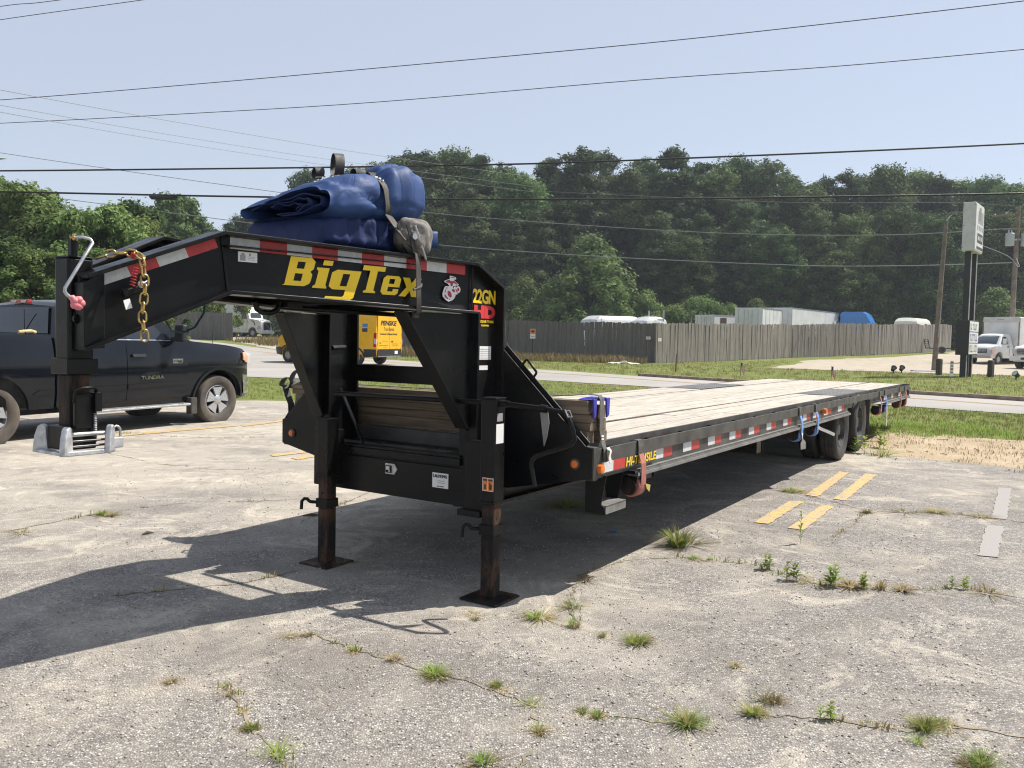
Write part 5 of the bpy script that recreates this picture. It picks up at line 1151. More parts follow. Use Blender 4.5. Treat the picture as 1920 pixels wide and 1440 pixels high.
# ------------------------------------------------------------------ vehicles (local: x forward, y to the left, z up)
def arc(cx, cz, r, a0, a1, n=9): return [(cx+r*math.cos(R(a0+(a1-a0)*k/n)), cz+r*math.sin(R(a0+(a1-a0)*k/n))) for k in range(n+1)]
def hull(name, outline, hw, m, parent, xs=(), zs=(), yc=(-0.93, -0.75, -0.4, 0, 0.4, 0.75, 0.93), crown=0.03, nose=0.0, smooth=32, zmid=0.8):
    """solid from a side outline; hw(x,z) gives the half width"""
    bm = bmesh.new(); n = len(outline)
    a = [bm.verts.new((p[0], -1, p[1])) for p in outline]; b = [bm.verts.new((p[0], 1, p[1])) for p in outline]
    bm.faces.new(a); bm.faces.new(b[::-1])
    for i in range(n): bm.faces.new((a[i], b[i], b[(i+1) % n], a[(i+1) % n]))
    for k in yc: bmesh.ops.bisect_plane(bm, geom=bm.verts[:]+bm.edges[:]+bm.faces[:], plane_co=(0, k, 0), plane_no=(0, 1, 0))
    for k in xs: bmesh.ops.bisect_plane(bm, geom=bm.verts[:]+bm.edges[:]+bm.faces[:], plane_co=(k, 0, 0), plane_no=(1, 0, 0))
    for k in zs: bmesh.ops.bisect_plane(bm, geom=bm.verts[:]+bm.edges[:]+bm.faces[:], plane_co=(0, 0, k), plane_no=(0, 0, 1))
    bmesh.ops.recalc_face_normals(bm, faces=bm.faces)
    xm = max(p[0] for p in outline)
    for v in bm.verts:
        t = v.co.y; x, z = v.co.x, v.co.z
        v.co.y = t*hw(x, z)
        if z > zmid: v.co.z += crown*(1-t*t)
        if nose and x > xm-1.0: v.co.x -= nose*t*t*(1-(xm-x))
    me = bpy.data.meshes.new(name); bm.to_mesh(me); bm.free(); me.shade_smooth(); me.set_sharp_from_angle(angle=R(smooth))
    return obj(name, me, m, parent)
def panel(name, pts, hw, s, m, parent, d=0.006, t=0.012, crown=0.0):
    """a panel that follows the flank: pts (x,z) side outline, s=-1/+1 side"""
    bm = bmesh.new(); f = bm.faces.new([bm.verts.new((p[0], 0, p[1])) for p in pts]); bmesh.ops.triangulate(bm, faces=[f])
    xs = [p[0] for p in pts]; zz = [p[1] for p in pts]
    for k in range(1, 6): bmesh.ops.bisect_plane(bm, geom=bm.verts[:]+bm.edges[:]+bm.faces[:], plane_co=(0, 0, min(zz)+(max(zz)-min(zz))*k/6), plane_no=(0, 0, 1))
    for k in range(1, 5): bmesh.ops.bisect_plane(bm, geom=bm.verts[:]+bm.edges[:]+bm.faces[:], plane_co=(min(xs)+(max(xs)-min(xs))*k/5, 0, 0), plane_no=(1, 0, 0))
    for v in bm.verts: v.co.y = s*(hw(v.co.x, v.co.z)+d)
    r = bmesh.ops.extrude_face_region(bm, geom=bm.faces[:])
    for e in r["geom"]:
        if isinstance(e, bmesh.types.BMVert): e.co.y -= s*(t+d)
    bmesh.ops.recalc_face_normals(bm, faces=bm.faces)
    me = bpy.data.meshes.new(name); bm.to_mesh(me); bm.free(); me.shade_smooth(); me.set_sharp_from_angle(angle=R(35))
    return obj(name, me, m, parent)
def sheet4(name, c, m, parent, bulge=(0, 0, 0), n=6, t=0.01):
    """curved quad from 4 corners (for windscreens)"""
    c = [Vector(p) for p in c]; vs = []
    for i in range(n+1):
        for j in range(n+1):
            a, b = i/n, j/n; p = (c[0]*(1-a)+c[1]*a)*(1-b)+(c[3]*(1-a)+c[2]*a)*b; k = 16*a*(1-a)*b*(1-b); k = k**0.5; vs.append(p+Vector(bulge)*k)
    fs = [(i*(n+1)+j, (i+1)*(n+1)+j, (i+1)*(n+1)+j+1, i*(n+1)+j+1) for i in range(n) for j in range(n)]
    o = MB().add(vs, fs).build(name, m, parent, smooth=60); return o
def wheel(parent, x, y, r, w, rim_r, s, m_t, m_r, spokes=5, name="wheel", dish=0.02):
    e = bpy.data.objects.new(name, None); COL.objects.link(e); e.parent = parent; e.location = (x, y, r); e.empty_display_size = 0.1
    MB().lathe(tyre_prof(r, w, rim_r), (0, 0, 0), (0, s, 0), 44, False).build("tyre", m_t, e, smooth=35)
    o = w*0.5-dish
    mb = MB(); mb.lathe([(rim_r+0.004, o*0.8), (rim_r-0.012, o*0.85), (rim_r-0.03, o*0.3), (rim_r-0.04, -0.05)], (0, 0, 0), (0, s, 0), 36, False)
    mb.lathe([(0.075, o-0.055), (0.075, o-0.01), (0.06, o+0.0), (0.0, o+0.002)], (0, 0, 0), (0, s, 0), 24, False)
    for k in range(spokes):
        a = 2*math.pi*k/spokes+0.3; da = math.pi/spokes*0.7
        p = [(0.055*math.cos(a-0.5), 0.055*math.sin(a-0.5)), ((rim_r-0.016)*math.cos(a-da), (rim_r-0.016)*math.sin(a-da)), ((rim_r-0.016)*math.cos(a+da), (rim_r-0.016)*math.sin(a+da)), (0.055*math.cos(a+0.5), 0.055*math.sin(a+0.5))]
        mb.prism(p, (0, s*(o-0.04), 0), (1,0,0), (0,0,1), (0, s, 0), 0.03)
    mb.build("rim", m_r, e, smooth=40)
    MB().lathe([(rim_r-0.03, -0.05), (0.0, -0.05)], (0, 0, 0), (0, s, 0), 24, False).build("brake_disc", M["dark_void"], e)
    return e
def vmat(x, y, hx, hy, z=0.0):
    h = Vector((hx, hy, 0)).normalized(); return Matrix(((h.x, -h.y, 0, x), (h.y, h.x, 0, y), (0, 0, 1, z), (0, 0, 0, 1)))

# ---- dark pickup truck, its right side towards the camera. near front wheel at (-4.95, 13.8)
h = Vector((0.469, 0.883)); lf = Vector((-h.y, h.x))
fx = Vector((-4.95, 13.8))+lf*0.86
pk = thing("pickup_truck", "dark blue black crew cab pickup truck with silver wheels", "pickup", matrix=vmat(fx.x, fx.y, h.x, h.y, -0.05))
PP = M["pickup_paint"]
def hwp(x, z):
    if z <= 1.38: b = np.interp(z, [0.3, 0.45, 0.62, 0.95, 1.12, 1.25, 1.38], [0.90, 0.955, 0.985, 1.0, 0.995, 0.975, 0.94])
    else: b = np.interp(z, [1.38, 1.5, 1.8, 1.90, 1.97], [0.935, 0.89, 0.74, 0.68, 0.60])
    if x > 0.25: b -= 0.22*((x-0.25)/0.72)**2.2
    if x > -0.55 and z > 1.12: b -= 0.06*min(1, (x+0.55)/0.5)*(z-1.12)/0.2
    return float(max(0.2, b))
xs = [k*0.2-2.8 for k in range(19)]; zs = [0.45, 0.55, 0.62, 0.72, 0.85, 0.95, 1.05, 1.12, 1.2, 1.28, 1.34, 1.38, 1.44, 1.5, 1.65, 1.8, 1.88]
cab = [(0.50, 0.40), (0.86, 0.42), (0.93, 0.50), (0.95, 0.72), (0.92, 0.86), (0.91, 1.04), (0.87, 1.17), (0.74, 1.245), (0.3, 1.305), (-0.2, 1.345), (-0.50, 1.372), (-0.62, 1.40), (-1.22, 1.86), (-1.40, 1.915), (-1.7, 1.935), (-2.3, 1.925), (-2.58, 1.885), (-2.66, 1.84), (-2.79, 1.42), (-2.80, 1.30), (-2.80, 0.48), (-2.70, 0.40), (-0.55, 0.40)]+arc(0, 0.40, 0.50, 178, 2, 14)
body = hull("cab_body", cab, hwp, PP, pk, xs, zs, crown=0.035, nose=0.12, zmid=1.0)
bed = [(-2.835, 0.46), (-2.835, 1.42), (-2.87, 1.44), (-4.80, 1.45), (-4.87, 1.40), (-4.88, 0.80), (-4.82, 0.55), (-4.25, 0.52)]+arc(-3.70, 0.42, 0.50, 8, 172, 14)[:]+[(-3.15, 0.46)]
hull("bed_body", bed, hwp, PP, pk, [k*0.2-4.8 for k in range(10)], zs[:12], crown=0.0)
mb = MB(); mb.box(-4.75, -2.9, -0.80, 0.80, 1.30, 1.38); mb.build("bed_cover_shadow", M["dark_void"], pk)  # near-black slab stands in for the shade inside the bed
mb = MB(); mb.box(-4.7, 0.7, -0.62, 0.62, 0.36, 0.8); mb.build("chassis", M["dark_void"], pk)
for s in (-1, 1):
    # glasshouse
    panel("front_window", [(-0.98, 1.40), (-1.68, 1.41), (-1.68, 1.83), (-1.40, 1.835), (-1.26, 1.76)], hwp, s, M["glass_tint"], pk, 0.004)
    panel("rear_window", [(-1.76, 1.41), (-2.52, 1.42), (-2.55, 1.60), (-2.47, 1.80), (-1.76, 1.83)], hwp, s, M["glass_tint"], pk, 0.004)
    d = panel("door", [(-0.66, 0.50), (-0.62, 1.30), (-0.74, 1.375), (-1.715, 1.385), (-1.72, 0.50)], hwp, s, PP, pk, 0.007)
    panel("door_handle", [(-1.42, 1.14), (-1.64, 1.14), (-1.65, 1.18), (-1.42, 1.185)], hwp, s, M["trim_black"], d, 0.045, 0.02)
    panel("door_moulding", [(-0.70, 0.70), (-1.715, 0.67), (-1.715, 0.735), (-0.80, 0.755)], hwp, s, PP, d, 0.022)
    d = panel("door", [(-1.735, 0.50), (-1.735, 1.385), (-2.62, 1.395), (-2.62, 0.95), (-2.70, 0.62), (-2.6, 0.50)], hwp, s, PP, pk, 0.007)
    panel("door_handle", [(-2.36, 1.14), (-2.58, 1.14), (-2.58, 1.185), (-2.36, 1.185)], hwp, s, M["trim_black"], d, 0.045, 0.02)
    panel("door_moulding", [(-1.745, 0.67), (-2.60, 0.65), (-2.60, 0.715), (-1.745, 0.735)], hwp, s, PP, d, 0.022)
    panel("bed_moulding", [(-2.86, 0.66), (-3.14, 0.66), (-3.05, 0.715), (-2.86, 0.72)], hwp, s, PP, pk, 0.02)
    panel("window_trim", [(-0.74, 1.376), (-2.6, 1.392), (-2.6, 1.408), (-0.74, 1.392)], hwp, s, M["chrome"], pk, 0.006)
    mb = MB(); y0, y1 = (-1.06, -0.90) if s < 0 else (0.90, 1.06)
    mb.box(-2.55, -0.62, y0, y1, 0.36, 0.40); st = mb.build("running_board", M["bright_trim"], pk, bevel=0.015)
    mb = MB(); mb.box(-2.5, -0.66, y0+0.02, y1-0.02, 0.401, 0.404); mb.build("step_pad", M["track_grey"], st)
    mb = MB(); mb.box(-0.62, -0.50, s*0.96-0.1, s*0.96+0.02, 0.22, 0.48); mb.build("mud_guard", M["rubber"], pk, bevel=0.01)
    # mirror
    mb = MB(); mb.cbox((-0.86, s*1.12, 1.50), 0.10, 0.20, 0.27); mi = mb.build("mirror", M["trim_black"], pk, bevel=0.03)
    mb = MB(); mb.cbox((-0.83, s*1.12, 1.55), 0.09, 0.205, 0.15); mb.build("mirror_cap", PP, mi, bevel=0.03); mb = MB(); mb.bar((-0.84, s*0.90, 1.40), (-0.86, s*1.08, 1.42), 0.06, 0.05); mb.build("mirror_arm", M["trim_black"], mi)
    # lamps
    panel("headlight", [(0.60, 1.04), (0.86, 0.95), (0.89, 1.06), (0.82, 1.16), (0.62, 1.19)], lambda x, z: hwp(x, z)+0.0, s, M["lamp_white"], pk, 0.004)
    panel("turn_lamp", [(0.56, 1.06), (0.70, 1.03), (0.71, 1.16), (0.58, 1.19)], lambda x, z: hwp(x, z)+0.0, s, M["lamp_pale_orange"], pk, 0.009)
    panel("fender_lip", arc(0, 0.40, 0.545, 175, 5, 14)+arc(0, 0.40, 0.505, 5, 175, 14), hwp, s, PP, pk, 0.028)
    panel("fender_lip", arc(-3.70, 0.42, 0.55, 175, 5, 14)+arc(-3.70, 0.42, 0.51, 5, 175, 14), hwp, s, PP, pk, 0.028)
    for x in (0, -3.70): wheel(pk, x, s*0.86, 0.408, 0.275, 0.245, s, M["tyre_dusty"], M["bright_trim"], 5)
    panel("tail_light", [(-4.70, 0.95), (-4.86, 0.95), (-4.86, 1.36), (-4.74, 1.36)], hwp, s, M["lamp_red"], pk, 0.004)
# chrome front bumper wraps round the corner
mb = MB(); secs = []
for k in range(13):
    y = -0.93+1.86*k/12; x = 1.0-0.30*abs(y/0.93)**3.0
    secs.append([(x-0.10, y, 0.48), (x, y, 0.50), (x+0.02, y, 0.66), (x-0.02, y, 0.80), (x-0.12, y, 0.81)])
mb.loft(secs); mb.build("front_bumper", M["chrome"], pk, smooth=40)
sheet4("windscreen", [(-0.64, -0.82, 1.42), (-0.64, 0.82, 1.42), (-1.20, 0.66, 1.86), (-1.20, -0.66, 1.86)], M["glass_tint"], pk, (0.08, 0, 0.03))
sheet4("back_window", [(-2.80, -0.80, 1.47), (-2.80, 0.80, 1.47), (-2.69, 0.66, 1.83), (-2.69, -0.66, 1.83)], M["glass_tint"], pk, (-0.01, 0, 0))
mb = MB(); mb.box(-2.808, -2.80, -0.30, -0.285, 1.48, 1.80); mb.build("window_frame", M["trim_black"], pk)
mb = MB(); mb.cbox((-2.665, 0.0, 1.912), 0.06, 0.42, 0.05); bl3 = mb.build("high_brake_light", M["lamp_red"], pk, bevel=0.008)
for y in (-0.11, 0.11): mb = MB(); mb.cbox((-2.70, y, 1.912), 0.012, 0.10, 0.034); mb.build("cargo_lamp", M["lamp_white"], bl3)
mb = MB(); mb.tube([(0.12, -0.72, 1.25), (0.10, -0.74, 1.55)], 0.004, 6); mb.lathe([(0.03, 0), (0.008, 0.04)], (0.12, -0.72, 1.245), (0, 0, 1), 10); mb.build("antenna", M["trim_black"], pk)
mb = MB(); mb.box(0.88, 0.94, -0.55, 0.55, 0.86, 1.12); mb.build("grille", M["chrome"], pk, bevel=0.02)
lettering("TUNDRA", (-1.50, -1.008-0.012, 0.80), (1,0,0), (0,0,1), 0.40, 0.055, M["chrome"], pk, bold=0.03, depth=0.006)
mb = MB(); mb.box(-0.92, -0.73, -1.0-0.012, -0.985, 1.03, 1.10); q = mb.build("badge", M["chrome"], pk, bevel=0.004)
lettering("iFORCE", (-0.905, -1.0135, 1.045), (1,0,0), (0,0,1), 0.16, 0.04, M["black_print"], q, bold=0.02, depth=0.001)
lg = thing("log", "split firewood log lying on the bed rail of the pickup", "log", matrix=pk.matrix_world @ Matrix.Translation((-3.12, -0.84, 1.455)) @ Matrix.Scale(0.62, 4))
mb = MB(); mb.tube([(-0.17, 0, 0.045), (-0.05, 0.02, 0.05), (0.1, 0, 0.055), (0.2, -0.01, 0.04)], [0.035, 0.05, 0.055, 0.04], 9); mb.build("split_face", M["log"], lg, smooth=40)
mb = MB(); mb.tube([(-0.05, -0.05, 0.03), (0.12, -0.05, 0.035)], [0.03, 0.03], 7); mb.build("bark_piece", M["bark"], lg)

# ---- yellow rental van on the road
def van_hw(x, z):
    b = np.interp(z, [0.3, 0.6, 1.1, 1.7, 2.3, 2.6, 2.72], [0.93, 1.0, 1.02, 0.99, 0.93, 0.87, 0.78])
    if x > 0.15: b -= 0.30*((x-0.15)/0.85)**2
    return float(max(0.25, b))
hv = Vector((-0.885, 0.466)).normalized(); rv = Vector((hv.y, -hv.x))
RRw = Vector((-6.45, 40.6)); axc = RRw-rv*0.86; fa = axc+hv*4.2
van = thing("delivery_van", "yellow high roof rental van with black lower panels on the road", "van", matrix=vmat(fa.x, fa.y, hv.x, hv.y, 0.0))
vo = [(0.45, 0.34), (0.92, 0.36), (1.0, 0.55), (1.0, 0.85), (0.93, 1.12), (0.55, 1.30), (0.10, 1.42), (-0.62, 2.22), (-0.95, 2.55), (-1.4, 2.68), (-2.2, 2.72), (-4.950, 2.70), (-5.270, 2.62), (-5.350, 2.40), (-5.390, 1.2), (-5.390, 0.42), (-4.750, 0.36)]+arc(-4.200, 0.34, 0.43, 5, 175, 10)+arc(0, 0.34, 0.43, 178, 2, 10)
hull("body", vo, van_hw, M["van_yellow"], van, [k*0.3-5.25 for k in range(21)], [0.5, 0.7, 0.9, 1.1, 1.4, 1.7, 2.0, 2.3, 2.5, 2.6], crown=0.05, nose=0.12, zmid=1.25)
for s in (-1, 1):
    panel("lower_cladding", [(-0.50, 0.35), (-0.48, 0.62), (-3.720, 0.62), (-3.720, 0.35)], van_hw, s, M["trim_black"], van, 0.015)
    panel("lower_cladding", [(-4.690, 0.37), (-4.670, 0.75), (-5.380, 0.75), (-5.380, 0.42)], van_hw, s, M["trim_black"], van, 0.015)
    panel("front_cladding", [(0.44, 0.36), (0.42, 0.74), (0.98, 0.74), (0.97, 0.40)], van_hw, s, M["trim_black"], van, 0.02)
    panel("wheel_arch", arc(0, 0.34, 0.52, 175, 5, 10)+arc(0, 0.34, 0.44, 5, 175, 10), van_hw, s, M["trim_black"], van, 0.02)
    panel("wheel_arch", arc(-4.200, 0.34, 0.52, 175, 5, 10)+arc(-4.200, 0.34, 0.44, 5, 175, 10), van_hw, s, M["trim_black"], van, 0.02)
    panel("cab_window", [(-0.25, 1.45), (-1.20, 1.45), (-1.20, 2.05), (-0.70, 2.08)], van_hw, s, M["glass_tint"], van, 0.006)
    panel("side_decal", [(-4.570, 1.78), (-4.870, 1.78), (-4.870, 1.93), (-4.570, 1.93)], van_hw, s, M["blue_truck"], van, 0.006)
    panel("side_decal", [(-4.570, 1.55), (-4.870, 1.55), (-4.870, 1.72), (-4.570, 1.72)], van_hw, s, M["navy_flag"], van, 0.006)
    panel("tail_light", [(-5.230, 0.85), (-5.400, 0.85), (-5.400, 1.52), (-5.250, 1.50)], van_hw, s, M["lamp_red"], van, 0.008)
    panel("reverse_lamp", [(-5.270, 1.02), (-5.402, 0.98), (-5.402, 1.22), (-5.270, 1.28)], van_hw, s, M["lamp_white"], van, 0.012)
    mb = MB(); mb.box(-5.420, -5.380, s*0.93-0.03, s*0.93+0.03, 0.70, 0.84); mb.build("bumper_reflector", M["lamp_pale_orange"], van)
    for x in (0, -4.200): wheel(van, x, s*0.86, 0.355, 0.24, 0.205, s, M["rubber"], M["galvanised"], 8)
sheet4("windscreen", [(0.05, -0.85, 1.47), (0.05, 0.85, 1.47), (-0.60, 0.78, 2.18), (-0.60, -0.78, 2.18)], M["glass_tint"], van, (0.12, 0, 0.03))
mb = MB(); mb.box(-5.425, -5.375, -0.94, 0.94, 0.42, 0.76); bp = mb.build("rear_bumper", M["trim_black"], van, bevel=0.015)
mb = MB(); mb.box(-5.445, -5.410, -0.92, 0.92, 0.40, 0.45); mb.build("bumper_strip", M["track_grey"], bp)
mb = MB(); mb.box(-5.432, -5.424, -0.62, -0.38, 0.53, 0.68); mb.build("licence_plate", M["white_decal"], bp)
for s in (-1, 1):
    mb = MB(); y0, y1 = (-0.90, -0.006) if s < 0 else (0.006, 0.90)
    mb.box(-5.405, -5.385, y0, y1, 0.76, 2.40); dr = mb.build("rear_door", M["van_yellow"], van, bevel=0.012)
    mb = MB(); a, b = (y0+0.06, y1-0.04) if s < 0 else (y0+0.04, y1-0.06)
    mb.box(-5.398, -5.388, a, b, 1.40, 2.22)
    mb.build("door_panel", M["van_yellow"], dr)
    for zz in (1.0, 1.9): mb = MB(); mb.box(-5.415, -5.400, s*0.90-0.02, s*0.90+0.02, zz, zz+0.08); mb.build("door_hinge", M["van_yellow"], dr)
XR = -5.407
lettering("PENSKE", (XR, 0.70, 1.86), (0,-1,0), (0,0,1), 1.25, 0.23, M["black_print"], van, bold=0.04, shear=0.2, depth=0.002)
lettering("Truck Rental", (XR, 0.45, 1.62), (0,-1,0), (0,0,1), 0.80, 0.16, M["black_print"], van, shear=0.2, depth=0.002)
lettering("Household & Business Rentals", (XR, 0.76, 1.42), (0,-1,0), (0,0,1), 1.36, 0.10, M["black_print"], van, bold=0.02, shear=0.1, depth=0.002)
mb = MB()
for (y0, y1, z0, z1) in ((0.55, 0.15, 1.13, 1.145), (0.80, 0.66, 1.03, 1.07), (0.80, 0.12, 0.93, 0.945), (0.50, 0.22, 0.82, 0.832), (-0.2, -0.7, 1.0, 1.015), (-0.2, -0.7, 0.94, 0.955), (-0.5, -0.62, 0.80, 0.82)): mb.box(XR-0.001, XR+0.001, min(y0, y1), max(y0, y1), z0, z1)
mb.prism([(-0.30, 1.11), (-0.20, 1.16), (-0.10, 1.11), (-0.20, 1.06)], (XR-0.001, 0, 0), (0,1,0), (0,0,1), (1,0,0), 0.002); o = mb.build("door_print", M["black_print"], van); o["kind"] = "stuff"

# ---- white semi tractor in the yard beyond the fence
def semi(name, label, loc, hd, m, z, trail=None):
    t = thing(name, label, "truck", matrix=vmat(loc[0], loc[1], hd[0], hd[1], z))
    def hws(x, zz):
        b = np.interp(zz, [0.4, 0.9, 1.6, 2.4, 3.6, 3.95], [1.12, 1.20, 1.15, 1.15, 1.12, 0.98])
        if x > -0.35: b -= 0.30*min(1, max(0, (x+0.35)/1.35))**1.5*(1.0 if zz > 1.0 else 0.5)
        return float(b)
    ol = [(0.6, 0.55), (1.10, 0.45), (1.16, 0.8), (1.10, 1.75), (0.8, 1.95), (-0.40, 2.12), (-0.62, 2.85), (-1.1, 3.7), (-1.5, 3.95), (-3.6, 3.95), (-3.75, 3.8), (-3.75, 0.9), (-3.5, 0.55), (-0.6, 0.55)]+arc(0, 0.55, 0.62, 178, 2, 10)
    hull("cab_body", ol, hws, m, t, [k*0.4-3.6 for k in range(12)], [0.8, 1.1, 1.5, 1.8, 2.1, 2.5, 2.9, 3.3, 3.7], crown=0.05, nose=0.2, zmid=1.7)
    sheet4("windscreen", [(-0.42, -0.98, 2.18), (-0.42, 0.98, 2.18), (-0.66, 0.96, 2.86), (-0.66, -0.96, 2.86)], M["glass_clear"], t, (0.12, 0, 0))
    for s in (-1, 1):
        panel("side_window", [(-0.75, 2.10), (-1.55, 2.10), (-1.55, 2.75), (-0.9, 2.78)], hws, s, M["glass_tint"], t, 0.01)
        panel("headlight", [(0.55, 1.0), (1.05, 0.95), (1.0, 1.25), (0.7, 1.35)], hws, s, M["lamp_white"], t, 0.012)
        panel("air_intake", [(0.25, 1.40), (0.35, 1.40), (0.15, 1.85), (-0.2, 1.95), (-0.15, 1.87), (0.1, 1.75)], hws, s, M["trim_black"], t, 0.012)
        panel("door_seam", [(-0.72, 0.8), (-0.74, 0.8), (-0.74, 2.05), (-0.72, 2.05)], hws, s, M["trim_black"], t, 0.01)
        wheel(t, 0, s*1.02, 0.52, 0.3, 0.29, s, M["rubber"], M["galvanised"], 6)
        for x in (-4.6, -5.9): wheel(t, x, s*0.95, 0.52, 0.5, 0.29, s, M["rubber"], M["galvanised"], 6)
    mb = MB(); mb.box(1.06, 1.15, -0.55, 0.55, 0.85, 1.72); g_ = mb.build("grille", M["trim_black"], t, bevel=0.02)
    mb = MB()
    mb.bar((1.165, 0.5, 0.9), (1.165, -0.5, 1.68), 0.06, 0.03, (1, 0, 0)); mb.build("grille_bar", M["bright_trim"], g_)
    mb = MB(); mb.box(1.0, 1.22, -1.12, 1.12, 0.45, 0.80); mb.build("bumper", m, t, bevel=0.04)
    mb = MB(); mb.box(-6.9, -3.6, -0.45, 0.45, 0.7, 1.05); mb.build("chassis", M["trim_black"], t)
    return t
semi("semi_tractor", "white semi tractor with sloped hood parked in the yard entrance", (-28.8, 95.0), (0.917, -0.399), M["white_paint"], 0.75)
semi("semi_tractor", "blue semi tractor showing its cab roof above the wooden fence", (39.4, 90.2), (0.80, -0.60), M["blue_truck"], 0.75)
def box_trailer(name, label, cat, x, y, hx, hy, L, Wd, z0, Hh, m, z, ribs=0.0, doors=True, group=None):
    t = thing(name, label, cat, matrix=vmat(x, y, hx, hy, z), group=group)
    mb = MB(); mb.box(-L, 0, -Wd/2, Wd/2, z0, z0+Hh); mb.build("cargo_box", m, t, bevel=0.03)
    for s in (-1, 1):
        mb = MB()
        mb.box(-L, 0, s*Wd/2-0.02, s*Wd/2+0.02, z0+Hh-0.09, z0+Hh+0.015); mb.build("top_rail", M["bright_trim"], t)
        if ribs:
            k = 0.3
            while k < L: mb = MB(); mb.box(-k-0.02, -k+0.02, s*Wd/2-0.01, s*Wd/2+0.012, z0+0.05, z0+Hh-0.1); mb.build("side_seam", M["trailer_grey"], t); k += ribs
        mb = MB(); mb.box(-L, 0, s*Wd/2-0.03, s*Wd/2+0.015, z0-0.12, z0+0.02); mb.build("side_rail", M["trim_black"], t)
        for xx in (-L+1.2, -L+2.5): wheel(t, xx, s*(Wd/2-0.28), 0.5, 0.5, 0.28, s, M["rubber"], M["galvanised"], 6)
        if doors:
            mb = MB(); y0, y1 = (-Wd/2+0.05, -0.02) if s < 0 else (0.02, Wd/2-0.05)
            mb.box(-L-0.03, -L, y0, y1, z0+0.05, z0+Hh-0.1); d = mb.build("rear_door", m, t, bevel=0.01)
            for f in (0.3, 0.75): mb = MB(); yy = y0+(y1-y0)*f; mb.tube([(-L-0.05, yy, z0+0.1), (-L-0.05, yy, z0+Hh-0.15)], 0.02, 6); mb.build("lock_rod", M["galvanised"], d)
    mb = MB(); mb.box(-3.4, -3.2, -0.9, 0.9, 0.0, z0); mb.build("landing_leg", M["trim_black"], t)
    return t
box_trailer("box_trailer", "grey panelled semi trailer behind the white tractor", "trailer", -24.5, 108.0, 0.93, -0.37, 14.5, 2.6, 1.25, 2.75, M["trailer_grey"], 0.75, 1.2)
box_trailer("box_trailer", "pale grey semi trailer hitched beyond the left fence end", "trailer", -34.5, 100.5, 0.917, -0.399, 13, 2.6, 1.25, 2.8, M["trailer_grey"], 0.75)
box_trailer("box_trailer", "short white box trailer with rear doors behind the fence", "trailer", 24.2, 79.5, 0.55, 0.84, 6.0, 2.5, 0.9, 2.72, M["trailer_white"], 0.72, 1.2)
box_trailer("box_trailer", "long white semi trailer leading to the blue cab behind the fence", "trailer", 35.0, 93.5, 0.60, 0.80, 15.5, 2.6, 1.15, 2.75, M["trailer_white"], 0.75, 0)
box_trailer("box_trailer", "small white cargo trailer with brown side window behind the fence", "trailer", 21.0, 82.5, 0.75, 0.66, 3.6, 2.2, 0.7, 2.35, M["trailer_white"], 0.75)
o = [x for x in bpy.data.objects if x.get("label", "").startswith("small white cargo trailer")][0]
mb = MB(); mb.box(-2.6, -1.6, -1.12, -1.10, 1.9, 2.8); mb.build("side_window", simple("brown_window", (0.09, 0.05, 0.03), 0.4), o)
mb = MB(); mb.box(-3.62, -3.58, -0.45, 0.45, 1.9, 2.8); mb.build("side_window", M["brown_window"], o)
# camper, van top and truck cab behind the fence
def camper(label, x, y, hx, hy, z, L, Hh, m, win, nm="camper"):
    t = thing(nm, label, "camper" if nm == "camper" else "truck", matrix=vmat(x, y, hx, hy, z))
    hwc = lambda xx, zz: float(np.interp(zz, [0.4, 1.0, Hh-0.5, Hh-0.15, Hh], [1.0, 1.1, 1.08, 0.95, 0.75]))
    ol = [(-L, 0.45), (-0.1, 0.45), (0, 1.2), (-0.25, Hh*0.62), (-0.6, Hh*0.88), (-1.0, Hh-0.03), (-L+0.5, Hh), (-L+0.1, Hh-0.2), (-L, Hh-0.6)]
    hull("shell", ol, hwc, m, t, [-k*0.5 for k in range(1, int(L*2))], [0.9, 1.3, Hh*0.5, Hh*0.62, Hh*0.75, Hh*0.88, Hh-0.2], crown=0.06, zmid=Hh*0.7)
    sheet4("front_window", [(-0.18, -0.85, Hh*0.6), (-0.18, 0.85, Hh*0.6), (-0.58, 0.78, Hh*0.84), (-0.58, -0.78, Hh*0.84)], M["glass_tint"], t, (0.06, 0, 0.02))
    for s in (-1, 1):
        for a, b in win: panel("side_window", [(-a, Hh*0.62), (-b, Hh*0.62), (-b, Hh*0.83), (-a, Hh*0.83)], hwc, s, M["glass_tint"], t, 0.01)
        for xx in (-0.8, -L+0.9): wheel(t, xx, s*0.9, 0.4, 0.26, 0.22, s, M["rubber"], M["galvanised"], 5)
    return t
simple("cream_shell", (0.7, 0.7, 0.62), 0.35, var=0.08)
camper("cream white camper roof showing above the fence right of the blue cab", 39.2, 84.0, -0.62, -0.78, 0.75, 6.5, 3.25, M["cream_shell"], ((3.8, 4.6),))
t = camper("pale camper with rounded nose above the dark fence", 5.4, 64.6, -0.85, -0.52, 0.36, 5.0, 2.78, M["trailer_white"], ())
t = camper("white high roof cab behind the dark fence beside the camper", 7.6, 66.0, -0.70, -0.71, 0.45, 4.2, 2.62, M["white_paint"], ((3.0, 3.6),))
t = camper("white truck cab with two exhaust stacks behind the fence corner", 9.0, 63.0, -0.90, -0.43, 0.36, 2.4, 2.72, M["white_paint"], ((1.0, 1.7),), "truck_cab")
for y in (-0.95, 0.95): mb = MB(); mb.tube([(-2.1, y, 1.2), (-2.1, y, 3.25)], 0.07, 10); mb.build("exhaust_stack", M["galvanised"], t, smooth=60)

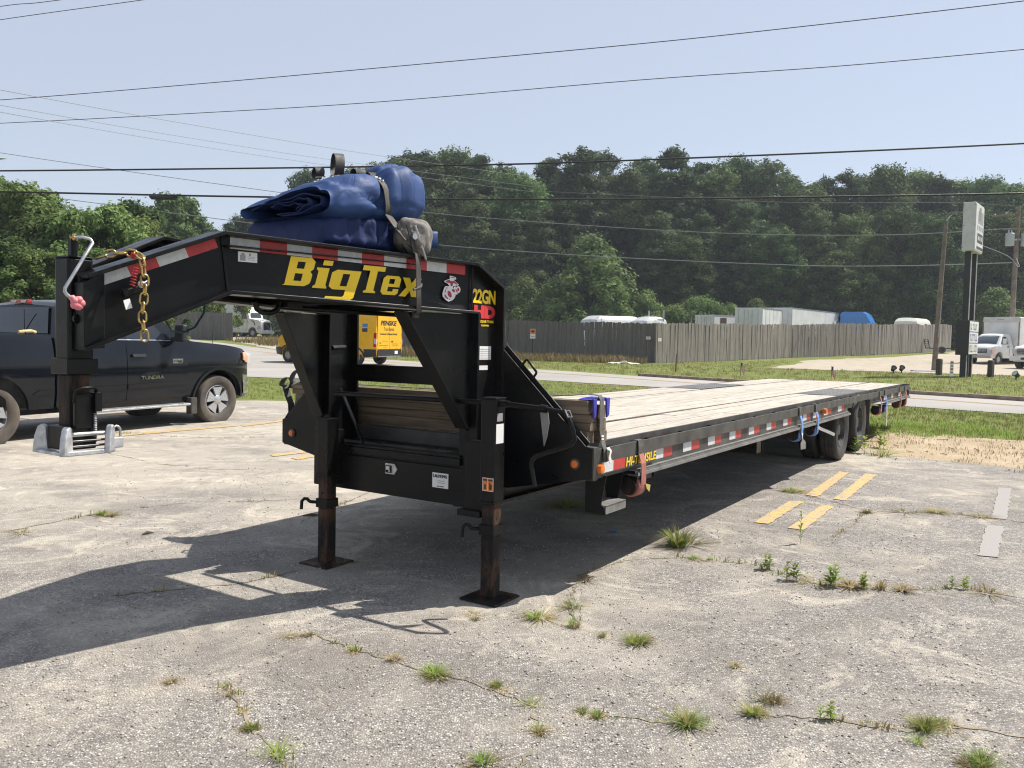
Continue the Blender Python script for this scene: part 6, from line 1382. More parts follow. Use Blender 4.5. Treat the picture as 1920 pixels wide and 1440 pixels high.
# ---- white box truck and white pickup in the lot beyond the road
def cab_hw(x, z):
    b = np.interp(z, [0.4, 0.8, 1.2, 1.6, 2.1], [0.96, 1.0, 0.99, 0.88, 0.72])
    if x > 0.1: b -= 0.22*((x-0.1)/0.8)**2
    return float(max(0.3, b))
hb = Vector((-0.866, -0.5)); lb = Vector((-hb.y, hb.x))
fl = Vector((33.05, 57.0)); ctr = fl-lb*0.85
bt = thing("box_truck", "white box truck with square cargo box beyond the sign", "truck", matrix=vmat(ctr.x, ctr.y, hb.x, hb.y, 0.10))
ol = [(0.40, 0.45), (0.80, 0.45), (0.86, 0.8), (0.82, 1.12), (0.70, 1.22), (0.12, 1.36), (-0.50, 2.0), (-0.75, 2.1), (-1.55, 2.1), (-1.62, 1.9), (-1.62, 0.45), (-0.5, 0.45)]+arc(0, 0.45, 0.45, 178, 2, 9)
hull("cab_body", ol, cab_hw, M["white_paint"], bt, [k*0.3-1.5 for k in range(8)], [0.7, 0.95, 1.2, 1.35, 1.5, 1.7, 1.9, 2.0], crown=0.04, nose=0.1, zmid=1.1)
sheet4("windscreen", [(0.08, -0.80, 1.42), (0.08, 0.80, 1.42), (-0.47, 0.68, 1.98), (-0.47, -0.68, 1.98)], M["glass_clear"], bt, (0.08, 0, 0.02))
mb = MB(); mb.box(0.80, 0.88, -0.60, 0.60, 0.78, 1.08); g_ = mb.build("grille", M["trim_black"], bt, bevel=0.01)
for z_ in (0.85, 0.93, 1.01): mb = MB(); mb.box(0.875, 0.895, -0.58, 0.58, z_, z_+0.03); mb.build("grille_bar", M["bright_trim"], g_)
mb = MB(); mb.box(0.72, 0.93, -0.98, 0.98, 0.48, 0.68); mb.build("bumper", M["chrome"], bt, bevel=0.03)
for s in (-1, 1):
    mb = MB(); mb.box(0.66, 0.88, s*0.76-0.14, s*0.76+0.14, 0.80, 1.04); mb.build("headlight", M["lamp_white"], bt, bevel=0.02)
    mb = MB(); mb.box(0.60, 0.84, s*0.93-0.04, s*0.93+0.04, 0.78, 1.04); mb.build("turn_lamp", M["lamp_pale_orange"], bt, bevel=0.01)
    panel("door_window", [(-0.20, 1.40), (-1.05, 1.40), (-1.05, 1.92), (-0.62, 1.93)], cab_hw, s, M["glass_tint"], bt, 0.008)
    panel("door_seam", [(-1.14, 0.6), (-1.16, 0.6), (-1.16, 1.95), (-1.14, 1.95)], cab_hw, s, M["trim_black"], bt, 0.008)
    panel("door_handle", [(-0.92, 1.20), (-1.08, 1.20), (-1.08, 1.27), (-0.92, 1.27)], cab_hw, s, M["trim_black"], bt, 0.03)
    mb = MB(); mb.cbox((-0.32, s*1.12, 1.62), 0.10, 0.20, 0.34); mb.build("mirror", M["white_paint"], bt, bevel=0.02)
    wheel(bt, 0, s*0.85, 0.37, 0.24, 0.21, s, M["rubber"], M["galvanised"], 6)
    wheel(bt, -3.9, s*0.85, 0.37, 0.45, 0.21, s, M["rubber"], M["galvanised"], 6)
mb = MB(); mb.box(-6.9, -1.75, -1.25, 1.25, 0.95, 3.3); cb = mb.build("cargo_box", M["white_paint"], bt, bevel=0.06)
mb = MB(); mb.box(-1.76, -1.70, -1.25, 1.25, 2.95, 3.31); mb.build("nose_cap", M["sign_cabinet"], cb, bevel=0.02)
for s in (-1, 1): mb = MB(); mb.box(-1.85, -1.735, s*1.25-0.04, s*1.25+0.012, 0.95, 3.25); mb.build("corner_rail", M["track_grey"], cb)
mb = MB()
for y in (-0.15, 0.0, 0.15): mb = MB(); mb.box(-1.70, -1.69, y-0.03, y+0.03, 3.12, 3.16); mb.build("marker_lamp", M["trim_black"], cb)
mb = MB(); mb.box(-6.5, -1.6, -0.5, 0.5, 0.5, 0.95); mb.build("chassis", M["trim_black"], bt)
wp = thing("white_truck", "white pickup truck with chrome grille at the right photo edge", "truck", matrix=vmat(32.2, 51.6, -0.866, -0.5, 0.0))
ol = [(0.5, 0.45), (0.9, 0.45), (0.96, 0.8), (0.92, 1.25), (0.75, 1.36), (-0.3, 1.46), (-1.0, 1.98), (-1.3, 2.05), (-2.5, 2.03), (-2.8, 1.45), (-4.6, 1.45), (-4.65, 0.6), (-4.2, 0.5), (-3.2, 0.5), (-0.6, 0.45)]+arc(0, 0.45, 0.5, 178, 2, 9)
hull("body", ol, cab_hw, M["white_paint"], wp, [k*0.4-4.4 for k in range(13)], [0.7, 0.95, 1.2, 1.35, 1.5, 1.7, 1.9], crown=0.04, nose=0.1, zmid=1.2)
mb = MB(); mb.box(0.88, 0.97, -0.52, 0.52, 0.90, 1.26); g_ = mb.build("grille", M["trim_black"], wp, bevel=0.02)
for z_ in (0.95, 1.04, 1.13, 1.22): mb = MB(); mb.box(0.965, 0.985, -0.5, 0.5, z_-0.02, z_+0.02); mb.build("grille_bar", M["chrome"], g_)
mb = MB(); mb.box(0.80, 1.02, -0.95, 0.95, 0.50, 0.82); mb.build("bumper", M["white_paint"], wp, bevel=0.04)
mb = MB(); mb.box(1.015, 1.025, -0.25, 0.25, 0.58, 0.72); mb.build("licence_plate", M["trim_black"], wp)
sheet4("windscreen", [(-0.36, -0.80, 1.50), (-0.36, 0.80, 1.50), (-0.98, 0.66, 1.97), (-0.98, -0.66, 1.97)], M["glass_tint"], wp, (0.08, 0, 0.02))
for s in (-1, 1):
    mb = MB(); mb.box(0.70, 0.92, s*0.72-0.14, s*0.72+0.14, 0.92, 1.24); mb.build("headlight", M["lamp_white"], wp, bevel=0.03)
    for x in (0, -3.6): wheel(wp, x, s*0.84, 0.40, 0.26, 0.22, s, M["rubber"], M["bright_trim"], 5)
# ------------------------------------------------------------------ fences, poles, signs and small things beyond the road
def plank_meshes(h):
    out = []
    for k in range(5):
        r_ = random.Random(40+k); mb = MB(); d = r_.uniform(-0.02, 0.02)
        mb.add([(0,0,0),(0.138,0,0),(0.138,0.018,0),(0,0.018,0),(0,0,h+d),(0.138,0,h-d),(0.138,0.018,h-d),(0,0.018,h+d),(0.069,0,h+0.012),(0.069,0.018,h+0.012)], [(0,3,2,1),(0,1,5,8,4),(2,3,7,9,6),(1,2,6,5),(0,4,7,3),(4,8,9,7),(8,5,6,9)])
        out.append(mb.mesh("plank"))
    return out
def wood_fence(label, pts, h, step, m, seed, lean=0.0):
    r_ = random.Random(seed); t = thing("wooden_fence", label, "fence", (pts[0][0], pts[0][1], HT(pts[0][1]))); o0 = Vector(t.location)
    ms = plank_meshes(h)
    for q in ms: q.materials.append(m)
    along = 0.0
    for i in range(len(pts)-1):
        a, b = Vector(pts[i]), Vector(pts[i+1]); d = (b-a); L = d.length; d /= L; k = along
        while k < L:
            p = a+d*k; o = obj("plank", r_.choice(ms), None, t)
            w_ = lean*math.sin(k*0.8)+0.03*math.sin(k*0.21+seed)*(1 if math.sin(k*0.13+seed) > 0.2 else 0.2)+r_.uniform(-0.012, 0.012)
            if r_.random() < 0.03: w_ += r_.uniform(-0.05, 0.05)
            o.matrix_local = Matrix.Translation((p.x-o0.x, p.y-o0.y, HT(p.y)-o0.z+r_.uniform(-0.05, 0.03)+0.05*math.sin(k*0.35+seed))) @ Matrix(((d.x, -d.y, 0, 0), (d.y, d.x, 0, 0), (0, 0, 1, 0), (0, 0, 0, 1))) @ Matrix.Translation((0, r_.uniform(-0.012, 0.012), 0)) @ Matrix.Rotation(w_, 4, 'Y') @ Matrix.Rotation(r_.uniform(-0.012, 0.012), 4, 'X')
            o.scale = (step/0.129, 1, 1); k += step
        along = k-L
        n_ = Vector((-d.y, d.x)); n_ = n_ if n_.y > 0 else -n_
        for zz in (0.4, 1.2, 2.0):
            mb = MB(); za, zb = HT(a.y)-o0.z, HT(b.y)-o0.z; pa, pb = a+n_*0.05, b+n_*0.05
            mb.bar((pa.x-o0.x, pa.y-o0.y, za+zz), (pb.x-o0.x, pb.y-o0.y, zb+zz), 0.04, 0.09); mb.build("rail", m, t)
        q = 0.1
        while q < L:
            p = a+d*q+n_*0.12; mb = MB(); mb.cbox((p.x-o0.x, p.y-o0.y, HT(p.y)-o0.z+h*0.48), 0.1, 0.1, h*0.96); mb.build("post", m, t); q += 2.5
    return t
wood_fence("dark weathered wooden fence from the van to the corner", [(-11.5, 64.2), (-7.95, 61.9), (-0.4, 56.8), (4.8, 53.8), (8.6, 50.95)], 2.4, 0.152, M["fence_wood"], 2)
wood_fence("sunlit grey wooden fence running back from the corner", [(8.62, 50.25), (11.44, 52.8), (15.96, 56.94), (20.09, 60.65), (28.8, 66.48), (34.67, 71.62), (41.62, 79.51)], 2.45, 0.152, M["fence_wood_lit"], 5, 0.015)
wood_fence("short dark wooden fence piece left of the white tractor", [(-36.0, 77.0), (-30.6, 74.8), (-24.2, 72.2)], 2.4, 0.152, M["fence_wood"], 9)
def post_thing(name, label, cat, x, y, h, w, m, lean=(0, 0), z0=None):
    mb = MB(); mb.tube([(0, 0, -0.1), (lean[0]*0.5, lean[1]*0.5, h*0.5), (lean[0], lean[1], h)], [w, w*0.95, w*0.85], 8)
    o = mb.build(name, m, None, smooth=40); o.location = (x, y, HT(y) if z0 is None else z0); return tag(o, label, cat)
post_thing("fence_post", "leaning wooden post sticking up above the grey fence", "post", 11.15, 53.3, 3.2, 0.075, M["pole_wood"], (0.16, 0.0))
post_thing("survey_stake", "thin pale wooden stake in the grass before the fence", "stake", 7.41, 37.85, 0.82, 0.035, M["lumber"], (0.03, 0.0))
# warning sign on a thin post
sg = thing("warning_sign", "small orange and white warning sign on a thin post", "sign", (1.28, 53.9, HT(53.9)))
mb = MB(); mb.tube([(0, 0, -0.1), (0, 0, 1.9)], 0.025, 6); mb.build("sign_post", M["sign_black"], sg)
mb = MB(); mb.box(-0.17, 0.17, -0.035, -0.026, 1.28, 1.9); pn = mb.build("sign_panel", M["white_decal"], sg)
mb = MB(); mb.box(-0.16, 0.16, -0.038, -0.034, 1.58, 1.89); mb.build("sign_header", M["orange_decal"], pn)
mb = MB(); mb.box(-0.10, 0.10, -0.041, -0.037, 1.68, 1.80); mb.build("sign_mark", M["black_print"], pn)
mb = MB(); mb.box(-0.12, 0.12, -0.038, -0.034, 1.40, 1.44); mb.build("sign_mark", M["grey_print"], pn)
for x, y, z, dx, dy, lab in ((8.30, 51.05, 1.50, 0.76, -0.65, "small white plate on the dark fence beside the corner"), (8.78, 50.30, 1.41, 0.74, 0.67, "small white plate on the grey fence beside the corner")):
    mb = MB(); d = Vector((dx, dy)); n_ = Vector((d.y, -d.x)) if (d.y*x-d.x*y) < 0 else Vector((-d.y, d.x))
    if n_.y > 0: n_ = -n_
    mb.prism([(-0.16, -0.09), (0.16, -0.09), (0.16, 0.09), (-0.16, 0.09)], (n_.x*0.06, n_.y*0.06, 0), (d.x, d.y, 0), (0,0,1), (n_.x, n_.y, 0), 0.008); o = mb.build("fence_plate", M["white_decal"]); o.location = (x, y, z); tag(o, lab, "sign")
    mb = MB(); mb.prism([(-0.11, -0.025), (0.06, -0.025), (0.06, 0.025), (-0.11, 0.025)], (n_.x*0.069, n_.y*0.069, 0), (d.x, d.y, 0), (0,0,1), (n_.x, n_.y, 0), 0.003); mb.build("plate_print", M["grey_print"], o)
# crumpled white sheet on the grass
V = []; nx, ny = 30, 8
for i in range(nx+1):
    for j in range(ny+1):
        f = i/nx; g_ = j/ny; V.append((1.75*f, -0.55*f+0.5*(g_-0.5)*(0.6+0.4*math.sin(f*9)), 0.02+0.16*math.sin(math.pi*g_)*(0.4+0.5*math.sin(f*7+1)**2)*math.sin(math.pi*min(1, f*1.02))+0.02*math.sin(f*31+j)))
o = MB().add(V, [(i*(ny+1)+j, (i+1)*(ny+1)+j, (i+1)*(ny+1)+j+1, i*(ny+1)+j+1) for i in range(nx) for j in range(ny)]).build("white_sheet", M["cloth_white"], None, smooth=80); o.location = (5.5, 48.2, 0.0); tag(o, "crumpled white plastic sheet lying in the grass by the fence", "sheet")
# little flags in the grass
simple("flag_red", (0.5, 0.04, 0.05), 0.7); simple("flag_white", (0.7, 0.68, 0.66), 0.7)
for x, y, lab in ((9.47, 34.63, "small striped flag in the grass nearer the fence corner"), (12.18, 31.87, "small striped flag in the grass behind the trailer rear")):
    t = thing("small_flag", lab, "flag", (x, y, 0.0), group="small flags in the verge")
    mb = MB(); mb.tube([(0, 0, -0.05), (0.01, 0, 0.56)], 0.012, 6); mb.build("flag_stick", M["pole_wood"], t)
    for k in range(7):
        a, b = 0.035*k, 0.035*(k+1); mb = MB()
        q = lambda f: 0.53-1.15*f
        mb.add([(0.01+a*0.75, -0.012*math.sin(k), q(a)), (0.01+b*0.75, -0.012*math.sin(k+1), q(b)), (0.02+b*0.62, 0.01, q(b)-0.26), (0.02+a*0.62, 0.01, q(a)-0.26)], [(0,1,2,3)]); mb.build("stripe", M["flag_red" if k % 2 else "flag_white"], t)
    mb = MB(); mb.box(0.0, 0.07, -0.02, -0.016, 0.40, 0.54); mb.build("canton", M["navy_flag"], t)
# utility poles
p1 = thing("utility_pole", "leaning bare wooden utility pole beside the black sign", "pole", (22.71, 44.98, 0))
mb = MB(); mb.tube([(0, 0, -0.2), (0.13, 0, 4), (0.28, 0, 8.0)], [0.14, 0.12, 0.095], 12); mb.build("shaft", M["pole_wood"], p1, smooth=50)
mb = MB(); mb.tube([(0.28, 0, 7.9), (0.34, 0, 8.1), (0.5, 0, 8.3), (0.55, 0, 8.32)], 0.02, 6); mb.tube([(0.15, -0.16, 3.4), (0.05, -0.17, 1.8)], 0.012, 6); mb.build("riser_conduit", M["galvanised"], p1)
mb = MB(); mb.box(-1.1, 0.1, -0.5, -0.1, -0.01, 0.06); o = mb.build("concrete_slab", M["trailer_white"], None, bevel=0.01); o.location = (22.3, 44.6, 0); tag(o, "low concrete slab at the foot of the leaning pole", "slab")
p2 = thing("utility_pole", "wooden utility pole carrying transformers behind the box truck", "pole", (35.72, 60.0, HT(60)))
mb = MB(); mb.tube([(0, 0, -0.2), (0, 0, 5.5), (0.05, 0, 11.1)], [0.19, 0.16, 0.13], 12); mb.build("shaft", M["pole_wood"], p2, smooth=50)
mb = MB(); mb.bar((-1.9, -0.18, 10.3), (1.9, -0.18, 10.9), 0.10, 0.12); mb.build("crossarm", M["pole_wood"], p2); mb = MB(); mb.bar((-1.1, -0.18, 9.4), (1.1, -0.18, 9.55), 0.09, 0.10); mb.build("crossarm", M["pole_wood"], p2)
for x in (-0.58, 0.52):
    mb = MB(); mb.lathe([(0.0, 0.0), (0.27, 0.02), (0.29, 0.06), (0.29, 0.80), (0.30, 0.84), (0.25, 0.92), (0.0, 0.95)], (x, -0.2, 8.25), (0, 0, 1), 18, False); tr = mb.build("transformer", M["transformer_grey"], p2, smooth=45)
    for k in (-0.1, 0.1): mb = MB(); mb.lathe([(0.04, 0), (0.05, 0.05), (0.035, 0.1), (0.05, 0.14), (0.02, 0.22)], (x+k, -0.2, 9.17), (0, 0, 1), 8); mb.build("bushing", M["trailer_white"], tr)
mb = MB(); mb.bar((-0.4, -0.1, 8.7), (0.4, -0.1, 8.75), 0.06, 0.12); mb.build("bracket", M["galvanised"], p2)
for x in (-1.7, -0.9, 0.9, 1.7): mb = MB(); mb.lathe([(0.03, 0), (0.06, 0.06), (0.03, 0.12)], (x, -0.18, 10.66+x*0.16), (0, 0, 1), 8); mb.build("insulator", M["trailer_white"], p2)
# overhead wires
def wire(label, pts, r, m):
    P = [Vector(p) for p in pts]; out = []
    for i in range(len(P)-1):      # Catmull-Rom
        p0 = P[max(0, i-1)]; p1_, p2_ = P[i], P[i+1]; p3 = P[min(len(P)-1, i+2)]
        for k in range(6):
            t = k/6; out.append(0.5*((2*p1_)+(-p0+p2_)*t+(2*p0-5*p1_+4*p2_-p3)*t*t+(-p0+3*p1_-3*p2_+p3)*t**3))
    out.append(P[-1]); o0 = out[0]
    o = MB().tube([p-o0 for p in out], r, 6).build("overhead_wire", m, None, smooth=80); o.location = o0; return tag(o, label, "wire", "overhead wires")
wire("thick black cable crossing the whole sky just above the tarp", [(-26.42,30.62,6.95),(-18.3,30.0,7.01),(-12.04,29.5,7.08),(-5.98,29.0,7.16),(0.58,28.44,7.28),(6.19,27.94,7.48),(11.27,27.47,7.68),(16.15,27.0,7.9),(23.59,26.25,8.27)], 0.030, M["wire_black"])
wire("lower thick black cable crossing in front of the treetops", [(-26.43,30.62,6.41),(-18.31,30.0,6.28),(-12.04,29.5,6.18),(-8.99,29.25,6.14),(-3.94,28.83,6.09),(0.6,28.44,6.09),(5.89,27.97,6.14),(11.33,27.47,6.23),(16.24,27.0,6.33),(23.72,26.25,6.52)], 0.034, M["wire_black"])
q = MB().tube([(-0.5, 0, 0), (-0.42, 0, -0.03), (0.42, 0, -0.04), (0.5, 0, 0)], [0.02, 0.075, 0.075, 0.02], 10).build("splice_case", M["wire_black"], bpy.data.objects["overhead_wire.001"], smooth=50); q.location = (-12.3+26.43, 29.52-30.62, 6.13-6.41)
wire("upper of the two thin wires rising to the right across the sky", [(-27.24,31.67,9.29),(-18.26,30.0,9.48),(-11.1,28.54,9.7),(-4.59,27.08,9.9),(3.57,25.0,10.1),(8.61,23.5,10.23),(12.97,22.0,10.32),(17.71,20.0,10.35)], 0.012, M["wire_black"])
wire("lower of the two thin wires rising to the right across the sky", [(-27.27,31.67,8.61),(-18.27,30.0,8.67),(-11.1,28.54,8.75),(-4.58,27.08,8.84),(3.59,25.0,9.06),(8.66,23.5,9.06),(13.03,22.0,9.1),(17.8,20.0,9.04)], 0.011, M["wire_black"])
wire("highest wire cutting the top left corner of the sky", [(-31.82,40.03,15.19),(-23.06,38.0,15.69),(-20.04,37.26,15.73),(-7.9,33.94,16.09),(4.14,29.88,16.25)], 0.014, M["wire_black"])
wire("second wire below the one at the top left corner", [(-31.83,40.03,14.55),(-23.07,38.0,15.11),(-15.98,36.21,15.39),(-5.67,33.26,15.67),(5.86,29.2,15.86)], 0.014, M["wire_black"])
wire("top of three thin wires falling from the left towards the tarp", [(-14.79,18.59,7.32),(-21.29,35.0,11.22),(-21.06,54.14,14.61),(-12.36,73.28,16.9),(1.86,89.69,18.31)], 0.016, M["wire_grey"])
wire("middle of three thin wires falling from the left towards the tarp", [(-14.81,18.59,6.87),(-21.3,35.0,10.6),(-21.52,51.95,13.45),(-14.93,69.18,15.55),(1.88,89.69,17.31)], 0.014, M["wire_grey"])
wire("bottom of three thin wires falling from the left towards the tarp", [(-14.81,18.59,6.7),(-21.31,35.0,10.32),(-21.57,51.68,13.0),(-15.4,68.36,14.99),(1.89,89.69,16.75)], 0.014, M["wire_grey"])
wire("pale wire sagging before the woods to the upper pole mount", [(-61.71,77.34,19.37),(-45.72,75.0,16.85),(-32.54,72.97,14.93),(-20.0,70.94,13.17),(-7.65,68.83,11.45),(0.61,67.34,10.66),(8.93,65.78,10.02),(15.69,64.45,9.61),(21.42,63.28,9.42),(26.91,62.11,9.38),(30.8,61.25,9.5),(35.65,60.13,9.79)], 0.026, M["wire_grey"])
wire("lower pale wire sagging before the woods to the pole middle", [(-61.82,77.34,15.53),(-42.67,74.53,13.14),(-32.57,72.97,11.88),(-22.36,71.33,10.61),(-13.95,69.92,9.61),(-5.85,68.52,8.73),(4.04,66.72,8.0),(13.8,64.84,7.47),(19.62,63.67,7.23),(23.74,62.81,7.11),(29.5,61.56,7.15),(35.58,60.18,7.34)], 0.032, M["wire_grey"])
wire("faint upper wire running into the woods from the pole crossarm", [(1.57,74.38,14.24),(14.68,69.69,13.07),(22.43,66.56,12.37),(31.94,62.19,11.85),(35.76,60.0,11.31)], 0.015, M["wire_grey"])
wire("drooping service wire between the transformer pole and the sign", [(35.6,60.0,8.0),(34.2,57.0,6.9),(32.0,53.5,6.5),(29,49.5,6.7),(25.5,46.5,7.1),(21.3,39.2,6.9)], 0.018, M["wire_grey"])
# street light at the left edge
sl = thing("street_light", "street light head on an arm at the left photo edge", "street light", (-20.6, 30.0, 0))
mb = MB(); mb.tube([(0, 0, -0.2), (0, 0, 7.6)], [0.11, 0.08], 10); mb.build("pole", M["galvanised"], sl, smooth=50)
mb = MB(); mb.tube([(0, 0, 7.2), (0.8, 0, 7.5), (1.9, 0, 7.48)], 0.03, 8); mb.build("arm", M["galvanised"], sl, smooth=50)
mb = MB(); mb.loft([[(1.85+0.72*f, 0.15*math.sin(math.pi*min(1, 0.15+f*0.85))*math.cos(a)*(1 if f < 0.98 else 0.1), 7.44+0.07*math.sin(a)*(1-0.9*f)) for a in [k*math.pi/5 for k in range(10)]] for f in (0, 0.2, 0.5, 0.8, 1.0)]); mb.build("lamp_head", M["transformer_grey"], sl, smooth=50)

# pylon sign with marquee
AX = Vector((0.616, 0.788, 0)); PX = Vector((0.788, -0.616, 0))
py = thing("pylon_sign", "tall white box sign on black posts with a marquee below", "sign", (19.78, 37.3, 0))
def obx(mb, a0, a1, p0, p1, z0, z1):
    vs = [AX*a+PX*p+Vector((0, 0, z)) for z in (z0, z1) for a, p in ((a0, p0), (a1, p0), (a1, p1), (a0, p1))]
    return mb.add(vs, [(0,3,2,1),(4,5,6,7),(0,1,5,4),(1,2,6,5),(2,3,7,6),(3,0,4,7)])
for a in (0.25, 1.6):
    mb = MB(); obx(mb, a, a+0.22, 0.13, 0.36, -0.2, 5.7); mb.build("post", M["sign_black"], py)
    mb = MB(); obx(mb, a-0.002, a+0.222, 0.36, 0.375, 0.0, 5.6); mb.build("post_trim", M["track_grey"], py)
mb = MB(); obx(mb, 1.1, 1.32, 0.1, 0.32, -0.2, 1.2); mb.build("post", M["sign_black"], py)
mb = MB(); obx(mb, -0.05, 2.0, 0.02, 0.52, 5.60, 7.72); cb = mb.build("cabinet", M["sign_cabinet"], py, bevel=0.03)
mb = MB(); obx(mb, 0.0, 1.95, 0.515, 0.535, 5.68, 7.64); fc = mb.build("sign_face", M["sign_white"], cb)
mb = MB(); obx(mb, 0.55, 1.75, 0.533, 0.54, 6.85, 7.4); mb.build("sign_graphic", M["grey_print"], fc)
mb = MB(); obx(mb, 0.75, 1.2, 0.538, 0.544, 7.0, 7.55); mb.build("sign_graphic", M["track_grey"], fc)
for k in range(4): mb = MB(); obx(mb, 0.4+0.4*k, 0.62+0.4*k, 0.533, 0.54, 6.55, 6.75); mb.build("sign_graphic", M["grey_print"], fc)
mb = MB(); obx(mb, 0.5, 1.8, 0.533, 0.54, 6.0, 6.42); mb.build("sign_graphic", M["sign_black"], fc)
for k in range(3): mb = MB(); obx(mb, 0.65+0.35*k, 0.85+0.35*k, 0.54, 0.544, 6.12, 6.3); mb.build("sign_graphic", M["sign_cabinet"], fc)
mb = MB(); obx(mb, 0.4, 1.9, 0.533, 0.54, 5.72, 5.84); mb.build("sign_graphic", M["sign_black"], fc)
for z_ in (5.75, 6.7, 7.6):
    for p in (0.06, 0.5): mb = MB(); obx(mb, -0.06, -0.045, p-0.012, p+0.012, z_-0.012, z_+0.012); mb.build("rivet", M["sign_black"], cb)
mb = MB(); obx(mb, -0.10, 2.15, -0.02, 0.50, 1.0, 2.55); mq = mb.build("marquee", M["sign_black"], py, bevel=0.02)
mb = MB(); obx(mb, -0.05, 2.10, 0.495, 0.51, 1.05, 2.50); mf = mb.build("marquee_face", M["white_paint"], mq)
for z_ in (1.52, 2.02): mb = MB(); obx(mb, -0.05, 2.10, 0.508, 0.516, z_, z_+0.035); mb.build("letter_track", M["sign_black"], mf)
simple("marquee_blue", (0.05, 0.07, 0.3), 0.5); rq = random.Random(3)
for row, (z0, z1, mm) in enumerate(((2.12, 2.40, "sign_black"), (1.62, 1.94, "marquee_blue"), (1.12, 1.44, "sign_black"))):
    a = 0.1
    while a < 1.9:
        w_ = rq.choice((0.10, 0.14, 0.17))
        if rq.random() > 0.2:
            mb = MB(); obx(mb, a, a+w_*0.3, 0.508, 0.513, z0, z1); obx(mb, a+w_*0.3, a+w_, 0.508, 0.5135, *((z1-0.07, z1) if rq.random() < 0.5 else (z0, z0+0.07))); mb.build("marquee_letter", M[mm], mf)
        a += w_+0.06
# bollards, spotlights, small sign and scrap by the pylon
for x, y, lab in ((20.33, 39.79, "dark square bollard left of the pylon sign"), (21.97, 38.35, "dark square bollard right of the pylon sign")):
    mb = MB(); mb.box(-0.11, 0.11, -0.11, 0.11, -0.05, 0.74); mb.box(-0.095, 0.095, -0.095, 0.095, 0.735, 0.77); o = mb.build("bollard", M["bollard"], None, bevel=0.02); o.location = (x, y, 0); o.rotation_euler.z = 0.6; tag(o, lab, "bollard", "bollards by the pylon sign")
for x, y, a, lab in ((18.62, 40.8, 0.8, "larger black ground spotlight on the grass left of the sign"), (19.35, 41.5, 0.8, "smaller black ground spotlight beside the larger one"), (21.7, 35.95, 3.4, "brown ground spotlight on the grass right of the bollard")):
    t = thing("ground_spotlight", lab, "spotlight", (x, y, 0), a, "spotlights aimed at the sign")
    mb = MB(); mb.tube([(0, 0, -0.05), (0, 0, 0.16)], 0.03, 6); mb.build("stem", M["sign_black"], t)
    mb = MB(); mb.lathe([(0.05, -0.14), (0.09, -0.12), (0.12, 0.06), (0.14, 0.10)], (0, 0, 0.22), (0.8, 0, 0.55), 12); hd_ = mb.build("lamp_head", M["sign_black"], t, smooth=50)
    mb = MB(); mb.lathe([(0.0, 0.101), (0.11, 0.101)], (0, 0, 0.22), (0.8, 0, 0.55), 12, False); mb.build("lens", M["lamp_white"], hd_)
ys_ = thing("yard_sign", "narrow pink and white yard sign in the grass by the sign", "sign", (16.28, 31.06, 0), 0.2)
mb = MB(); mb.tube([(0, 0, -0.05), (0.03, 0, 0.3)], 0.012, 6); mb.build("stake", M["pole_wood"], ys_)
mb = MB(); mb.box(-0.02, 0.13, -0.02, -0.01, 0.28, 0.86); mb.build("sign_panel", M["white_decal"], ys_)
for k in range(4): mb = MB(); mb.box(0.0, 0.11, -0.024, -0.019, 0.40+0.12*k, 0.46+0.12*k); mb.build("sign_print", M["dark_red_print" if k % 2 else "grey_print"], ys_)
mb = MB(); mb.prism([(0, 0), (0.5, 0.06), (0.54, 0.18), (0.3, 0.13), (0.05, 0.12)], (0, 0, 0.05), (1, 0, 0.08), (0, 1, 0.1), (0, 0, 1), 0.012); o = mb.build("cardboard_scrap", M["lumber"], None); o.location = (14.5, 28.05, 0.0); tag(o, "flat scrap of cardboard on the grass near the kerb", "scrap")
# small black utility trailer by the fence
ut = thing("utility_trailer", "small black utility trailer with a folded ramp by the fence", "trailer", matrix=vmat(36.2, 72.0, 0.97, -0.2, HT(72)))
mb = MB(); mb.bar((-0.4, -0.6, 0.42), (1.4, -0.6, 0.42), 0.08, 0.08); mb.bar((-0.4, 0.6, 0.42), (1.4, 0.6, 0.42), 0.08, 0.08); mb.bar((1.4, -0.6, 0.42), (2.4, 0, 0.40), 0.08, 0.08); mb.bar((1.4, 0.6, 0.42), (2.4, 0, 0.40), 0.08, 0.08); mb.box(-0.4, 1.4, -0.6, 0.6, 0.40, 0.46); mb.build("frame", M["sign_black"], ut)
mb = MB(); mb.bar((-0.45, -0.6, 0.4), (-0.6, -0.6, 1.15), 0.06, 0.06); mb.bar((-0.45, 0.6, 0.4), (-0.6, 0.6, 1.15), 0.06, 0.06)
for k in range(5): f = k/4; mb.bar((-0.45-0.15*f, -0.6, 0.42+0.73*f), (-0.45-0.15*f, 0.6, 0.42+0.73*f), 0.04, 0.04)
mb.build("ramp", M["sign_black"], ut)
for s in (-1, 1): wheel(ut, 0.5, s*0.74, 0.3, 0.18, 0.16, s, M["rubber"], M["sign_black"], 5)
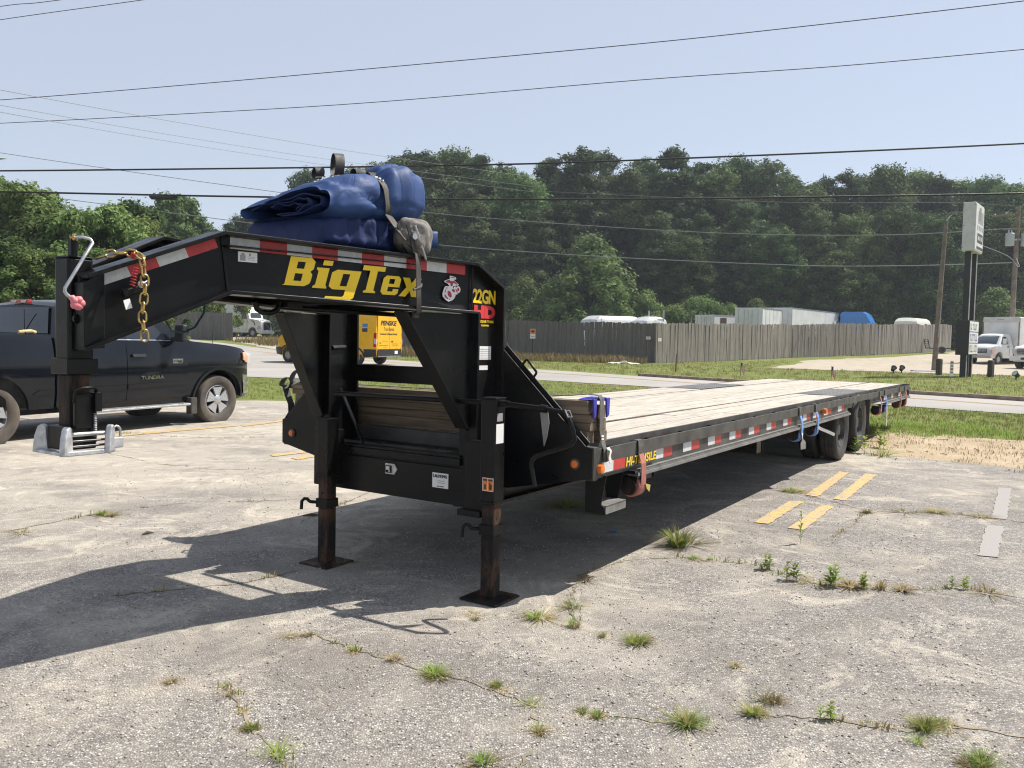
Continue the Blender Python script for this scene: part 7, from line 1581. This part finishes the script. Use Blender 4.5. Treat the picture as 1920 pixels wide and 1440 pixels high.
# ------------------------------------------------------------------ trees
def leafcloud(seed, clumps, n_leaf, size, asp=1.6, flat=0.6):
    """clumps: (x,y,z,rx,ry,rz); leaf quads spread through the outer volume of every clump"""
    r = np.random.default_rng(seed); C = np.array(clumps); vol = (C[:, 3]*C[:, 4]*C[:, 5])**(2/3); cnt = np.maximum(30, (n_leaf*vol/vol.sum()).astype(int)); Vs = []
    for c, k in zip(C, cnt):
        d = r.normal(size=(k, 3)); d /= np.linalg.norm(d, axis=1)[:, None]
        rad = r.uniform(0.1, 1.0, k)**0.5*(1+0.28*np.abs(r.normal(size=k)))
        p = c[:3]+d*rad[:, None]*c[3:6]
        nrm = d*1.1+r.normal(size=(k, 3))*0.5+np.array((0, 0, 0.3)); nrm /= np.linalg.norm(nrm, axis=1)[:, None]
        t = np.cross(nrm, r.normal(size=(k, 3))); t /= np.linalg.norm(t, axis=1)[:, None]; b = np.cross(nrm, t)
        s = size*r.uniform(0.55, 1.35, k)[:, None]
        q = np.stack([p-t*s*asp*0.5, p-b*s*0.42+t*s*0.05, p+t*s*asp*0.5, p+b*s*0.42-t*s*0.05], 1)
        q[:, 1] += nrm*s*0.12; q[:, 3] += nrm*s*0.12
        Vs.append(q.reshape(-1, 3))
    V = np.concatenate(Vs); m = len(V)//4
    return np_mesh("crown", V, np.arange(m*4).reshape(m, 4), 4)
def limb_mesh(seed, H, r0, limbs, top=0.95, bend=0.04):
    r = random.Random(seed); mb = MB(); P = []
    for k in range(9):
        f = k/8; P.append((bend*H*math.sin(f*2.5+seed), bend*H*math.cos(f*2+seed)*0.6-bend*H*0.6*math.cos(seed), H*top*f))
    P[0] = (P[0][0], P[0][1], -0.3)
    mb.tube(P, [r0*(1-0.85*k/8)*(1.25 if k == 0 else 1) for k in range(9)], 9)
    for (x, y, z) in limbs:
        f = max(0.15, min(0.92, (z/H)*0.8)); i = int(f*8); b = Vector(P[i]).lerp(Vector(P[min(8, i+1)]), f*8-i); e = Vector((x, y, z)); mid = b.lerp(e, 0.5)+Vector((0, 0, -0.04*H*r.random())); rr_ = r0*(1-0.8*f)*0.5
        mb.tube([b, mid, e], [rr_, rr_*0.6, rr_*0.2], 5)
    return mb.mesh("trunk", 60)
def make_pine(seed, H=20.0, Wd=4.0, base=0.3, n=34000, size=0.20):
    r = random.Random(seed); cl = []; lv = 15
    for k in range(lv):
        f = base+(1-base)*(k+0.3)/lv; w = Wd*(1-((f-base)/(1-base))**1.7*0.72)*(0.75+0.35*r.random()); m = 10 if k < lv-3 else 4
        for j in range(m):
            a = 6.28*(j+r.random()*0.8)/m; d = w*r.uniform(0.3, 1.0)
            cl.append((d*math.cos(a), d*math.sin(a), H*f+r.uniform(-0.6, 0.6), r.uniform(0.6, 1.25), r.uniform(0.6, 1.25), r.uniform(0.35, 0.7)))
    cl.append((0, 0, H*0.985, 0.5, 0.5, 0.9)); cl.append((0.3, 0.2, H*0.95, 0.6, 0.6, 0.8))
    return leafcloud(seed, cl, n, size, 2.2), limb_mesh(seed, H, 0.24, [c[:3] for c in cl[::5]], 0.97, 0.01)
def make_broad(seed, H=20.0, Wd=4.6, base=0.25, n=36000, size=0.21, spiky=0.0):
    r = random.Random(seed); cl = []
    for k in range(115):
        f = r.uniform(0, 1)**0.85; z = H*(base+(1-base)*f); w = Wd*math.sqrt(max(0.03, 1-((f-0.38)/0.66)**2)); a = r.uniform(0, 6.28); d = w*r.uniform(0.3, 1.08)
        s = r.uniform(0.5, 1.25)*H/20*(1.15 if H < 15 else 1)
        cl.append((d*math.cos(a), d*math.sin(a), z*0.97, s*r.uniform(0.8, 1.2), s*r.uniform(0.8, 1.2), s*r.uniform(0.7, 1.1)+spiky))
    for k in range(4): cl.append((r.uniform(-1, 1), r.uniform(-1, 1), H*(0.95-0.03*k), 0.7*H/20, 0.7*H/20, 0.9*H/20))
    return leafcloud(seed, cl, n, size), limb_mesh(seed, H, 0.28*H/20, [c[:3] for c in cl[::5]], 0.85, 0.015)
def make_bush(seed, H=7.0, Wd=3.6, n=20000, size=0.17):
    r = random.Random(seed); cl = []
    for k in range(70):
        f = r.uniform(0.02, 1); w = Wd*(1-f)**0.5*r.uniform(0.2, 1.0); a = r.uniform(0, 6.28); s = r.uniform(0.35, 0.9); cl.append((w*math.cos(a), w*math.sin(a), H*f*0.94, s, s, s*0.85))
    return leafcloud(seed, cl, n, size), limb_mesh(seed, H, 0.14, [c[:3] for c in cl[::5]], 0.8, 0.02)
PR = {"p": [make_pine(11, 20, 3.2), make_pine(12, 20, 2.7, 0.36), make_pine(13, 20, 3.6, 0.24)], "d": [make_broad(21, 20, 3.6), make_broad(22, 20, 4.2, 0.2), make_broad(23, 20, 3.2, 0.3)],
      "k": [make_bush(31), make_bush(32, 7, 3.0)], "s": [make_bush(33, 5, 4.6, 16000)],
      "n": [make_broad(41, 9, 2.9, 0.06, 26000, 0.17), make_broad(42, 9, 3.3, 0.08, 26000, 0.17)], "w": [make_broad(43, 7, 2.7, 0.04, 26000, 0.13)], "m": [make_broad(44, 10, 3.2, 0.22, 28000, 0.17)]}
LEAF = {"p": "leaf_pine", "d": "leaf_green", "k": "leaf_bright", "s": "leaf_bright", "n": "leaf_roadside", "w": "leaf_bright", "m": "leaf_green"}
HN = {"p": 20.0, "d": 20.0, "k": 7.0, "s": 5.0, "n": 9.0, "w": 7.0, "m": 10.0}
for k, L in PR.items():
    for c, t in L: c.materials.append(M[LEAF[k]]); t.materials.append(M["bark"])
INFO = {"p": ("pine_tree", "tall dark pine in the wood behind the fence"), "d": ("broadleaf_tree", "tall broadleaf tree in the wood behind the fence"), "k": ("vine_covered_tree", "low bright green vine covered tree before the woods"), "s": ("spreading_shrub", "low spreading green shrub just above the fence"),
        "n": ("roadside_tree", "leafy green tree beside the lot behind the pickup"), "w": ("willow_tree", "pale yellow green feathery tree behind the trailer post"), "m": ("maple_tree", "round crowned dark green tree behind the trailer neck")}
FOREST = [(-16.4,112,23.6,'p'),(-15.1,118,25.5,'p'),(-11.6,110,24.0,'p'),(-8.3,114,25.3,'d'),(-4.6,108,23.1,'p'),(-1.9,112,22.9,'p'),(0.7,104,20.6,'d'),(4.5,112,23.7,'p'),(8.3,108,24.4,'p'),(12.3,116,25.6,'p'),(14.9,112,22.9,'d'),(18.2,118,25.3,'p'),(19.7,106,24.0,'p'),(24.6,114,23.9,'p'),(25.7,108,22.4,'d'),(29.1,112,24.9,'d'),(32.0,108,23.2,'p'),(37.1,116,23.6,'p'),(36.3,106,20.4,'d'),(41.5,114,22.4,'p'),(41.7,106,21.7,'p'),(47.3,114,22.7,'d'),(47.1,108,23.0,'d'),(53.1,112,23.4,'d'),(53.3,106,21.3,'p'),(59.9,114,22.7,'d'),(60.5,108,21.8,'d'),(61.5,104,20.5,'d'),(66.6,108,20.9,'d'),(69.7,108,21.0,'p'),
 (-29.7,120,23.4,'p'),(-30.9,116,19.1,'d'),(-35.1,112,16.7,'d'),(-31.5,108,15.5,'p'),(-25.2,112,20.7,'d'),(-22.1,114,22.5,'p'),(-18.2,108,22.1,'d'),(-37.1,110,14.6,'p'),(-9.0,98,15.4,'d'),(-5.1,99,17.5,'p'),(-0.3,96,14.0,'p'),(3.0,98,15.3,'p'),(5.6,100,16.6,'p'),(16.7,98,15.2,'p'),(21.9,98,15.3,'p'),(27.1,99,16.8,'p'),(30.3,97,13.8,'d'),(34.9,98,15.9,'p'),(39.7,99,15.8,'d'),(44.2,98,16.6,'d'),(48.0,97,15.7,'d'),(54.0,99,16.4,'d'),(57.8,98,16.0,'d'),(19.7,96,12.6,'d'),(36.8,96,11.1,'d'),(-12.0,97,14.6,'p'),(-15.1,97,13.3,'d'),(-19.4,97,12.6,'d'),
 (8.5,93,11.7,'k'),(10.8,91,7.2,'k'),(1.3,93,7.2,'k'),(5.0,92,7.2,'k'),(-2.3,93,6.0,'k'),(20.1,90,5.0,'s'),(17.6,90,4.2,'s'),(23.3,90,4.3,'s'),(31.0,99,6.8,'k'),(35.3,101,6.6,'k'),(42.5,99,8.2,'k'),(46.5,98,7.6,'k'),(50.7,97,7.5,'k'),(53.0,92,6.9,'k'),(26.4,91,5.2,'k'),(58,92,7,'k'),(-8,94,6,'k'),(14.5,92,6.0,'k')]
LEFT = [(-26.0,44,9.1,'n'),(-23.7,42,7.1,'n'),(-28.6,45,8.9,'n'),(-20.1,38,6.8,'w'),(-18.1,37,6.9,'w'),(-17.7,39,6.6,'w'),(-22.9,50,8.8,'n'),(-34.2,85,14.2,'m'),(-32.3,88,10.8,'n'),(-20.4,34,5.0,'n'),(-18.5,33,4.5,'n'),(-18.4,34,4.4,'w'),(-21.4,34,4.8,'n'),(-17.7,35,4.7,'n')]
UNIQ = {0: "leftmost tall pine rising behind the rolled tarp", 8: "pine with the highest crown above the centre of the fence", 12: "broad tall pine touching the upper cable right of centre", 58: "bright green vine covered tree standing before the dark woods", 30: "lone pine tip peeking out left of the rolled tarp"}
ORD = ["first", "second", "third", "fourth", "fifth", "sixth", "seventh", "eighth", "ninth", "tenth", "eleventh", "twelfth", "thirteenth", "fourteenth", "fifteenth", "sixteenth", "seventeenth", "eighteenth", "nineteenth", "twentieth"]+["twenty "+q for q in ("first", "second", "third", "fourth", "fifth", "sixth", "seventh", "eighth", "ninth")]+["thirtieth"]+["thirty "+q for q in ("first", "second", "third", "fourth", "fifth", "sixth", "seventh", "eighth", "ninth")]
def rank(L, key, val, i):
    same = sorted([j for j in range(len(L)) if val(L[j]) == val(L[i])], key=lambda j: key(L[j])); return ORD[same.index(i)]
ALLT = FOREST+LEFT
SHORT = {"p": "dark pine in the woods behind the fence, %s pine from the left", "d": "broadleaf tree in the woods behind the fence, %s such from the left", "k": "bright vine covered tree before the woods, %s such from the left", "s": "low spreading shrub just above the fence, %s shrub from the left", "n": "leafy roadside tree behind the pickup, %s such from the left", "w": "pale feathery tree behind the trailer post, %s such from the left", "m": "round crowned dark green tree behind the trailer neck%.0s"}
for i, (x, y, hh, k) in enumerate(ALLT):
    r_ = random.Random(100+i); c, t = r_.choice(PR[k]); nm, lab = INFO[k]; s = hh/HN[k]
    wide = s*r_.uniform(0.95, 1.2) if s > 0.8 else max(s, 0.8)*r_.uniform(0.95, 1.15)
    if k in "nwm": wide = max(s, 0.7); bush = True
    e = thing(nm, UNIQ.get(i, SHORT[k] % rank(ALLT, lambda q: q[0]/q[1], lambda q: q[3], i)), "shrub" if k == "s" else "tree", (x, y, HT(y)-0.05), r_.uniform(0, 6.28), {"p": "pines in the wood behind the fence", "d": "broadleaf trees in the wood behind the fence", "k": "vine covered trees before the woods", "s": "low shrubs above the fence"}.get(k, "trees left of the trailer neck, "+nm))
    e.scale = (wide, wide, s)
    obj("trunk", t, None, e); obj("crown", c, None, e)
# dense undergrowth between the trunks, one mass that nobody could count
cl = []
for k in range(300):
    x = random.uniform(-45, 80); y = random.uniform(100, 124); cl.append((x, y, HT(y)+random.uniform(0.3, 9), random.uniform(1.6, 3), random.uniform(1, 2), random.uniform(1.2, 2.6)))
for k in range(60):
    x = random.uniform(-44, -17); y = random.uniform(62, 100)
    if x < -0.48*y: cl.append((x, y, HT(y)+random.uniform(0.3, 3), random.uniform(1.2, 2.2), 1.2, random.uniform(0.8, 1.8)))
o = obj("undergrowth", leafcloud(77, cl, 60000, 0.42), M["leaf_pine"]); tag(o, "dark undergrowth filling the woods between the trunks", kind="stuff")
# ------------------------------------------------------------------ weeds in the pavement
def tuft_mesh(seed, dry=0.2, n=60, droop=1.0):
    """grass tuft about 1 wide and 1 high"""
    r = np.random.default_rng(seed); Vs = []
    a = r.uniform(0, 6.28, n); rad = 0.16*np.sqrt(r.uniform(0, 1, n)); h = r.uniform(0.35, 1.0, n); out = r.uniform(0.08, 0.55, n)*droop; w = r.uniform(0.006, 0.014, n)
    b = np.stack([rad*np.cos(a), rad*np.sin(a), np.zeros(n)-0.02], 1); d = np.stack([np.cos(a), np.sin(a), np.zeros(n)], 1); s = np.stack([-np.sin(a), np.cos(a), np.zeros(n)], 1)
    P = []
    for f, k in ((0, 1.0), (0.45, 0.9), (0.8, 0.55), (1.0, 0.08)):
        c = b+d*(out*f**1.7)[:, None]+np.stack([0*h, 0*h, h*(f-0.18*f**3)], 1); P += [c-s*(w*k)[:, None], c+s*(w*k)[:, None]]
    V = np.stack(P, 1).reshape(-1, 3); q = np.array([(0,1,3,2),(2,3,5,4),(4,5,7,6)]); F = (q[None]+(np.arange(n)*8)[:, None, None]).reshape(-1, 4)
    return np_mesh("blades", V, F, 4)
def weed_mesh(seed, leaves=16, asp=3.2):
    r = random.Random(seed); mb = MB(); mb.tube([(0, 0, -0.02), (0.03, 0.01, 0.5), (0.02, 0.03, 0.95)], [0.018, 0.014, 0.006], 5)
    for k in range(leaves):
        f = 0.12+0.85*k/leaves; a = k*2.4+r.uniform(-0.3, 0.3); L = 0.60*(1-0.5*f)*r.uniform(0.7, 1.25); d = Vector((math.cos(a), math.sin(a), 0)); s = Vector((-d.y, d.x, 0)); b = Vector((0.025, 0.015, f))
        up = 0.55*L
        p = [b, b+d*L*0.4+s*L/asp+Vector((0, 0, up*0.55)), b+d*L+Vector((0, 0, up*0.6)), b+d*L*0.4-s*L/asp+Vector((0, 0, up*0.55)), b+d*L*0.5+Vector((0, 0, up*0.48))]
        mb.add(p, [(0, 1, 4), (1, 2, 4), (2, 3, 4), (3, 0, 4)])
    return mb.mesh("leaves")
TUF = [tuft_mesh(1, n=90), tuft_mesh(2, n=120), tuft_mesh(3, n=60, droop=1.7), tuft_mesh(4, n=100, droop=0.7), tuft_mesh(5, n=40, droop=2.2)]
WED = [weed_mesh(1, 10, 2.8), weed_mesh(2, 13, 3.4), weed_mesh(3, 9, 2.3)]
for t in TUF: t.materials.append(M["weed_green"])
DRYT = [t.copy() for t in TUF]
for t in DRYT: t.materials.clear(); t.materials.append(M["grass_dry"])
for t in WED: t.materials.append(M["weed_green"])
SPOTS = [(1.22,5.97,.27,.21,'T'),(0.63,4.03,.15,.09,'t'),(0.14,4.37,.13,.08,'t'),(0.36,4.56,.10,.09,'t'),(0.33,4.26,.07,.11,'t'),(0.47,5.07,.13,.10,'y'),(-0.52,3.77,.10,.05,'y'),(-0.32,3.62,.13,.07,'t'),(-0.73,3.89,.07,.03,'t'),(-1.07,4.04,.08,.03,'y'),(-0.99,4.06,.08,.03,'y'),(0.11,3.32,.08,.07,'t'),(0.13,3.11,.06,.07,'t'),(-0.04,3.49,.06,.06,'t'),(-0.01,3.44,.05,.05,'y'),(0.31,3.26,.05,.05,'t'),(0.36,3.23,.06,.06,'t'),(0.71,3.17,.11,.09,'b'),(0.99,3.28,.09,.06,'b'),(1.08,3.41,.09,.09,'t'),(1.27,3.24,.08,.09,'w'),(1.63,3.17,.10,.08,'b'),(1.71,3.22,.08,.05,'t'),(1.55,3.06,.06,.07,'t'),(1.47,3.2,.04,.04,'y'),(1.05,3.76,.07,.04,'y'),(1.71,2.91,.13,.08,'t'),(-0.81,2.89,.10,.08,'t'),(-0.96,3.08,.06,.04,'t'),(-1.14,3.37,.06,.04,'y'),(-1.04,3.21,.04,.03,'y'),(-1.19,3.45,.04,.03,'t'),(-1.43,3.48,.07,.03,'y'),(2.77,5.05,.13,.10,'w'),(1.68,5.39,.15,.15,'w'),(2.16,6.12,.08,.23,'s'),(1.79,5.16,.12,.15,'w'),(1.99,5.06,.10,.18,'w'),(2.19,5.01,.13,.13,'w'),(2.27,5.02,.13,.10,'y'),(0.54,7.33,.30,.16,'t'),(0.75,7.05,.25,.12,'t'),(2.79,8.26,.21,.07,'t'),(3.15,7.29,.14,.07,'y'),(-3.56,6.01,.15,.05,'y'),(-3.3,6.67,.15,.07,'t'),(-3.19,6.62,.13,.06,'y'),(-0.08,2.86,.11,.06,'t'),(1.26,5.64,.09,.04,'t'),(1.37,5.62,.05,.04,'t'),(0.48,4.12,.04,.07,'t'),(-0.19,4.42,.08,.03,'y'),(-0.17,4.34,.07,.03,'y'),(4.74,11.23,.36,.36,'w'),(5.3,11.9,.34,.3,'w'),(5.76,13.16,.34,.29,'w'),(4.95,11.0,.3,.25,'t'),(1.9,5.12,.2,.05,'y'),(2.1,5.05,.22,.05,'y'),(2.4,5.0,.2,.05,'y'),(2.9,4.97,.2,.04,'y'),(3.5,7.35,.22,.05,'y'),(3.8,7.36,.24,.05,'y'),(4.1,7.2,.2,.04,'y')]
UL = {0: "largest grey green grass clump at the edge of the trailer shadow", 1: "bright green grass tuft alone on the bare pavement right of the jack", 27: "green grass tuft at the bottom left of the pavement", 35: "single tall thin weed stalk right of the grass clump", 37: "leafy upright weed in the middle of the weedy crack", 34: "pair of leafy weeds at the left end of the weedy crack", 40: "dark green grass patch in the shade behind the step", 53: "tall leafy weed beside the rear trailer tyre", 17: "spiky grass tuft on the nearest crack right of centre", 33: "weed at the right end of the weedy crack", 26: "grass tuft at the bottom right corner of the pavement"}
for i, (x, y, w, h, k) in enumerate(SPOTS):
    r_ = random.Random(i); rz = r_.uniform(0, 6.28)
    gl, lb = {"w": ("leafy weeds in the cracks", "leafy green weed in a pavement crack"), "s": ("leafy weeds in the cracks", ""), "y": ("dry tufts in the cracks", "straw coloured tuft in a pavement crack")}.get(k, ("green tufts in the cracks", "green grass tuft in a pavement crack"))
    e = thing("weed" if k in "ws" else "grass_tuft", UL.get(i, lb+", %s such from the left" % rank(SPOTS, lambda q: q[0]/q[1], lambda q: {'w': 'w', 's': 's', 'y': 'y'}.get(q[4], 't'), i)), "weed" if k in "ws" else "grass tuft", (x, y, 0), rz, gl)
    if k == 'w':
        for j in range(3): o = obj("leaves", r_.choice(WED), None, e); o.location = (r_.uniform(-.3, .3)*w, r_.uniform(-.3, .3)*w, 0); o.rotation_euler.z = r_.uniform(0, 6); q = r_.uniform(0.7, 1.0); o.scale = (h*0.6, h*0.6, h*q*0.85)
    elif k == 's':
        o = obj("stalk", WED[2], None, e); o.scale = (h*0.3, h*0.3, h*1.1)
    else:
        n_ = 2 if k in "Tb" else 1
        for j in range(n_): o = obj("blades", r_.choice(TUF if k != 'y' else DRYT), None, e); o.scale = (w*1.25, w*1.25, h*0.72); o.rotation_euler.z = j*1.3
        if k != 'y' and r_.random() < 0.75: o = obj("dry_blades", r_.choice(DRYT), None, e); o.scale = (w*1.5, w*1.5, h*0.35); o.rotation_euler.z = 2.1; o.location = (r_.uniform(-.4, .4)*w, r_.uniform(-.4, .4)*w, 0)
        if k in "Tb": o = obj("dry_blades", r_.choice(DRYT), None, e); o.scale = (w, w, h*0.9)
# litter
mb = MB(); V = [(random.uniform(-0.05, 0.05), random.uniform(-0.03, 0.03), random.uniform(0.002, 0.025)) for _ in range(14)]
mb.add(V, [(i, (i+1) % 14, (i+5) % 14) for i in range(14)]); o = mb.build("blue_wrapper", M["strap_blue"]); o.location = (0.78, 6.35, 0.002); tag(o, "crumpled blue wrapper lying in the trailer shade", "litter")
for x, y, a, L, lab in ((-2.65, 6.05, 0.9, 0.09, "dark leaf scrap on the sunlit pavement left of the jack"), (-1.62, 6.75, 0.2, 0.14, "thin twig on the pavement beside the far jack")):
    mb = MB(); mb.tube([(-L/2, 0, 0.008), (0, 0.008, 0.014), (L/2, 0, 0.006)], [0.004, 0.012, 0.003], 6); o = mb.build("leaf_scrap", M["bark"]); o.location = (x, y, 0.001); o.rotation_euler.z = a; tag(o, lab, "debris")
for x, y in ((-2.0, 9.0),): pass

# sandy grains gathered round the weeds
n_ = 5200; ii = rng.integers(0, len(SPOTS), n_); base = np.array([(1,0,0),(-0.5,0.87,0),(-0.5,-0.87,0),(0,0,0.8)]); tri = np.array([(0,1,3),(1,2,3),(2,0,3)])
SA = np.array([q[:4] for q in SPOTS]); cx = SA[ii, 0]+rng.normal(size=n_)*SA[ii, 2]*0.7; cy = SA[ii, 1]+rng.normal(size=n_)*SA[ii, 2]*0.5; sz = rng.uniform(0.002, 0.006, n_)
Vv = base[None]*sz[:, None, None]*rng.uniform(0.6, 1.4, (n_, 1, 3)); Vv[:, :, 0] += cx[:, None]; Vv[:, :, 1] += cy[:, None]; Vv[:, :, 2] += 0.001
o = obj("sand_grains", np_mesh("sand_grains", Vv.reshape(-1, 3), (tri[None]+(np.arange(n_)*4)[:, None, None]).reshape(-1, 3), 3), M["sand"]); tag(o, "sandy grains gathered round the weeds on the pavement", kind="stuff")
# even summer haze in the air
mb = MB(); mb.box(-140, 140, -20, 150, -2.0, 34); n = bpy.data.materials.new("haze"); n.use_nodes = True; n.node_tree.nodes.clear()
vo_ = n.node_tree.nodes.new("ShaderNodeVolumePrincipled"); vo_.inputs["Color"].default_value = (0.80, 0.88, 1.0, 1); vo_.inputs["Density"].default_value = 0.00045; vo_.inputs["Anisotropy"].default_value = 0.3
oo_ = n.node_tree.nodes.new("ShaderNodeOutputMaterial"); n.node_tree.links.new(vo_.outputs[0], oo_.inputs["Volume"])
o = mb.build("haze", n); tag(o, "thin even summer haze in the air", kind="stuff")
